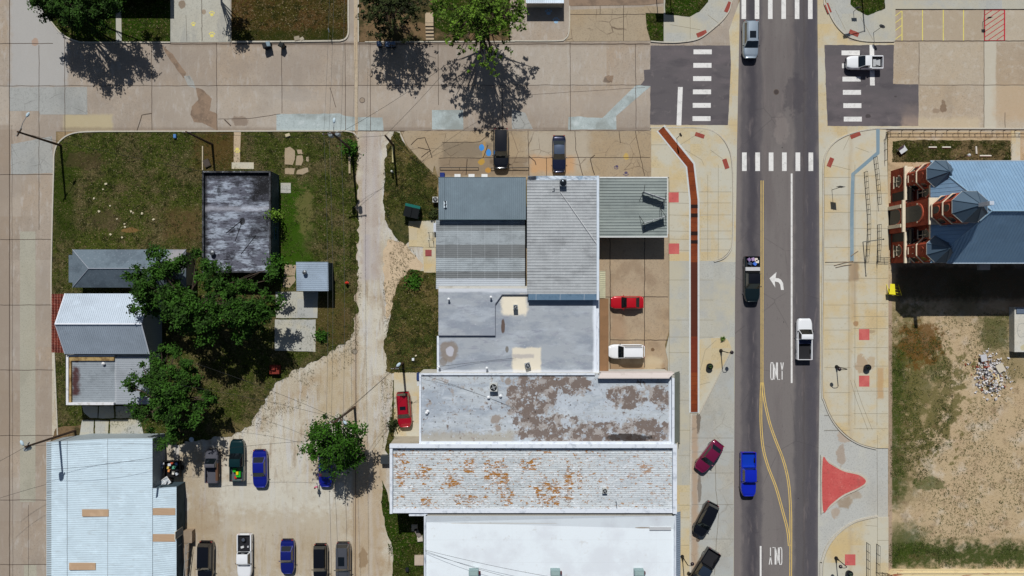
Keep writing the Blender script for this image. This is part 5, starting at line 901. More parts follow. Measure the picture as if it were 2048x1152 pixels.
# ================================================================ VEHICLES  (built round the origin, front towards +x)
def carpaint(name, c, rough=.32, met=.25): return plain(*c, rough, met, 1.0, name=name, k=.9, spec=.5)
K = dict(glass=plain(16, 22, 26, .06, 0, 1.0, name='car_glass', spec=.7), tyre=plain(22, 22, 24, .9, name='tyre'), rim=plain(150, 152, 156, .35, .8, name='rim'), black=plain(18, 18, 20, .6, name='black_trim'),
    lamp=plain(220, 226, 232, .15, .2, 1.0, name='lamp_lens'), tail=plain(150, 16, 18, .25, 0, 1.0, name='tail_lens'), chrome=plain(200, 202, 206, .2, .9, name='chrome'), bedliner=plain(34, 34, 38, .8, name='bed_liner'))
def fr(name, x0, x1, w0, w1, z0, z1): pass
def vehicle(kind, name, label, px, py, heading, L=4.6, W=1.85, Ht=1.5, paint_=None, cat='car', group='parked cars', belt=.95, ws=.22, roof0=.06, roof1=-.26, rear=-.40, roofw=.75, hood=.84, trunk=.93,
            cab_end=None, sunroof=None, rails=False, bed=None, extra=None, roofpaint=None, wheelr=.34, glassm=None, front_lip=None, tailgate_open=False):
    """ws roof0 roof1 rear are fractions of L: windscreen foot, roof front, roof back, rear window foot"""
    p = P(px, py, Ht*.45); t = local(name, label, cat, (p.x, p.y, .0), R(heading), group); pm = paint_; gm = glassm or K['glass']; h = L/2; hw = W/2
    pick = kind == 'pickup'; xe = (cab_end*L if pick else -h)
    # body: cross sections along the length
    secs = []; n = 18; x_front, x_back = h, (xe if pick else -h)
    for i in range(n+1):
        u = i/n; x = x_front+(x_back-x_front)*u; f = (x+h)/L                       # f: 0 back .. 1 front
        taper = 1-max(0, (f-.80)/.20)**2.4*.27-(max(0, (.05-f)/.05)*.05 if pick else max(0, (.15-f)/.15)**2.3*.20)
        if f > .985: taper -= .05
        if x > ws*L: zt = belt-(belt-hood)*((x-ws*L)/(h-ws*L))**1.3-(.12 if f > .985 else 0)
        elif x < rear*L and not pick: zt = belt-(belt-trunk)*((rear*L-x)/(rear*L+h+.001))-(.10 if f < .015 else 0)
        else: zt = belt
        a = hw*taper; sill = .24+(.10 if f > .93 or f < .05 else 0)
        prof = [(-a*.96, sill), (-a, .5), (-a, zt*.78), (-a*.93, zt*.955), (-a*.80, zt*.995), (-a*.4, zt*1.015), (0, zt*1.02), (a*.4, zt*1.015), (a*.80, zt*.995), (a*.93, zt*.955), (a, zt*.78), (a, .5), (a*.96, sill)]
        secs.append([(x, y, z) for y, z in prof])
    mb = MB(); m = len(secs[0]); vs = [v for s in secs for v in s]; fs = [(i*m+j, (i+1)*m+j, (i+1)*m+j+1, i*m+j+1) for i in range(n) for j in range(m-1)]; fs += [tuple(range(m))[::-1], tuple(range(n*m, n*m+m))]
    mb.add(vs, fs); body = mb.build('body', pm, t, smooth_=True)
    # cabin shell, roof and windows
    xf, r0, r1, xr = ws*L, roof0*L, roof1*L, (xe+.06 if pick else rear*L); wb = hw*.90; wt = hw*roofw; zb = belt*.985; ztp = Ht
    if pick: r1 = max(r1, xe+.16) if roof1 is not None else xe+.16
    v = [(xf, -wb, zb), (xf, wb, zb), (xr, wb, zb), (xr, -wb, zb), (r0, -wt, ztp-.03), (r0, wt, ztp-.03), (r1, wt, ztp-.03), (r1, -wt, ztp-.03)]
    MB().add(v, [(0, 1, 5, 4), (1, 2, 6, 5), (2, 3, 7, 6), (3, 0, 4, 7), (4, 5, 6, 7)]).build('cabin', pm, t)
    rp = roofpaint or pm; mb = MB(); nx, ny = 6, 6; vs = []
    for i in range(nx+1):
        for j in range(ny+1):
            a, b = i/nx*2-1, j/ny*2-1; x = (r0+r1)/2+(r0-r1)/2*a*(1.02-.02*b*b)*(1-.06*b*b); vs.append((x, wt*1.0*b*(1-.04*a*a), ztp-.03+.055*(1-a*a*.8)*(1-b*b*.9)))
    mb.add(vs, [(i*(ny+1)+j, (i+1)*(ny+1)+j, (i+1)*(ny+1)+j+1, i*(ny+1)+j+1) for i in range(nx) for j in range(ny)]); mb.build('roof', rp, t, smooth_=True)
    V = [Vector(q) for q in v]
    def pane(nm, a, b, c, d, in0=.05, in1=.95, lo=.06, hi=.95):
        nr = (b-a).cross(d-a).normalized(); cen = (a+b+c+d)/4
        if nr.dot(cen-Vector((0, 0, .9))) < 0: nr = -nr
        q = lambda s_, r_: a.lerp(b, s_).lerp(d.lerp(c, s_), r_)+nr*.015
        mb = MB(); k = 4; vs = [q(in0+(in1-in0)*i/k, lo)+Vector(((.04*(1-(2*i/k-1)**2)) if nm == 'windshield' else 0, 0, 0)) for i in range(k+1)]+[q(in0+(in1-in0)*i/k, hi) for i in range(k+1)]
        mb.add(vs, [(i, i+1, k+2+i, k+1+i) for i in range(k)]); return mb.build(nm, gm, t)
    pane('windshield', V[0], V[1], V[5], V[4], .03, .97, .02, .97); pane('rear_window', V[2], V[3], V[7], V[6], .06, .94, .08, .94)
    pane('side_window', V[1], V[2], V[6], V[5], .10, .92, .12, .90); pane('side_window', V[3], V[0], V[4], V[7], .08, .90, .12, .90)
    for s in (-1, 1):
        for xw in (h*.64, -h*.60):
            M_ = Matrix.Translation((xw, s*(hw-.13), wheelr)) @ Matrix.Rotation(math.pi/2, 4, 'X'); w = MB().lathe((0, 0, 0), [(wheelr*.7, -.11), (wheelr, -.09), (wheelr, .09), (wheelr*.7, .11)], 14, M_).build('wheel', K['tyre'], t)
            M2 = Matrix.Translation((xw, s*(hw-.10), wheelr)) @ Matrix.Rotation(math.pi/2, 4, 'X'); MB().lathe((0, 0, 0), [(wheelr*.2, -.10), (wheelr*.62, -.095), (wheelr*.62, .095), (wheelr*.2, .10)], 10, M2).build('rim', K['rim'], w)
        mb = MB(); mb.tube([(ws*L-.22, s*hw*.93, belt+.04), (ws*L-.26, s*(hw+.14), belt+.10)], .05, 5); mb.build('side_mirror', K['black'] if kind != 'car' else pm, t)
        MB().add([(h-.02, s*hw*.42, .62), (h-.10, s*hw*.80, .62), (h-.16, s*hw*.80, .76), (h-.08, s*hw*.42, .76), (h-.34, s*hw*.80, .80), (h-.22, s*hw*.46, .81)], [(0, 1, 2, 3), (3, 2, 4, 5)]).build('headlight', K['lamp'], t)
        MB().box((-h+.03, s*hw*.74, .78), (.10, hw*.22, .16)).build('taillight', K['tail'], t)
    MB().box((h-.02, 0, .45), (.10, W*.72, .14)).build('front_bumper', K['black'], t)
    MB().box((-h+.02, 0, .42), (.10, W*.80, .16)).build('rear_bumper', K['chrome'] if pick else K['black'], t)
    MB().box((h+.025, 0, .44), (.02, .5, .12)).build('number_plate', K['chrome'], t)
    if sunroof: a, b = sunroof; MB().add([(a*L, -wt*.55, ztp+.032), (a*L, wt*.55, ztp+.032), (b*L, wt*.55, ztp+.032), (b*L, -wt*.55, ztp+.032)], [(0, 1, 2, 3)]).build('sunroof', K['glass'], t)
    if rails:
        for s in (-1, 1): MB().tube([(r0-.1, s*wt*.90, ztp+.02), (r0-.25, s*wt*.90, ztp+.08), (r1+.25, s*wt*.90, ztp+.08), (r1+.1, s*wt*.90, ztp+.02)], .025, 5).build('roof_rail', K['black'], t)
    if pick:
        bz = .98; fl = bed or K['bedliner']; c = MB(); c.bounds(-h+.06, -hw+.14, .55, xe, hw-.14, .60); c.bounds(xe-.05, -hw+.13, .60, xe, hw-.13, bz); bd = c.build('cargo_bed', fl, t)
        for s in (-1, 1):
            c = MB(); a, b = sorted((s*hw*.985, s*(hw-.14))); c.bounds(-h+.04, a, .30, xe, b, bz); c.build('bed_side', pm, t)
        MB().bounds(-h, -hw+.10, .50, -h+.07, hw-.10, bz-.02).build('tailgate', pm, t)
    if extra: extra(t, L, W, Ht, xe)
    return t
CP = dict(silver=carpaint('silver_paint', (172, 186, 198), .3, .5), white=carpaint('white_car_paint', (236, 238, 240), .35, 0), black=carpaint('black_car_paint', (16, 17, 22), .25, .1), navy=carpaint('navy_car_paint', (30, 36, 62), .25, .4), green=carpaint('green_car_paint', (16, 30, 32), .25, .2), blue=carpaint('blue_car_paint', (20, 32, 140), .28, .2), cobalt=carpaint('cobalt_paint', (16, 40, 190), .28, .15), indigo=carpaint('indigo_paint', (24, 34, 118), .3, .25), red=carpaint('red_car_paint', (186, 12, 26), .28, .1), maroon=carpaint('maroon_car_paint', (124, 26, 68), .28, .3), grey=carpaint('grey_car_paint', (104, 106, 112), .3, .5), darkred=carpaint('crimson_paint', (168, 10, 34), .28, .15), dullgrey=plain(84, 84, 92, .75, name='dull_primer'), deepgreen=carpaint('deep_green_paint', (10, 44, 46), .3, .2))
suv = dict(Ht=1.72, belt=1.05, hood=.98, trunk=1.0, ws=.24, roof0=.10, roof1=-.42, rear=-.475, roofw=.75, wheelr=.37)
def seatglint(t, L, W, Ht, xe): pass
TR = 'vehicles driving on the main road'; PK = 'vehicles parked near the shops'; LOT = 'vehicles parked on the gravel lot'
vehicle('suv', 'driving_suv', 'silver suv with black sunroof just below the upper zebra crossing', 1501, 79, -90, 4.95, 2.0, paint_=CP['silver'], cat='suv', group=TR, sunroof=(.02, -.16), rails=True, **suv)
def utility(t, L, W, Ht, xe):
    h = L/2; hw = W/2; MB().bounds(xe-.28, -hw+.02, .6, xe-.02, hw-.02, 1.12).build('toolbox', CP['white'], t)
    MB().bounds(-h+.25, -.5, .6, -h+1.2, .5, .66).build('load_tray', plain(180, 182, 184), t); MB().tube([(-h+.3, .55, .75), (-h+.9, .35, .8)], .06, 6).build('tool', K['black'], t); MB().tube([(-h+.3, -.6, .75), (-h+.8, -.5, .8)], .06, 6).build('tool', K['black'], t)
vehicle('pickup', 'work_pickup', 'white work pickup with open tool bed crossing the right asphalt patch', 1729, 125, 180, 4.75, 1.75, 1.62, CP['white'], 'pickup truck', TR, belt=1.0, hood=.92, ws=.20, roof0=.06, roof1=-.08, cab_end=-.11, extra=utility)
def cargo(t, L, W, Ht, xe):
    h = L/2; hw = W/2; MB().bounds(xe-.72, -hw+.05, .9, xe-.24, hw-.05, 1.12).build('toolbox', plain(214, 214, 214, .5, .3), t)
    for i, (x, y, c) in enumerate(((-h+.45, .5, (226, 214, 200)), (-h+.4, .1, (176, 150, 190)), (-h+.45, -.4, (140, 116, 160)), (-h+1.0, .35, (70, 120, 220)), (-h+.95, -.3, (70, 84, 110)), (-h+.7, .65, (232, 226, 210)))): MB().box((x, y, .78), (.42, .38, .35), .3*i).build('bag', plain(*c), t)
vehicle('pickup', 'loaded_pickup', 'black pickup with silver toolbox and bags in its bed on the main road', 1504, 558, -90, 6.0, 2.02, 1.75, CP['green'], 'pickup truck', TR, belt=1.08, hood=1.02, ws=.21, roof0=.10, roof1=-.12, cab_end=-.14, extra=cargo, roofpaint=CP['black'], wheelr=.4)
def tonneau(t, L, W, Ht, xe): MB().bounds(xe-.5, -W/2+.14, .9, xe-.03, W/2-.14, 1.0).build('bed_box', plain(52, 60, 92), t)
vehicle('pickup', 'white_pickup', 'white pickup with dark empty bed driving beside the white lane line', 1609, 678, 90, 5.5, 1.98, 1.75, CP['white'], 'pickup truck', TR, belt=1.05, hood=1.0, ws=.23, roof0=.12, roof1=-.0, cab_end=-.02, extra=tonneau, wheelr=.4)
blb = carpaint('blue_bed', (12, 60, 190), .3, .2)
vehicle('pickup', 'blue_pickup', 'bright blue pickup driving beside the yellow curved lines', 1497, 948, -90, 5.8, 2.0, 1.8, CP['cobalt'], 'pickup truck', TR, belt=1.08, hood=1.02, ws=.20, roof0=.13, roof1=-.14, cab_end=-.16, bed=blb, wheelr=.4)
vehicle('car', 'maroon_car', 'maroon hatchback parked at an angle in the upper roadside bay', 1418, 913, -127, 4.55, 1.8, 1.5, CP['maroon'], 'car', PK, ws=.20, roof0=.06, roof1=-.24, rear=-.38)
vehicle('suv', 'black_hatchback', 'black crossover parked at an angle in the middle roadside bay', 1411, 1038, -117, 4.6, 1.88, paint_=CP['black'], cat='car', group=PK, **dict(suv, Ht=1.6))
vehicle('pickup', 'black_pickup', 'black pickup with dark bed parked at an angle at the bottom edge', 1406, 1140, -122, 5.9, 2.0, 1.8, CP['black'], 'pickup truck', PK, belt=1.1, hood=1.05, ws=.21, roof0=.10, roof1=-.12, cab_end=-.15, roofpaint=carpaint('slate_roof', (46, 58, 74), .3, .3), wheelr=.42)
vehicle('car', 'red_sedan', 'glossy red sedan parked nose to the shops above the white suv', 1254, 605, 180, 4.3, 1.72, 1.38, CP['red'], 'car', PK, belt=.88, ws=.18, roof0=.03, roof1=-.24, rear=-.38)
vehicle('suv', 'white_suv', 'white suv with black roof rails parked nose to the tan awning', 1253, 703, 180, 4.75, 1.9, paint_=CP['white'], cat='suv', group=PK, rails=True, **suv)
vehicle('suv', 'black_suv', 'large black suv parked beside the blue spots in front of the shop', 1002, 297, -90, 5.3, 2.05, paint_=CP['black'], cat='suv', group=PK, **dict(suv, Ht=1.8))
vehicle('car', 'dark_sedan', 'dark navy sedan with a grey reflection painted on its roof parked by the corrugated roof', 1118, 308, -90, 4.85, 1.82, 1.45, CP['navy'], 'car', PK, ws=.16, roof0=.03, roof1=-.22, rear=-.36, roofpaint=carpaint('roof_reflection', (110, 124, 146), .2, .6))  # lighter grey-blue roof paint stands for the reflection on a dark car
vehicle('suv', 'red_suv', 'crimson suv with black sunroof parked on the pad beside the alley', 808, 819, -86, 4.6, 1.86, paint_=CP['darkred'], cat='suv', group=PK, sunroof=(-.02, -.12), rails=True, **suv)
def woodside(t, L, W, Ht, xe): MB().bounds(-L/2+.3, W/2-.32, .5, .4, W/2+.02, 1.02).build('wood_panel', plain(110, 78, 54, .8), t) if False else MB().bounds(-L/2+.3, -W/2-.02, .5, .4, -W/2+.28, 1.02).build('wood_panel', plain(96, 68, 50, .8), t)
vehicle('pickup', 'old_grey_truck', 'old dull grey truck with faded paint half under the tree shadow', 424, 932, 90, 4.4, 1.75, 1.55, CP['dullgrey'], 'pickup truck', LOT, belt=1.0, hood=.9, ws=.24, roof0=.10, roof1=-.0, cab_end=-.06, bed=CP['dullgrey'], extra=woodside)
gm = plain(30, 170, 40, .5); ym = plain(240, 200, 20, .5)
def mower(t, L, W, Ht, xe):
    h = L/2; MB().bounds(-h+.6, -.55, .62, -h+1.3, .05, 1.0).build('mower_body', gm, t); MB().bounds(-h+.95, -.30, 1.0, -h+1.35, .0, 1.12).build('mower_seat', ym, t); MB().bounds(-h+1.25, .1, .62, -h+1.75, .5, .95).build('mower_hood', gm, t); MB().box((-h+.5, .2, .68), (.3, .3, .2)).build('fuel_can', plain(190, 40, 30), t)
vehicle('pickup', 'green_pickup', 'dark green pickup carrying a green and yellow mower in its bed', 474, 921, 90, 5.5, 1.9, 1.7, CP['deepgreen'], 'pickup truck', LOT, belt=1.05, hood=.98, ws=.18, roof0=.07, roof1=-.12, cab_end=-.14, bed=plain(90, 100, 100), extra=mower)
vehicle('car', 'blue_sedan', 'deep blue sedan parked next to the dark green pickup', 520, 937, -89, 4.95, 1.88, 1.45, CP['blue'], 'car', LOT, ws=.20, roof0=.07, roof1=-.18, rear=-.33)
vehicle('car', 'blue_car', 'blue car mostly hidden under the round tree by the utility pole', 651, 940, -90, 4.4, 1.78, 1.45, CP['blue'], 'car', LOT, ws=.18, roof0=.02, roof1=-.26, rear=-.4)
vehicle('suv', 'black_suv', 'black suv leftmost in the bottom row of the gravel lot', 411, 1122, -91, 5.1, 1.98, paint_=CP['black'], cat='suv', group=LOT, **suv)
def spare(t, L, W, Ht, xe):
    h = L/2; w = MB().lathe((-h+.75, -.15, .66), [(.22, 0), (.34, .02), (.34, .18), (.2, .2)], 16).build('spare_wheel', K['tyre'], t); MB().lathe((-h+.75, -.15, .86), [(.22, .0), (.2, .02), (.05, .03)], 12).build('rim', K['chrome'], w)
    MB().box((-h+1.75, -.3, .68), (.25, .4, .14), .3).build('box', plain(214, 214, 214), t); MB().box((-h+1.7, .45, .68), (.2, .2, .14)).build('box', plain(190, 190, 194), t)
vehicle('pickup', 'white_old_pickup', 'white pickup with a spare wheel lying in its dark bed', 489, 1112, -90, 5.8, 1.92, 1.68, CP['white'], 'pickup truck', LOT, belt=1.0, hood=.95, ws=.20, roof0=.12, roof1=-.10, cab_end=-.12, extra=spare)
vehicle('car', 'blue_coupe', 'blue sedan between the white pickup and the black suv in the bottom row', 575, 1113, -90, 4.5, 1.8, 1.45, CP['indigo'], 'car', LOT, ws=.16, roof0=.04, roof1=-.2, rear=-.34)
vehicle('suv', 'black_crossover', 'black crossover between the blue sedan and the grey suv in the bottom row', 641, 1124, -90, 4.7, 1.85, paint_=CP['black'], cat='suv', group=LOT, **dict(suv, Ht=1.6))
vehicle('suv', 'grey_suv', 'grey suv with large black sunroof rightmost in the bottom row', 686, 1124, -90, 5.1, 1.95, paint_=CP['grey'], cat='suv', group=LOT, sunroof=(.03, -.2), **suv)
# ================================================================ STREET FURNITURE, POLES, WIRES, FENCES
wood = surf('pole_wood', C(84, 66, 52), [('n', C(54, 42, 34), 2, .45, .65, .7)]); iron = plain(24, 23, 25, .6, name='black_iron'); galv = plain(150, 156, 160, .45, .6)
def utility_pole(label, bx, by, h, arms=(), lamp=None, tf=(), arm_dir=0.0):
    p = P(bx, by); t = thing('utility_pole', label, 'utility pole', (p.x, p.y, 0), 'wooden utility poles')
    MB().tube([(p.x, p.y, -.02), (p.x, p.y, h)], [.17, .12], 8).build('pole', wood, t); d = Vector((math.cos(R(arm_dir)), math.sin(R(arm_dir)), 0))
    for z, L in arms:
        a = Vector((p.x, p.y, z)); MB().box((p.x, p.y, z), (L, .10, .12), R(arm_dir)).build('crossarm', wood, t)
        for k in (-.46, -.2, .2, .46): q = a+d*L*k; MB().lathe((q.x, q.y, z+.06), [(.03, 0), (.06, .04), (.05, .16), (.02, .2)], 8).build('insulator', plain(180, 186, 190, .3), t)
    for z, s in tf:
        q = Vector((p.x, p.y, z))+d*.42*s; w = MB().lathe((q.x, q.y, z), [(.24, 0), (.27, .05), (.27, .75), (.22, .82), (.05, .86)], 14).build('transformer', plain(150, 158, 162, .5), t)
    if lamp:
        z, dx, dy = lamp; a = Vector((p.x, p.y, z)); b = a+Vector((dx, dy, .35)); MB().tube([a, a.lerp(b, .5)+Vector((0, 0, .2)), b], .035, 6).build('lamp_arm', galv, t)
        ang = math.atan2(dy, dx); M_ = Matrix.Translation(b) @ Matrix.Rotation(ang, 4, 'Z') @ Matrix.Scale(1.9, 4, (1, 0, 0)); MB().lathe((0, 0, -.1), [(.05, .02), (.15, 0), (.19, .08), (.14, .18), (.03, .22)], 12, M_).build('lamp_head', plain(190, 210, 220, .4), t)
    return Vector((p.x, p.y, h))
U1 = utility_pole('utility pole with two transformers at the top of the alley, beside the north lawn', 704, 300, 10.2, ((9.9, 2.4),), (9.2, .1, 1.6), ((8.6, -1), (8.6, 1)), 8)
U2 = utility_pole('utility pole with double crossarms rising over the round tree in the lot', 709, 814, 10.4, ((10.1, 2.4), (9.2, 1.8)), (7.0, .5, -.6), (), 10)
U3 = utility_pole('utility pole beside the pad of the red suv', 806, 726, 6.6, ((6.3, .9),), (6.3, .5, .5))
U4 = utility_pole('short utility pole on the grass right of the alley mouth', 787, 291, 6.0)
U5 = utility_pole('leaning looking utility pole north of the tar roofed building', 425, 289, 7.4, ((7.1, 1.0),))
U6 = utility_pole('tall utility pole at the rounded lawn corner by the west street', 122, 291, 8.0, ((7.7, 1.1),), (7.6, 1.2, 2.1), (), 60)
U7 = utility_pole('utility pole at the corner of the white warehouse by the west street', 151, 861, 9.4, ((9.1, 1.1),), (9.2, -.3, .5), ((8.3, -1),), 60)
def wire(label, a, b, sag=.8, r=.018, n=20, m=None):
    a, b = Vector(a), Vector(b); pts = [a.lerp(b, i/n)-Vector((0, 0, sag*4*(i/n)*(1-i/n))) for i in range(n+1)]
    c = (a+b)/2; o = MB().tube(pts, r, 4, False).build('power_line', m or plain(30, 30, 32, .6), None, base=(c.x, c.y, 0)); return tag(o, label, 'power line', 'overhead power lines')
lw = plain(96, 98, 96, .5)
tN = [P(x, -160, 9.9) for x in (662, 670, 690)]; t1 = [U1+Vector((d, 0, -.2)) for d in (-1.0, -.4, 1.0)]; t2 = [U2+Vector((d, 0, -.2)) for d in (-1.0, -.4, 1.0)]; tS = [P(x, 1330, 9.9) for x in (664, 680, 694)]
for a, b, c in ((0, 'left', ''), (1, 'middle', ''), (2, 'right', '')):
    wire('%s wire of three running north from the transformer pole' % b, tN[a], t1[a], .5, .014, m=lw); wire('%s wire of three along the alley between the two tall poles' % b, t1[a], t2[a], 1.2, .016, m=lw); wire('%s wire of three running south over the gravel lot' % b, t2[a], tS[a], .8, .016)
wire('slack wire from the round tree pole to the red suv pole', U2-Vector((0, 0, 1)), U3, .5); wire('second slack wire from the round tree pole to the red suv pole', U2-Vector((.2, 0, 1.5)), U3-Vector((0, 0, .3)), .6)
wire('wire from the red suv pole to the membrane roof corner', U3, P(879, 733, 4.0), .3); wire('wire from the red suv pole to the stained roof corner', U3-Vector((0, 0, .3)), P(845, 749, 5.0), .3)
wire('wire crossing the stained roof towards its brown part', P(845, 749, 5.1), P(1030, 816, 4.5), .5); wire('wire crossing the membrane roof', P(879, 733, 4.2), P(1032, 716, 3.8), .3)
wire('wire from the transformer pole to the short grass pole', U1-Vector((0, 0, 2)), U4, .6); wire('wire from the short grass pole to the teal roofed shop', U4, P(879, 360, 4.3), .4); wire('wire crossing the street from the short grass pole', U4, P(960, 60, 9), .9)
wire('wire from the transformer pole across the upper street', U1-Vector((0, 0, 1.5)), P(905, 120, 9), 1.0)
wire('wire from the lawn corner pole to the tar roof', U6-Vector((0, 0, .5)), P(405, 343, 3.6), 1.0); wire('wire from the tar roof pole to the transformer pole', U5, U1-Vector((0, 0, 2.5)), 1.2)
wire('wire from the warehouse pole to the left edge', U7, P(-80, 962, 9), .8); wire('second wire from the warehouse pole to the left edge', P(92, 969, 4.6), P(-60, 1015, 7), .8)
wire('wire from the warehouse pole over its white roof', U7-Vector((0, 0, .6)), P(345, 890, 6.5), .8); wire('long curved wire over the white warehouse roof', P(92, 940, 5.4), P(320, 913, 5.0), -.9)
wire('wire from the round tree pole to the tree by the flat building', U2-Vector((0, 0, 2)), P(385, 725, 8), 1.0); wire('wire from the round tree pole to the far left tree', U2-Vector((0, 0, 2.2)), P(360, 770, 8), 1.0)
wire('wire running left over the parked blue sedan', P(640, 880, 9), P(380, 905, 7), .6)
wire('upper curved wire over the bright white roof', P(850, 1100, 5.1), P(1190, 1168, 5.6), -.7, .02); wire('lower curved wire over the bright white roof', P(850, 1102, 5.1), P(1040, 1160, 5.3), -.5, .02)
# thin free standing signs and posts
def sign_post(name, label, bx, by, h, w, hh, ang, c=(150, 152, 156), cat='sign', z0=None, shape='rect'):
    p = P(bx, by); t = thing(name, label, cat, (p.x, p.y, 0)); MB().tube([(p.x, p.y, -.02), (p.x, p.y, h)], .035, 6).build('post', iron, t)
    zc = h-hh/2; n = Vector((math.cos(R(ang)), math.sin(R(ang)), 0))
    if shape == 'rect': MB().box((p.x+n.x*.05, p.y+n.y*.05, zc), (.03, w, hh), R(ang)).build('panel', plain(*c, .5), t)
    else:
        M_ = Matrix.Translation((p.x+n.x*.06, p.y+n.y*.06, zc)) @ Matrix.Rotation(R(ang), 4, 'Z') @ Matrix.Rotation(math.pi/2, 4, 'Y'); MB().lathe((0, 0, -.015), [(w/2, 0), (w/2, .03)], 8 if shape == 'oct' else 16, M_).build('panel', plain(*c, .5), t)
    return t
sign_post('stop_sign', 'stop sign seen from behind at the corner above the white work pickup', 1746, 66, 2.6, .8, .8, 55, (120, 124, 128), shape='oct')
sign_post('street_sign', 'rectangular sign on a thin post on the east sidewalk below the crossing', 1663, 380, 3.1, .75, 1.1, 80, (150, 150, 150))
sign_post('street_sign', 'thin sign post beside the bend of the rust red channel', 1353, 277, 2.4, .5, .7, 30, (60, 62, 66))
sign_post('parking_sign', 'small dark sign at the red hatched parking bay', 1965, 44, 1.6, .5, .45, 90, (40, 44, 60))
sign_post('parking_sign', 'small dark sign at the corner planting bed top right', 1706, 24, 1.6, .7, .5, 90, (60, 60, 64))
sign_post('yard_sign', 'small sign standing at the edge of the dry top lawn', 662, 68, 1.5, .45, .5, 10, (150, 170, 190))
sign_post('street_sign', 'sign under the sparse tree at the edge of the upper street', 789, 100, 1.8, 1.0, .5, 90, (90, 92, 96))
t = thing('wayfinding_sign', 'large panel sign on two posts at the top edge left of the main road', 'sign', P(1325, -17)); q = P(1325, -17); MB().box((q.x, q.y, 4.0), (2.4, .08, 1.3)).build('panel', plain(180, 184, 188), t)
for s in (-1, 1): MB().tube([(q.x+s*.9, q.y, 0), (q.x+s*.9, q.y, 4.6)], .06, 6).build('post', iron, t)
p = P(1725, 484); t = thing('signal_pole', 'tall thin pole with its top leaning over the bike railing', 'pole', (p.x, p.y, 0)); MB().tube([(p.x, p.y, 0), (p.x, p.y, 5.1)], .06, 8).build('pole', galv, t); MB().lathe((p.x, p.y, 5.1), [(.06, 0), (.1, .03), (.08, .1), (.02, .14)], 8).build('cap', iron, t)
p = P(1719, -45); t = thing('street_light', 'street light beyond the top edge throwing its arm shadow near the stop sign', 'street lamp', (p.x, p.y, 0)); MB().tube([(p.x, p.y, 0), (p.x, p.y, 8.2)], [.12, .07], 8).build('pole', galv, t); MB().tube([(p.x, p.y, 8.1), (p.x-1.0, p.y-.15, 8.3), (p.x-2.1, p.y-.4, 8.3)], .05, 6).build('arm', galv, t); MB().box((p.x-2.4, p.y-.45, 8.28), (.9, .35, .15), .2).build('lamp_head', galv, t)
def lamp(label, bx, by, dx, dy=0, h=3.0):
    p = P(bx, by); t = thing('gooseneck_lamp', label, 'street lamp', (p.x, p.y, 0), 'black gooseneck sidewalk lamps'); d = Vector((dx, dy, 0)).normalized(); L = Vector((dx, dy)).length
    MB().lathe((p.x, p.y, .1), [(.22, 0), (.24, .1), (.15, .3), (.11, .7), (.06, .9)], 12).build('base', iron, t); q = Vector((p.x, p.y, 0))
    MB().tube([q+Vector((0, 0, .9)), q+Vector((0, 0, h))], .06, 8).build('post', iron, t)
    MB().tube([q+Vector((0, 0, h))]+[q+d*L*(.5-.5*math.cos(a))+Vector((0, 0, h+.28*math.sin(a))) for a in (.5, 1.0, 1.57, 2.1, 2.6)]+[q+d*L+Vector((0, 0, h-.02))], .04, 6).build('arm', iron, t)
    e = q+d*L+Vector((0, 0, h-.3)); MB().lathe(e, [(.08, -.12), (.2, -.06), (.25, .06), (.18, .2), (.05, .28)], 14).build('lamp_globe', plain(40, 26, 34, .3), t)
lamp('black gooseneck lamp on the kerb by the white suv and agave plant', 1441, 701, .62, 0); lamp('black gooseneck lamp on the east sidewalk between the red squares', 1672, 733, -.85, -.05); lamp('black gooseneck lamp on the lower east sidewalk near a red square', 1671, 1115, -.65, -.1); lamp('black gooseneck lamp by the blue ribbed awning at the bottom', 1364, 1112, .65, .05)
MBK = concrete('lamp_ring', (220, 214, 196))
# railings
def railing(label, path, h=.95, post=1.2, rails=(.95, .5, .15), group='black iron railings', name='iron_railing', z=.11, pr=.035, rr=.022):
    w = G(path); c = sum(w, Vector())/len(w); t = thing(name, label, 'railing', (c.x, c.y, 0), group)
    for rz_ in rails: MB().tube([Vector((q.x, q.y, rz_+z)) for q in w], rr, 5).build('rail', iron, t)
    for i in range(len(w)-1):
        L = (w[i+1]-w[i]).length; n = max(1, round(L/post))
        for k in range(n+(1 if i == len(w)-2 else 0)): q = w[i].lerp(w[i+1], k/n); MB().tube([(q.x, q.y, z), (q.x, q.y, h+z)], pr, 5).build('post', iron, t)
    return t
railing('long black railing of the church sidewalk, the left one of the pair', smooth([(1727, 345), (1730, 390), (1733, 430), (1733, 470), (1729, 525)], 2), post=.85); railing('black railing right of the long one, north half by the church', smooth([(1746, 316), (1750, 350), (1755, 410)], 2), post=.85); railing('black railing right of the long one, south half by the church', [(1754, 450), (1754, 490), (1752, 524)], post=.85)
railing('short black railing joining the church front to the sidewalk railing', [(1754, 516), (1780, 516)], post=.85, rails=(.95, .7, .45, .2)); railing('left black railing of two in the bottom right sidewalk', [(1732, 1084), (1732, 1200)], post=1.1); railing('right black railing of two beside the soil lot at the bottom', [(1752, 1087), (1751, 1143), (1776, 1145)], post=1.1)
railing('iron fence running along the church yard below the street', [(1768, 322), (1767, 280), (1771, 265), (1780, 262), (2300, 262)], h=.9, post=1.48, rails=(.85, .45), name='iron_fence', z=.0); railing('second line of iron fence inside the church yard edge', [(1774, 268), (2300, 270)], h=.5, post=1.48, rails=(.5,), name='iron_fence', z=.0)
railing('low pipe rail left of the black suv at the parking', [(880, 336), (957, 336)], h=.35, post=2.4, rails=(.35,), name='pipe_rail', z=.02, rr=.05); railing('low pipe rail right of the black suv at the parking', [(982, 337), (1057, 336)], h=.35, post=2.4, rails=(.35,), name='pipe_rail', z=.02, rr=.05)
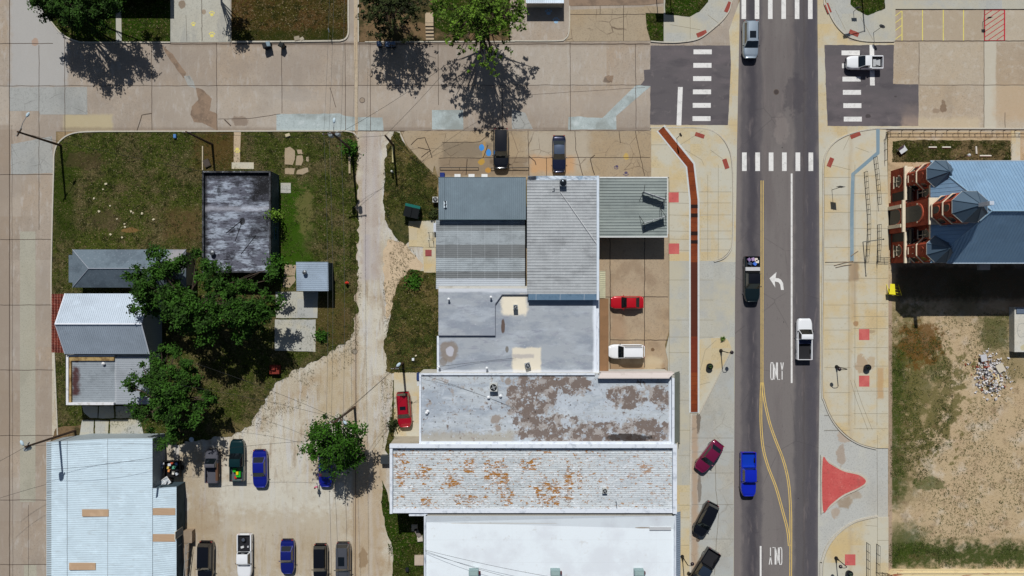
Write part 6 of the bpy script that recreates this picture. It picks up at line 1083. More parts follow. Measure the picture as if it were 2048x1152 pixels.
railing('slim black rail along the ribbed awning of the stained roof building', [(1356, 745), (1356, 885)], h=.9, post=1.3, rails=(.9, .6, .3), z=.1); railing('short handrail at the back door of the banded roof building', [(858, 466), (867, 466), (867, 482), (858, 482)], h=.9, post=1.0, rails=(.9,), z=.06)
mb = MB()
# air conditioning
def ac(label, px, py, z0, s=.85, h=.8, rz=0.0, c=(196, 198, 194), fan=True, px_z=None):
    q = P(px, py, z0+h); t = thing('air_conditioner', label, 'air conditioner', (q.x, q.y, z0), 'air conditioning units')
    MB().box((q.x, q.y, z0+h/2), (s, s, h), rz).build('housing', plain(*c, .5), t)
    if fan:
        MB().lathe((q.x, q.y, z0+h+.002), [(s*.43, 0), (s*.43, .04), (s*.38, .045)], 20).build('fan_guard', plain(24, 26, 30, .6), t); mb = MB()
        for k in range(4): mb.box((q.x+.16*s*math.cos(k*1.57+.4), q.y+.16*s*math.sin(k*1.57+.4), z0+h+.055), (.3*s, .12*s, .012), k*1.57+.4)
        mb.lathe((q.x, q.y, z0+h+.05), [(.07, 0), (.05, .03)], 8); mb.build('fan', plain(160, 164, 166, .5), t)
ac('air conditioner beside the left wall of the teal roofed shop', 870.5, 399, 0, .72, .8); ac('air conditioner with big round fan on the white part of the stained roof', 987, 775, 4.25, 1.0, .8); ac('small air conditioner on the upper cream patch of the membrane roof', 1031, 614, 3.5, .55, .9, 0, (150, 160, 170)); ac('small air conditioner on the lower cream patch of the membrane roof', 1055.5, 731, 3.5, .65, .6, .3, (160, 164, 168)); ac('small air conditioner on the rust flaked roof', 1210, 982, 4.45, .62, .5); ac('dark dusty condenser at the left wall of the rust flaked building', 769, 920, 0, 1.05, .9, 0, (56, 62, 66), False)
t = thing('air_conditioner', 'air conditioner with shiny dome cap on the tall corrugated roof', 'air conditioner', P(1126.5, 365, 4.7), 'air conditioning units'); q = P(1126.5, 365, 5.4); MB().box((q.x, q.y, 5.05), (.85, .85, .7)).build('housing', plain(130, 136, 142, .5), t); MB().lathe((q.x, q.y, 5.4), [(.42, 0), (.42, .06), (.3, .16), (.12, .22), (.03, .23)], 18).build('dome', plain(60, 66, 72, .15, .7), t)
q = P(1108, 376, 4.7); t = thing('roof_vent', 'small bent vent left of the domed roof unit', 'vent', (q.x, q.y, 4.75)); MB().tube([(q.x, q.y, 4.7), (q.x, q.y, 5.2), (q.x-.25, q.y, 5.25)], .07, 6).build('pipe', plain(214, 218, 220), t)
for i, px in enumerate((947, 1111, 1279)):
    q = P(px, 1147, 5.3); t = thing('roof_unit', 'teal grey roof unit on the bright white roof, %s of three' % ('leftmost', 'middle', 'rightmost')[i], 'roof unit', (q.x, q.y, 4.5), 'teal roof units'); MB().bounds(q.x-.6, q.y-.35, 4.45, q.x+.6, q.y+.35, 5.3).build('housing', plain(140, 164, 164, .5), t); MB().bounds(q.x+.6, q.y-.3, 4.45, q.x+.85, q.y-.02, 4.9).build('junction_box', plain(90, 40, 44, .5), t); MB().bounds(q.x-.5, q.y-.25, 5.301, q.x+.5, q.y+.25, 5.33).build('lid', plain(156, 178, 176, .5), t)
# dumpster, bins, boxes
t = local('dumpster', 'dark green dumpster with teal sloped edge on the grass by the concrete pad', 'dumpster', (P(824, 422, 1.2).x, P(824, 422, 1.2).y, 0), R(-13)); dg = plain(20, 24, 26, .6); MB().add([(-.95, -.8, .12), (.95, -.8, .12), (.95, .75, .12), (-.95, .75, .12), (-1, -.85, 1.25), (1, -.85, 1.25), (1, .8, 1.55), (-1, .8, 1.55)], [(3, 2, 1, 0), (0, 1, 5, 4), (1, 2, 6, 5), (2, 3, 7, 6), (3, 0, 4, 7)]).build('bin_body', plain(20, 70, 66, .6), t)
for s in (-1, 1): MB().add([(s*.5-.47, -.87, 1.27), (s*.5+.47, -.87, 1.27), (s*.5+.47, .45, 1.52), (s*.5-.47, .45, 1.52), (s*.5-.47, -.87, 1.31), (s*.5+.47, -.87, 1.31), (s*.5+.47, .45, 1.56), (s*.5-.47, .45, 1.56)], [(4, 5, 6, 7), (0, 1, 5, 4), (1, 2, 6, 5), (3, 0, 4, 7)]).build('lid', dg, t)
MB().add([(-1, .42, 1.50), (1, .42, 1.50), (1, .82, 1.57), (-1, .82, 1.57)], [(0, 1, 2, 3)]).build('rim', plain(24, 110, 100, .6), t)
for s in (-1, 1): MB().box((s*1.04, -.1, .9), (.08, .9, .16)).build('fork_pocket', dg, t)
def wheelie(label, px, py, c, lid, rz=0, name='trash_bin'):
    q = P(px, py, 1.0); t = local(name, label, 'trash bin', (q.x, q.y, 0), rz, 'wheeled trash bins'); MB().add([(-.22, -.24, .05), (.22, -.24, .05), (.22, .24, .05), (-.22, .24, .05), (-.29, -.32, .98), (.29, -.32, .98), (.29, .32, .98), (-.29, .32, .98)], [(3, 2, 1, 0), (0, 1, 5, 4), (1, 2, 6, 5), (2, 3, 7, 6), (3, 0, 4, 7)]).build('bin_body', plain(*c, .5), t)
    MB().add([(-.32, -.36, 1.0), (.32, -.36, 1.0), (.32, .33, 1.0), (-.32, .33, 1.0), (-.26, -.28, 1.07), (.26, -.28, 1.07), (.26, .3, 1.09), (-.26, .3, 1.09)], [(4, 5, 6, 7), (0, 1, 5, 4), (1, 2, 6, 5), (2, 3, 7, 6), (3, 0, 4, 7)]).build('lid', plain(*lid, .4), t)
    for s in (-1, 1): MB().lathe((0, 0, 0), [(.05, -.03), (.11, -.03), (.11, .03), (.05, .03)], 10, Matrix.Translation((s*.24, .25, .11)) @ Matrix.Rotation(math.pi/2, 4, 'Y')).build('wheel', K['tyre'], t)
wheelie('black trash bin with pale lid at the kerb of the dry top lawn', 535.5, 88, (22, 24, 26), (130, 150, 160), .15); wheelie('black trash bin just right of the pale lidded one', 529.5, 91, (22, 24, 26), (26, 28, 30), .3); wheelie('black tipped trash bin next to the leaf smear on the street', 562, 89, (18, 20, 22), (24, 28, 28), -.5)
wheelie('dark bin with shiny lid under the sparse tree, left', 758, 87, (22, 26, 34), (120, 140, 170), .1); wheelie('dark bin with shiny lid under the sparse tree, middle', 775, 88, (22, 26, 34), (130, 150, 180), -.1); wheelie('dark bin with shiny lid under the sparse tree, right', 786, 88, (22, 26, 34), (110, 130, 160), .2)
wheelie('blue bin at the upper left corner of the teal roofed shop', 884.5, 350, (30, 50, 110), (30, 50, 120), 0)
for i, px in enumerate((915, 943, 969)):
    q = P(px, 351, .5); t = thing('white_table', 'white box bench against the teal shop front, %s' % ('left', 'middle', 'right')[i], 'bench', (q.x, q.y, 0), 'white benches at the shop front'); MB().bounds(q.x-.4, q.y-.25, .42, q.x+.4, q.y+.2, .5).build('seat', plain(226, 228, 228), t)
    for s in (-1, 1): MB().bounds(q.x+s*.34-.04, q.y-.2, .02, q.x+s*.34+.04, q.y+.15, .42).build('leg', plain(206, 208, 208), t)
q = P(549, 739, .8); t = thing('brick_oven', 'small rust red metal box with a cap at the lawn edge', 'barbecue', (q.x, q.y, 0)); rb = surf('red_box', C(128, 50, 38), [('n', C(84, 32, 26), 2, .45, .65, .7)]); MB().bounds(q.x-.65, q.y-.6, 0, q.x+.6, q.y+.55, .8).build('body', rb, t); MB().bounds(q.x-.3, q.y-.05, .8, q.x+.15, q.y+.4, 1.1).build('cap', rb, t)
q = P(695, 566); t = thing('fire_hydrant', 'red fire hydrant in the grass left of the alley', 'fire hydrant', (q.x, q.y, 0)); rm = plain(196, 50, 30, .5); MB().lathe((q.x, q.y, 0), [(.2, 0), (.2, .08), (.14, .1), (.14, .55), (.19, .58), (.17, .68), (.08, .78), (.03, .82)], 14).build('barrel', rm, t)
for a in (0, 90, 180): d = Vector((math.cos(R(a)), math.sin(R(a)), 0)); MB().tube([Vector((q.x, q.y, .42))+d*.1, Vector((q.x, q.y, .42))+d*.26], .07, 8).build('outlet', rm, t)
# potted plants and loose plants
def plant(label, px, py, pot, n=26, L=.45, up=.5, c=(70, 96, 30), z0=.11, name='potted_plant', cat='plant', group='sidewalk plants'):
    q = P(px, py); t = thing(name, label, cat, (q.x, q.y, z0), group); zb = z0
    if pot: MB().lathe((q.x, q.y, z0), [(.24, 0), (.36, .15), (.42, .5), (.44, .58), (.38, .58), (.34, .5)], 16).build('pot', plain(28, 30, 36, .5), t); zb = z0+.5; 
    mb = MB()
    for k in range(n):
        a = random.uniform(0, 6.28); l = L*random.uniform(.6, 1.1); d = Vector((math.cos(a), math.sin(a), 0)); s = Vector((-d.y, d.x, 0))*.05; b = Vector((q.x, q.y, zb)); m1 = b+d*l*.5+Vector((0, 0, up*random.uniform(.6, 1.1))); e = b+d*l+Vector((0, 0, up*random.uniform(.2, .9)))
        mb.add([b-s, b+s, m1+s, m1-s, e], [(0, 1, 2, 3), (3, 2, 4)])
    mb.build('leaves', surf('plant_leaf_%d' % c[1], C(*c), [('n', C(c[0]//2, c[1]//2, c[2]//2), 6, .45, .65, .7)]), t)
plant('spiky agave plant at the kerb above the gooseneck lamp', 1445, 677, False, 22, .5, .35, (92, 120, 44)); plant('dark round pot with a plant on the sidewalk beside the rust channel', 1417, 732, True, 30, .35, .3, (60, 80, 40)); plant('dark pot with a plant between the red squares on the east sidewalk', 1731, 734, True, 16, .22, .2, (36, 44, 34)); plant('dark pot with flowers at the bottom edge of the east sidewalk', 1695, 1144, True, 30, .3, .3, (60, 74, 60))
# yellow frame, yard chair, edging, sticks
t = local('barricade', 'yellow folding barricade on the sidewalk edge below the church', 'barricade', (P(1789, 582, .6).x, P(1789, 582, .6).y, 0), R(-6)); ym = plain(226, 214, 40, .5)
MB().add([(-.9, -.55, .05), (.75, -.55, .05), (.75, -.5, 1.0), (-.9, -.5, 1.0)], [(0, 1, 2, 3)]).build('panel', ym, t)
MB().add([(-.85, -.5, 1.0), (-.05, -.5, 1.0), (-.15, .9, .75), (-.75, .9, .75)], [(0, 1, 2, 3)]).build('panel', ym, t)
for a, b in (((-.85, .9), (-.85, -.5)), ((.75, .95), (.75, -.5)), ((-.05, .9), (-.05, -.5))): MB().tube([(a[0], a[1], .02), (b[0], b[1], 1.02)], .04, 5).build('leg', ym, t)
for k in range(3): MB().tube([(-.05, .6-k*.4, .25+k*.28), (.75, .6-k*.4, .25+k*.28)], .03, 5).build('rung', ym, t)
q = P(1806, 299, .5); t = local('garden_bench', 'white garden chair on the grass of the church yard', 'chair', (q.x, q.y, 0), R(35)); wm = plain(206, 210, 212, .5); MB().bounds(-.5, -.4, .4, .5, .4, .46).build('seat', wm, t); MB().add([(-.5, .4, .44), (.5, .4, .44), (.5, .55, 1.0), (-.5, .55, 1.0)], [(0, 1, 2, 3)]).build('backrest', wm, t)
for x in (-.45, .45):
    for y in (-.35, .35): MB().tube([(x, y, 0), (x, y, .42)], .03, 5).build('leg', wm, t)
for i, (a, b, c, d) in enumerate(((1856, 295, 1872, 295), (1883, 295, 1900, 295), (1958, 312, 1981, 312), (1951, 293, 1952, 308))):
    p0, p1 = P(a, b), P(c, d); cc = (p0+p1)/2; tag(MB().tube([p0+Vector((0, 0, .1)), p1+Vector((0, 0, .1))], .11, 6).build('edging_pipe', plain(222, 218, 206), None, base=(cc.x, cc.y, 0)), 'pale edging piece lying in the church yard grass, %s' % ('first from the left', 'second from the left', 'closest to the church roof', 'upright one')[i], 'edging', 'yard edging pieces')
q = P(1912, 318); t = thing('yard_lamp', 'slim black yard lamp leaning over the church lawn', 'lamp', (q.x, q.y, 0)); MB().tube([(q.x, q.y, 0), (q.x, q.y, 2.4)], .05, 6).build('post', iron, t); MB().lathe((q.x, q.y, 2.4), [(.08, 0), (.2, .05), (.2, .3), (.06, .4)], 10).build('lamp_head', plain(190, 196, 200, .3), t)
for i, (a, b, c, d, L) in enumerate(((1667, 531, 1705, 522, 0), (1670, 535, 1702, 529, 0), (1701, 512, 1715, 502, 0), (1649, 524.5, 1728, 524, 0))):
    p0, p1 = P(a, b), P(c, d); cc = (p0+p1)/2; tag(MB().tube([p0+Vector((0, 0, .17)), p0.lerp(p1, .5)+Vector((0, .05, .17)), p1+Vector((0, 0, .17))], .05 if i != 3 else .03, 5).build('loose_pole' if i == 3 else 'palm_frond', plain(150, 132, 110), None, base=(cc.x, cc.y, .1)), 'dry stick lying on the sidewalk below the blue grey strip, %s' % ('upper long one', 'lower long one', 'short curled one', 'thin straight one')[i], 'stick', 'dry sticks on the sidewalk')
# manholes
for lb, px, py, c in (('round manhole cover in the upper street right of the gutter', 724.5, 200.5, (150, 134, 116)), ('round manhole cover in the middle of the main road', 1552.5, 184, (66, 56, 54)), ('round cover in the alley beside the painted wire shadow', 709.5, 703, (150, 140, 124))):
    q = P(px, py); t = thing('manhole_cover', lb, 'manhole cover', (q.x, q.y, .0)); MB().lathe((q.x, q.y, .005), [(.38, 0), (.38, .012)], 20).build('frame', plain(96, 84, 74), t); MB().lathe((q.x, q.y, .018), [(.3, 0), (.3, .004)], 20).build('cover', plain(*c), t)
# steps
q = P(860, 66); t = thing('garden_steps', 'concrete steps climbing from the street between two trees', 'steps', (q.x, q.y, 0)); 
for k in range(5): a, b = P(852, 80-6*k), P(868, 74-6*k); MB().bounds(a.x, a.y, -.02, b.x, b.y, .12+.16*k).build('step', M['kerb_tan'], t)
a, b = P(852, 50), P(868, 30); MB().bounds(a.x, a.y, -.02, b.x, b.y, .80).build('landing', M['kerb_tan'], t)
# the person beside the blue car
def person(px, py, label, facing):
    q = P(px, py); t = local('person', label, 'person', (q.x, q.y, 0), R(facing)); V = [(0, 0, .92, .15, .11), (0, 0, 1.15, .13, .10), (0, 0, 1.38, .17, .11), (0, .01, 1.50, .06, .06), (0, .02, 1.62, .09, .10), (0, .02, 1.72, .08, .09), (.18, 0, 1.42, .055, .055), (.24, .02, 1.15, .045, .045), (.22, .14, .93, .035, .035), (-.18, 0, 1.42, .055, .055), (-.24, .02, 1.15, .045, .045), (-.22, .12, .93, .035, .035), (.10, 0, .86, .09, .09), (.11, .02, .48, .065, .065), (.11, -.02, .09, .045, .045), (.11, .12, .04, .045, .035), (-.10, 0, .86, .09, .09), (-.11, .06, .48, .065, .065), (-.11, .0, .09, .045, .045), (-.11, .14, .04, .045, .035)]
    E = [(0, 1), (1, 2), (2, 3), (3, 4), (4, 5), (2, 6), (6, 7), (7, 8), (2, 9), (9, 10), (10, 11), (0, 12), (12, 13), (13, 14), (14, 15), (0, 16), (16, 17), (17, 18), (18, 19)]
    hand = []
    for s, w in ((8, 1), (11, -1)):
        x, y, z = V[s][:3]; V.append((x, y+.03, z-.07, .035, .02)); pi = len(V)-1; E.append((s, pi))
        for k, (dx, ln) in enumerate(((-.03, .07), (-.01, .08), (.01, .075), (.03, .06))): V.append((x+dx, y+.05, z-.07-ln, .009, .009)); E.append((pi, len(V)-1))
        V.append((x-.05*w, y+.05, z-.09, .011, .011)); E.append((pi, len(V)-1))
    me = bpy.data.meshes.new('body'); me.from_pydata([v[:3] for v in V], E, [])
    o = bpy.data.objects.new('body', me); COL.objects.link(o); sm = o.modifiers.new('skin', 'SKIN'); ss = o.modifiers.new('sub', 'SUBSURF'); ss.levels = ss.render_levels = 1
    for i, v in enumerate(V): me.skin_vertices[0].data[i].radius = (v[3], v[4])
    me.skin_vertices[0].data[0].use_root = True; dg_ = bpy.context.evaluated_depsgraph_get(); m2 = bpy.data.meshes.new_from_object(o.evaluated_get(dg_)); o.modifiers.clear(); o.data = m2
    skin, shirt, pants = plain(196, 146, 120, .6), plain(216, 120, 150, .8), plain(226, 226, 232, .8); m2.materials.clear(); [m2.materials.append(a) for a in (skin, shirt, pants)]
    for p in m2.polygons: c = p.center; p.material_index = 2 if .12 < c.z < .93 and abs(c.x) < .19 else (1 if .93 <= c.z < 1.46 and abs(c.x) < .235 and not (c.z < 1.1 and abs(c.x) > .17) else 0); p.use_smooth = True
    o.parent = t; MB().lathe((0, .0, 1.62), [(.095, 0), (.115, .06), (.10, .14), (.04, .19)], 12).build('hair', plain(60, 36, 26, .9), t, smooth_=True)
person(637, 969, 'person in a pink top and pale trousers standing left of the blue car', 180)
# ================================================================ TREES, TUFTS, RUBBLE
def leafmat(name, c, v=.5):
    d = [int(x*.45) for x in c]; l = [min(255, int(x*1.35)) for x in c]; m = surf(name, C(*c, .75), [('n', C(*d, .75), .8, .42, .6, .8), ('n', C(*l, .75), 1.9, .52, .68, .7), ('n', C(int(c[0]*1.5), int(c[1]*1.25), c[2], .75), 5, .58, .72, v)], rough=.75, spec=.15); return m
bark = surf('bark', C(84, 72, 60), [('n', C(52, 44, 38), 3, .45, .65, .7)])
def tree(label, px, py, th, lobes, n, ls, m, seed, group='broadleaf trees', limbs=9, sub=None, name='leafy_tree', gaps=.35, tr=.3, per_=55, cr=1.0):
    """px,py: foot of the trunk; lobes: (px, py, z, r_px, rz) apparent centre of each mass of leaves"""
    rn = random.Random(seed); p = P(px, py); t = thing(name, label, 'tree', (p.x, p.y, 0), group); cl = []; tot = sum(l[3]**2*l[4] for l in lobes)
    for lx, ly, z, rp, rz_ in lobes:
        c = P(lx, ly, z); r = rp*(1-z/H)/PX; k = max(6, int(n/per_*(rp**2*rz_)/tot))
        for _ in range(k):
            while 1:
                a = Vector((rn.uniform(-1, 1), rn.uniform(-1, 1), rn.uniform(-1, 1)))
                if a.length < 1 and (a.length > .42 or rn.random() < .35): break
            if mnoise.noise(Vector((c.x+a.x*r, c.y+a.y*r, z+a.z*rz_))*.45+Vector((seed, 0, 0))) < -gaps: continue
            wob = 1+.25*mnoise.noise(Vector((a.x*2+seed, a.y*2, a.z*2))); cl.append((c+Vector((a.x*r*wob, a.y*r*wob, a.z*rz_)), cr*rn.uniform(.35, .75)*min(1.3, .5+r*.2)))
    mb = MB(); per = max(8, int(n/max(1, len(cl))))
    for c, r in cl:
        tilt = Vector((rn.uniform(-.5, .5), rn.uniform(-.5, .5), 1))
        for _ in range(per):
            q = c+Vector((rn.gauss(0, r*.55), rn.gauss(0, r*.55), rn.gauss(0, r*.32))); nv = (tilt+Vector((rn.gauss(0, .55), rn.gauss(0, .55), rn.gauss(0, .3)))).normalized(); u = nv.orthogonal().normalized(); u.rotate(Matrix.Rotation(rn.uniform(0, 6.28), 3, nv)); w = nv.cross(u); s = ls*rn.uniform(.6, 1.25)
            mb.v += [tuple(q-u*s), tuple(q-w*s*.5+u*s*.1), tuple(q+u*s), tuple(q+w*s*.5+u*s*.1)]; o = len(mb.v)-4; mb.f.append((o, o+1, o+2, o+3)); mb.mi.append(0)
    mb.build('crown', m, t)
    tb = MB(); top = Vector((p.x, p.y, th)); tb.tube([(p.x, p.y, -.05), (p.x+.05, p.y, th*.5), top], [tr*1.25, tr, tr*.8], 9); rn.shuffle(cl)
    for c, r in sorted(cl, key=lambda q: -(q[0]-top).length)[:limbs*3:3]+cl[:limbs]:
        a = top+Vector((0, 0, rn.uniform(-.6, .2))); m1 = a.lerp(c, .5)+Vector((rn.uniform(-.5, .5), rn.uniform(-.5, .5), .3)); tb.tube([a, a.lerp(m1, .5), m1, c], [tr*.5, tr*.42, tr*.26, .03], 6)
        for _ in range(2): e = m1.lerp(c, .6)+Vector((rn.uniform(-1.3, 1.3), rn.uniform(-1.3, 1.3), rn.uniform(.1, .8))); tb.tube([m1, e], [.06, .015], 4)
    tb.build('trunk', bark, t); return t
dk = leafmat('dark_leaves', (58, 96, 28), .4); md = leafmat('mid_leaves', (60, 104, 24)); br_ = leafmat('bright_leaves', (104, 138, 44)); ol = leafmat('olive_leaves', (62, 72, 36), .3)
tree('huge dark tree spreading over the cottage and tar roofed building', 410, 612, 4.0, [(275, 560, 6.0, 34, 1.7), (315, 575, 7, 48, 2.2), (335, 528, 6.5, 36, 1.8), (375, 508, 6.2, 26, 1.4), (300, 620, 5.6, 34, 1.6), (365, 610, 7.5, 46, 2.2), (425, 555, 6.8, 36, 1.8), (400, 640, 7, 44, 1.9), (450, 610, 7.6, 46, 2.2), (505, 575, 6.4, 32, 1.6), (500, 620, 7, 42, 2.0), (540, 600, 5.6, 26, 1.4), (478, 655, 5.6, 30, 1.4), (530, 545, 5.0, 20, 1.2)], 25000, .19, dk, 3, limbs=18, tr=.45, gaps=.10)
tree('dark tree leaning over the flat parapet building and warehouse corner', 352, 800, 3.5, [(300, 750, 6, 36, 1.8), (330, 715, 5.8, 28, 1.6), (275, 770, 5.2, 26, 1.4), (335, 785, 6.6, 44, 2.2), (375, 750, 5.8, 30, 1.6), (300, 825, 5.5, 36, 1.8), (375, 815, 6.2, 40, 2.0), (345, 850, 5.4, 32, 1.6), (408, 800, 5.0, 24, 1.4), (318, 872, 4.8, 22, 1.3)], 14500, .18, dk, 8, limbs=14, tr=.35, gaps=.12)
tree('round green tree standing in the gravel lot beside the pole', 683, 880, 2.6, [(660, 890, 5.5, 44, 2.2), (690, 880, 6.2, 44, 2.4), (650, 865, 5.2, 34, 1.8), (700, 910, 5, 34, 1.8), (668, 922, 4.6, 34, 1.6), (630, 900, 4.6, 26, 1.3)], 9000, .17, md, 12, limbs=8, tr=.25)
tree('bright green tree reaching down over the upper street', 962, 40, 4.2, [(890, 5, 8, 34, 1.8), (925, 35, 8.6, 34, 1.8), (965, 20, 9.2, 44, 2.2), (1015, 15, 8.5, 38, 2.0), (950, 75, 8.2, 30, 1.5), (910, 70, 7.2, 26, 1.4), (1000, 60, 8.2, 32, 1.6), (1035, 45, 7.4, 24, 1.3), (960, -40, 9, 55, 2.4), (972, 112, 7.6, 24, 1.2), (925, 105, 6.8, 18, 1.0), (1005, 100, 7, 20, 1.1), (1045, -10, 8, 30, 1.6), (985, 140, 6.8, 16, .9), (940, 132, 6.6, 14, .8)], 7600, .18, br_, 21, limbs=26, gaps=.25, tr=.34, per_=11, cr=.5)
tree('sparse dark olive tree above the shiny bins', 785, 18, 3.4, [(750, 15, 5.6, 36, 1.8), (795, 25, 6.2, 42, 2.0), (770, -25, 6.5, 50, 2.4), (832, 5, 5.8, 30, 1.6), (765, 55, 5.0, 28, 1.2), (812, 58, 5.0, 26, 1.2)], 6500, .17, ol, 33, limbs=20, gaps=.25, tr=.26, per_=13, cr=.55)
tree('dark green tree at the top left yard', 140, -20, 3.8, [(95, -5, 6.5, 36, 1.8), (140, 10, 7, 38, 1.9), (75, -30, 6.5, 40, 2.0), (175, -10, 6.8, 42, 2.0), (215, -30, 7, 44, 2.2), (195, 30, 5.6, 30, 1.4), (235, 15, 5.4, 26, 1.3), (140, 45, 5, 20, 1.0), (100, 30, 4.6, 16, .9)], 12000, .18, leafmat('shade_leaves', (58, 92, 30), .4), 41, limbs=14, tr=.34, gaps=.12)
tree('small tree just beyond the top edge above the pale driveway', 440, -30, 3.0, [(440, -40, 5.5, 28, 1.8), (425, -48, 5.5, 22, 1.5)], 1800, .16, md, 47, limbs=6, tr=.16)
def bush(label, px, py, r, h, n, m, seed, name='bush'):
    rn = random.Random(seed); q = P(px, py, h); mb = MB(); t = thing(name, label, 'bush', (q.x, q.y, 0), 'small bushes')
    for _ in range(n):
        a = Vector((rn.gauss(0, .5), rn.gauss(0, .5), rn.uniform(-1, 1)*.5)); c = Vector((q.x+a.x*r, q.y+a.y*r, h*(.55+a.z))); nv = Vector((rn.gauss(0, .6), rn.gauss(0, .6), 1)).normalized(); u = nv.orthogonal(); u.rotate(Matrix.Rotation(rn.uniform(0, 6.28), 3, nv)); w = nv.cross(u); s = .13*rn.uniform(.6, 1.3)
        mb.add([c-u*s, c-w*s*.5, c+u*s, c+w*s*.5], [(0, 1, 2, 3)])
    mb.build('foliage', m, t); tb = MB()
    for k in range(5): tb.tube([(q.x, q.y, 0), (q.x+rn.uniform(-r, r)*.4, q.y+rn.uniform(-r, r)*.4, h*.8)], [.04, .015], 4)
    tb.build('stem', bark, t)
bush('bright bush growing at the east wall of the tar roofed building', 540, 429, .7, 3.6, 340, br_, 1); bush('bush at the lower east corner of the tar roofed building', 543, 523, .9, 3.4, 420, md, 2); bush('bush beside the lower square concrete pad', 640, 672, .8, .7, 260, md, 3); bush('small bush at the base of the transformer pole', 697, 292, 1.0, 1.6, 380, md, 4); bush('bush at the grass corner under the red suv pole', 786, 850, .7, .8, 260, ol, 5); bush('low bush beside the air conditioner of the teal roofed shop', 868, 426, .6, .8, 220, ol, 6); bush('weedy bush at the foot of the sandy patch', 826, 562, 1.1, .7, 300, md, 7)
# tufts
def tufts(name, polys, n, m, seed, size=(.06, .14), thr=-.1, nz=.35, z=.06):
    rn = random.Random(seed); mb = MB(); done = 0; tries = 0
    def inside(x, y, pl):
        c = False; j = len(pl)-1
        for i in range(len(pl)):
            if (pl[i][1] > y) != (pl[j][1] > y) and x < (pl[j][0]-pl[i][0])*(y-pl[i][1])/(pl[j][1]-pl[i][1])+pl[i][0]: c = not c
            j = i
        return c
    areas = [abs(sum(p[i][0]*p[(i+1) % len(p)][1]-p[(i+1) % len(p)][0]*p[i][1] for i in range(len(p)))) for p in polys]
    V = mb.v; F = mb.f
    while done < n and tries < n*12:
        tries += 1; pl = rn.choices(polys, areas)[0]; x = rn.uniform(min(a[0] for a in pl), max(a[0] for a in pl)); y = rn.uniform(min(a[1] for a in pl), max(a[1] for a in pl))
        if not inside(x, y, pl): continue
        w = P(x, y)
        if mnoise.noise(Vector((w.x*nz, w.y*nz, seed)))+.5*mnoise.noise(Vector((w.x*nz*4, w.y*nz*4, seed))) < thr: continue
        done += 1; s = rn.uniform(*size); o = len(V)
        for k in range(3):
            a = rn.uniform(0, 6.28); d = Vector((math.cos(a), math.sin(a))); b = rn.uniform(.5, 1.0)*s; c, e = w.x+rn.gauss(0, s*.5), w.y+rn.gauss(0, s*.5)
            V += [(c-d.y*s*.28, e+d.x*s*.28, z), (c+d.y*s*.28, e-d.x*s*.28, z), (c+d.x*b, e+d.y*b, z+s*rn.uniform(.5, 1.1))]; F.append((o, o+1, o+2)); o += 3
    mb.mi = [0]*len(F); return tag(mb.build(name, m), kind='stuff')
gl = leafmat('grass_blades', (82, 96, 40)); gb = surf('dry_blades', C(160, 140, 104), [('n', C(110, 88, 56), 2, .45, .65, .7)])
nwp = [(112, 330), (130, 290), (160, 270), (700, 268), (712, 300), (712, 640), (690, 690), (640, 715), (560, 765), (500, 850), (460, 872), (114, 880), (106, 600)]
tufts('grass', [nwp], 16000, gl, 1.5, thr=0.0); tufts('dry_grass', [nwp, [(463, 0), (463, 82), (690, 80), (695, 0)]], 12000, gb, 2.5, thr=.05, size=(.04, .09))
vp = [[(787, 266), (872, 352), (872, 440), (820, 442), (790, 470), (768, 420), (768, 330)], [(876, 545), (876, 744), (775, 744), (772, 680), (800, 555)], [(765, 960), (780, 1010), (848, 1025), (848, 1152), (786, 1152), (770, 1050)], [(776, 850), (791, 760), (791, 890), (770, 900)]]
tufts('grass', vp, 6500, gl, 3.5, thr=-.05); tufts('weeds', [[(714, 540), (724, 540), (716, 700), (690, 700)], [(766, 560), (790, 560), (785, 750), (772, 750)], [(780, 470), (830, 500), (840, 560), (800, 600), (780, 560)], [(440, 855), (700, 690), (712, 720), (520, 880)], [(762, 750), (790, 760), (776, 900), (764, 900)], [(440, 850), (520, 790), (640, 700), (718, 640), (722, 690), (660, 740), (560, 820), (480, 890)]], 2600, surf('weeds', C(122, 112, 74), [('n', C(84, 80, 48), 3, .45, .6, .7)]), 4.5, size=(.04, .11), thr=-.15)
tufts('weeds', [[(1780, 620), (2060, 628), (2060, 1060), (1780, 1100)]], 6500, surf('lot_weeds', C(104, 104, 60), [('n', C(60, 68, 30), 1, .45, .6, .8)]), 5.5, size=(.05, .15), thr=-.12, nz=.3, z=.0)
tufts('grass', [[(1780, 700), (1830, 640), (1900, 700), (1910, 900), (1800, 1000), (1780, 1000)], [(1778, 1085), (2060, 1085), (2060, 1134), (1778, 1134)], [(1784, 282), (2024, 282), (2024, 324), (1784, 324)]], 6500, gl, 6.5, thr=-.02, z=.0)
tufts('dry_grass', [[(1780, 640), (2060, 640), (2060, 1060), (1780, 1090)], [(1784, 282), (2024, 282), (2024, 324), (1784, 324)]], 5200, gb, 7.5, size=(.04, .1), thr=.05, z=.0)
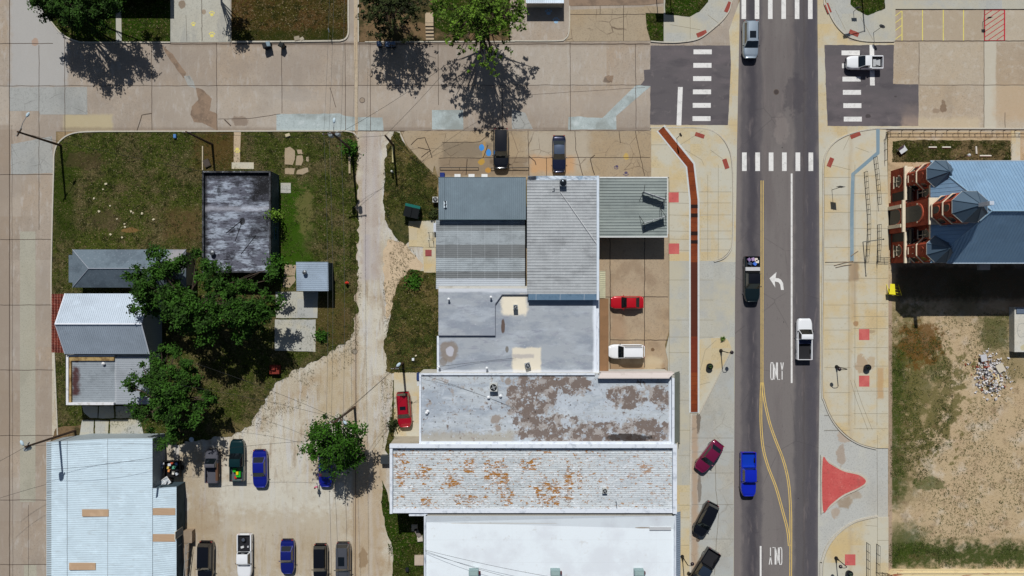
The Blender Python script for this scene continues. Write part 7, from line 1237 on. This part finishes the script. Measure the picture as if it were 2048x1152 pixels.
# rubble heap
rn = random.Random(5); mb = MB(); mats = [plain(222, 218, 216, .9), plain(196, 194, 198, .9), plain(156, 84, 66, .9), plain(90, 90, 100, .9), plain(214, 196, 160, .9), plain(60, 60, 64, .9)]
for k in range(760):
    a = rn.uniform(0, 6.28); r = abs(rn.gauss(0, .5)); cx, cy = (1975, 738) if rn.random() < .6 else (1985, 765); x = cx+math.cos(a)*r*35; y = cy+math.sin(a)*r*34; q = P(x, y); hgt = max(0, .6-r*.55); s = rn.uniform(.08, .34)
    mb.mat(rn.choices(mats, (7, 4, .8, .8, 1, .5))[0]); M_ = Matrix.Translation((q.x, q.y, rn.uniform(.02, hgt+.08))) @ Matrix.Rotation(rn.uniform(0, 6.28), 4, Vector((rn.random(), rn.random(), rn.random()+.1))); mb.box((0, 0, 0), (s, s*rn.uniform(.3, 1), s*rn.uniform(.15, .6)), 0, M_)
tag(mb.build('rubble', None), kind='stuff')
for i, (x, y, w_, l_, a, c) in enumerate(((1995, 735, 1.0, 1.1, .5, (206, 196, 176)), (1984, 752, .25, 2.2, .6, (216, 190, 140)), (1992, 759, .2, 1.6, .2, (220, 206, 170)), (1962, 715, .8, .9, .2, (196, 196, 200)), (1978, 760, .2, 1.4, -.7, (120, 92, 60)))):
    q = P(x, y); tag(MB().box((q.x, q.y, .55), (w_, l_, .06), a).build('broken_board', plain(*c), None, base=(q.x, q.y, .5)), ('pale square board lying on the rubble heap', 'long tan plank lying across the rubble heap', 'short cream plank on the rubble heap', 'grey white board at the top of the rubble heap', 'brown plank under the rubble heap')[i], 'board', 'boards on the rubble heap')
# debris beside the warehouse
q = P(345, 937, .8); t = thing('junk_trailer', 'dark open trailer full of coloured junk beside the warehouse', 'trailer', (q.x, q.y, 0)); MB().bounds(q.x-1.0, q.y-1.1, .4, q.x+1.0, q.y+1.0, .5).build('floor', iron, t)
for d in ((q.x-1, q.y-1.1, q.x+1, q.y-1.04), (q.x-1, q.y+.94, q.x+1, q.y+1.0), (q.x-1, q.y-1.04, q.x-.94, q.y+.94), (q.x+.94, q.y-1.04, q.x+1, q.y+.94)): MB().bounds(d[0], d[1], .5, d[2], d[3], 1.0).build('side_panel', iron, t)
for s in (-1, 1): MB().lathe((0, 0, 0), [(.15, -.08), (.3, -.08), (.3, .08), (.15, .08)], 12, Matrix.Translation((q.x+s*1.1, q.y, .3)) @ Matrix.Rotation(math.pi/2, 4, 'Y')).build('wheel', K['tyre'], t)
cc = [('white', 214, 216, 220, -.4, .5), ('orange', 226, 150, 90, -.5, -.3), ('green', 90, 160, 130, .2, .1), ('blue', 120, 150, 200, .5, .6), ('cream', 230, 226, 214, .1, -.6), ('black', 60, 60, 66, .6, -.2), ('brick red', 200, 90, 60, -.05, .75), ('pale grey', 190, 196, 204, .55, -.7), ('yellow', 220, 190, 90, -.6, .1)]
for nm, c0, c1, c2, dx, dy in cc: x, y = q.x+dx, q.y+dy; s = rn.uniform(.3, .42); o = MB().box((x, y, .72), (s, s*.8, s*.8), rn.uniform(0, 3)).build('junk_piece', plain(c0, c1, c2), None, base=(x, y, .5)); tag(o, nm+' piece among the junk in the dark trailer', 'junk', 'junk heaped in the trailer')
q = P(313, 910, 1.0); t = thing('blue_tarp', 'crumpled blue tarp against the warehouse wall', 'tarp', (q.x, q.y, 0)); mb = MB(); n = 9
for i in range(n+1):
    for j in range(n+1): mb.v.append((q.x-.6+1.25*i/n, q.y-.85+1.6*j/n, 1.0+.22*mnoise.noise(Vector((i*.6, j*.6, 2)))-.5*(i/n)))
mb.f = [(i*(n+1)+j, (i+1)*(n+1)+j, (i+1)*(n+1)+j+1, i*(n+1)+j+1) for i in range(n) for j in range(n)]; mb.mi = [0]*len(mb.f); mb.build('sheet', plain(24, 60, 190, .5), t); MB().bounds(q.x-.5, q.y-.7, 0, q.x+.4, q.y+.6, .45).build('crate', plain(60, 50, 44), t)
q = P(332, 963, 1.0); t = local('window_sash', 'white window frame with four panes leaning on the warehouse annex', 'window frame', (q.x, q.y, 0), R(35)); MB().box((0, 0, 3.0-.3), (1.2, .9, .05)).build('pane', plain(170, 180, 190, .2), t) if False else MB().box((0, 0, 1.25), (1.2, .9, .04)).build('pane', plain(190, 198, 204, .2), t)
wf = plain(232, 232, 230)
for a in ((0, .45, 1.3, .09), (0, -.45, 1.3, .09), (0, 0, 1.3, .06)): MB().box((a[0], a[1], 1.29), (a[2], a[3], .06)).build('frame', wf, t)
for a in (-.62, 0, .62): MB().box((a, 0, 1.287), (.08, .99, .058)).build('frame', wf, t)
MB().bounds(-.5, -.3, 0, .5, .3, 1.22).build('crate', plain(70, 62, 56), t)
q0, q1 = P(300, 981, 4.5), P(326, 955, 2.2); c = (q0+q1)/2; tag(MB().add([q0+Vector((-.12, -.12, 0)), q0+Vector((.12, .12, 0)), q1+Vector((.12, .12, 0)), q1+Vector((-.12, -.12, 0)), q0+Vector((-.12, -.12, .06)), q0+Vector((.12, .12, .06)), q1+Vector((.12, .12, .06)), q1+Vector((-.12, -.12, .06))], [(3, 2, 1, 0), (4, 5, 6, 7), (0, 1, 5, 4), (1, 2, 6, 5), (2, 3, 7, 6), (3, 0, 4, 7)]).build('plank', plain(214, 212, 206), None, base=(c.x, c.y, 2)), 'pale plank leaning from the junk onto the warehouse roof corner', 'plank')
for i, (x, y) in enumerate(((322, 935), (319, 950), (325, 928))):
    q = P(x, y, .9); t = thing('white_jug', ('middle of the white jugs beside the warehouse wall', 'white jug nearest the leaning window frame', 'white jug nearest the blue tarp')[i], 'jug', (q.x, q.y, 0), 'white jugs by the trailer'); MB().lathe((q.x, q.y, .5), [(.16, 0), (.2, .05), (.2, .3), (.08, .42), (.07, .5)], 12).build('bottle', plain(226, 230, 236, .4), t); MB().bounds(q.x-.25, q.y-.25, 0, q.x+.25, q.y+.25, .495).build('crate', plain(40, 44, 60), t)
q = P(383, 879, .6); t = thing('satellite_dish', 'white dish on the ground in the tree shadow by the old truck', 'satellite dish', (q.x, q.y, 0)); MB().lathe((q.x, q.y, .5), [(.05, 0), (.2, .03), (.32, .12), (.3, .13), (.05, .04)], 16).build('dish', plain(214, 224, 232, .4), t); MB().tube([(q.x, q.y, 0), (q.x, q.y, .5)], .04, 6).build('stand', galv, t)
rn = random.Random(9)
for i, (x, y) in enumerate([(189, 397), (221, 412), (207, 379), (213, 368), (263, 423), (267, 426), (285, 427), (308, 439), (250, 448), (251, 454), (222, 469), (245, 475), (235, 438), (199, 423), (832, 711), (826, 560)]):
    q = P(x, y); s = rn.uniform(.12, .24); tag(MB().box((q.x, q.y, .1), (s*1.4, s, s*.7), rn.uniform(0, 3)).lathe((q.x+.05, q.y, .08), [(s*.6, 0), (s*.5, s*.3), (s*.1, s*.5)], 7).build('pale_stone', plain(206, 196, 166), None, base=(q.x, q.y, .05)), 'pale stone lying in the grass', 'stone', 'pale stones scattered in the grass')

# small things lying about
def block(name, label, cat, px, py, w, d, h, c, rz=0, z0=.0, group=None):
    q = P(px, py, h); tag(MB().box((q.x, q.y, z0+h/2), (w, d, h), rz).box((q.x, q.y, z0+h+.01), (w*.8, d*.8, .02), rz).build(name, plain(*c), None, base=(q.x, q.y, z0)), label, cat, group)
block('utility_box', 'small blue box on the grass near the street kerb', 'box', 349, 272, .35, .5, .35, (80, 130, 190)); block('door_mat', 'dull red mat on the pad behind the banded roof building', 'mat', 857, 506, .85, .85, .03, (150, 70, 70), 0, .065)
block('timber', 'pale timber standing along the transformer pole', 'timber', 699, 324, .25, 3.0, .25, (176, 160, 130)); block('timber', 'thin pale timber north of the tar roofed building', 'timber', 405, 316, .14, 3.2, .2, (190, 176, 150)); block('timber', 'pale timber along the short grass pole', 'timber', 785.5, 305, .2, 2.6, .2, (190, 180, 130))
block('slab_fragment', 'left broken slab on the dry lawn kerb', 'slab', 594, 77, .7, .6, .12, (150, 138, 116), .2, .06); block('slab_fragment', 'right small broken slab on the dry lawn kerb', 'slab', 604, 78, .5, .45, .1, (170, 160, 140), .5, .06)
for i, (x, y, a) in enumerate(((829, 1056, 0), (835, 1066, .5), (840, 1078, .1), (838, 1121, 0))): block('concrete_block', ('upper pale block', 'dark tilted board block', 'lower pale block', 'large pale block')[i]+' beside the left wall of the bright white building', 'block', x, y, (.8, .5, .7, 1.2)[i], (.9, 1.6, .7, 1.3)[i], .3, ((180, 170, 150), (130, 122, 116), (196, 188, 176), (190, 174, 156))[i], a)
block('bucket', 'small dark bucket on the grass left of the bright white building', 'bucket', 814, 1140, .4, .5, .4, (26, 30, 36)); block('post', 'short white capped post beside the short grass pole', 'post', 783, 342, .2, .2, 1.0, (220, 220, 214)); block('cooler', 'small white box at the back wall of the banded roof building', 'box', 870, 455, .4, 1.2, .8, (200, 206, 216))
block('bucket', 'white bucket north of the stained roof building corner', 'bucket', 826, 719, .3, .35, .3, (224, 228, 230)); block('debris', 'dark twisted scrap north of the tar roofed building', 'scrap', 413, 326, .8, 1.0, .3, (70, 60, 52), .4); block('crate', 'pale crate north of the little metal shed', 'crate', 575, 270, .6, .4, .25, (196, 184, 150), .3)
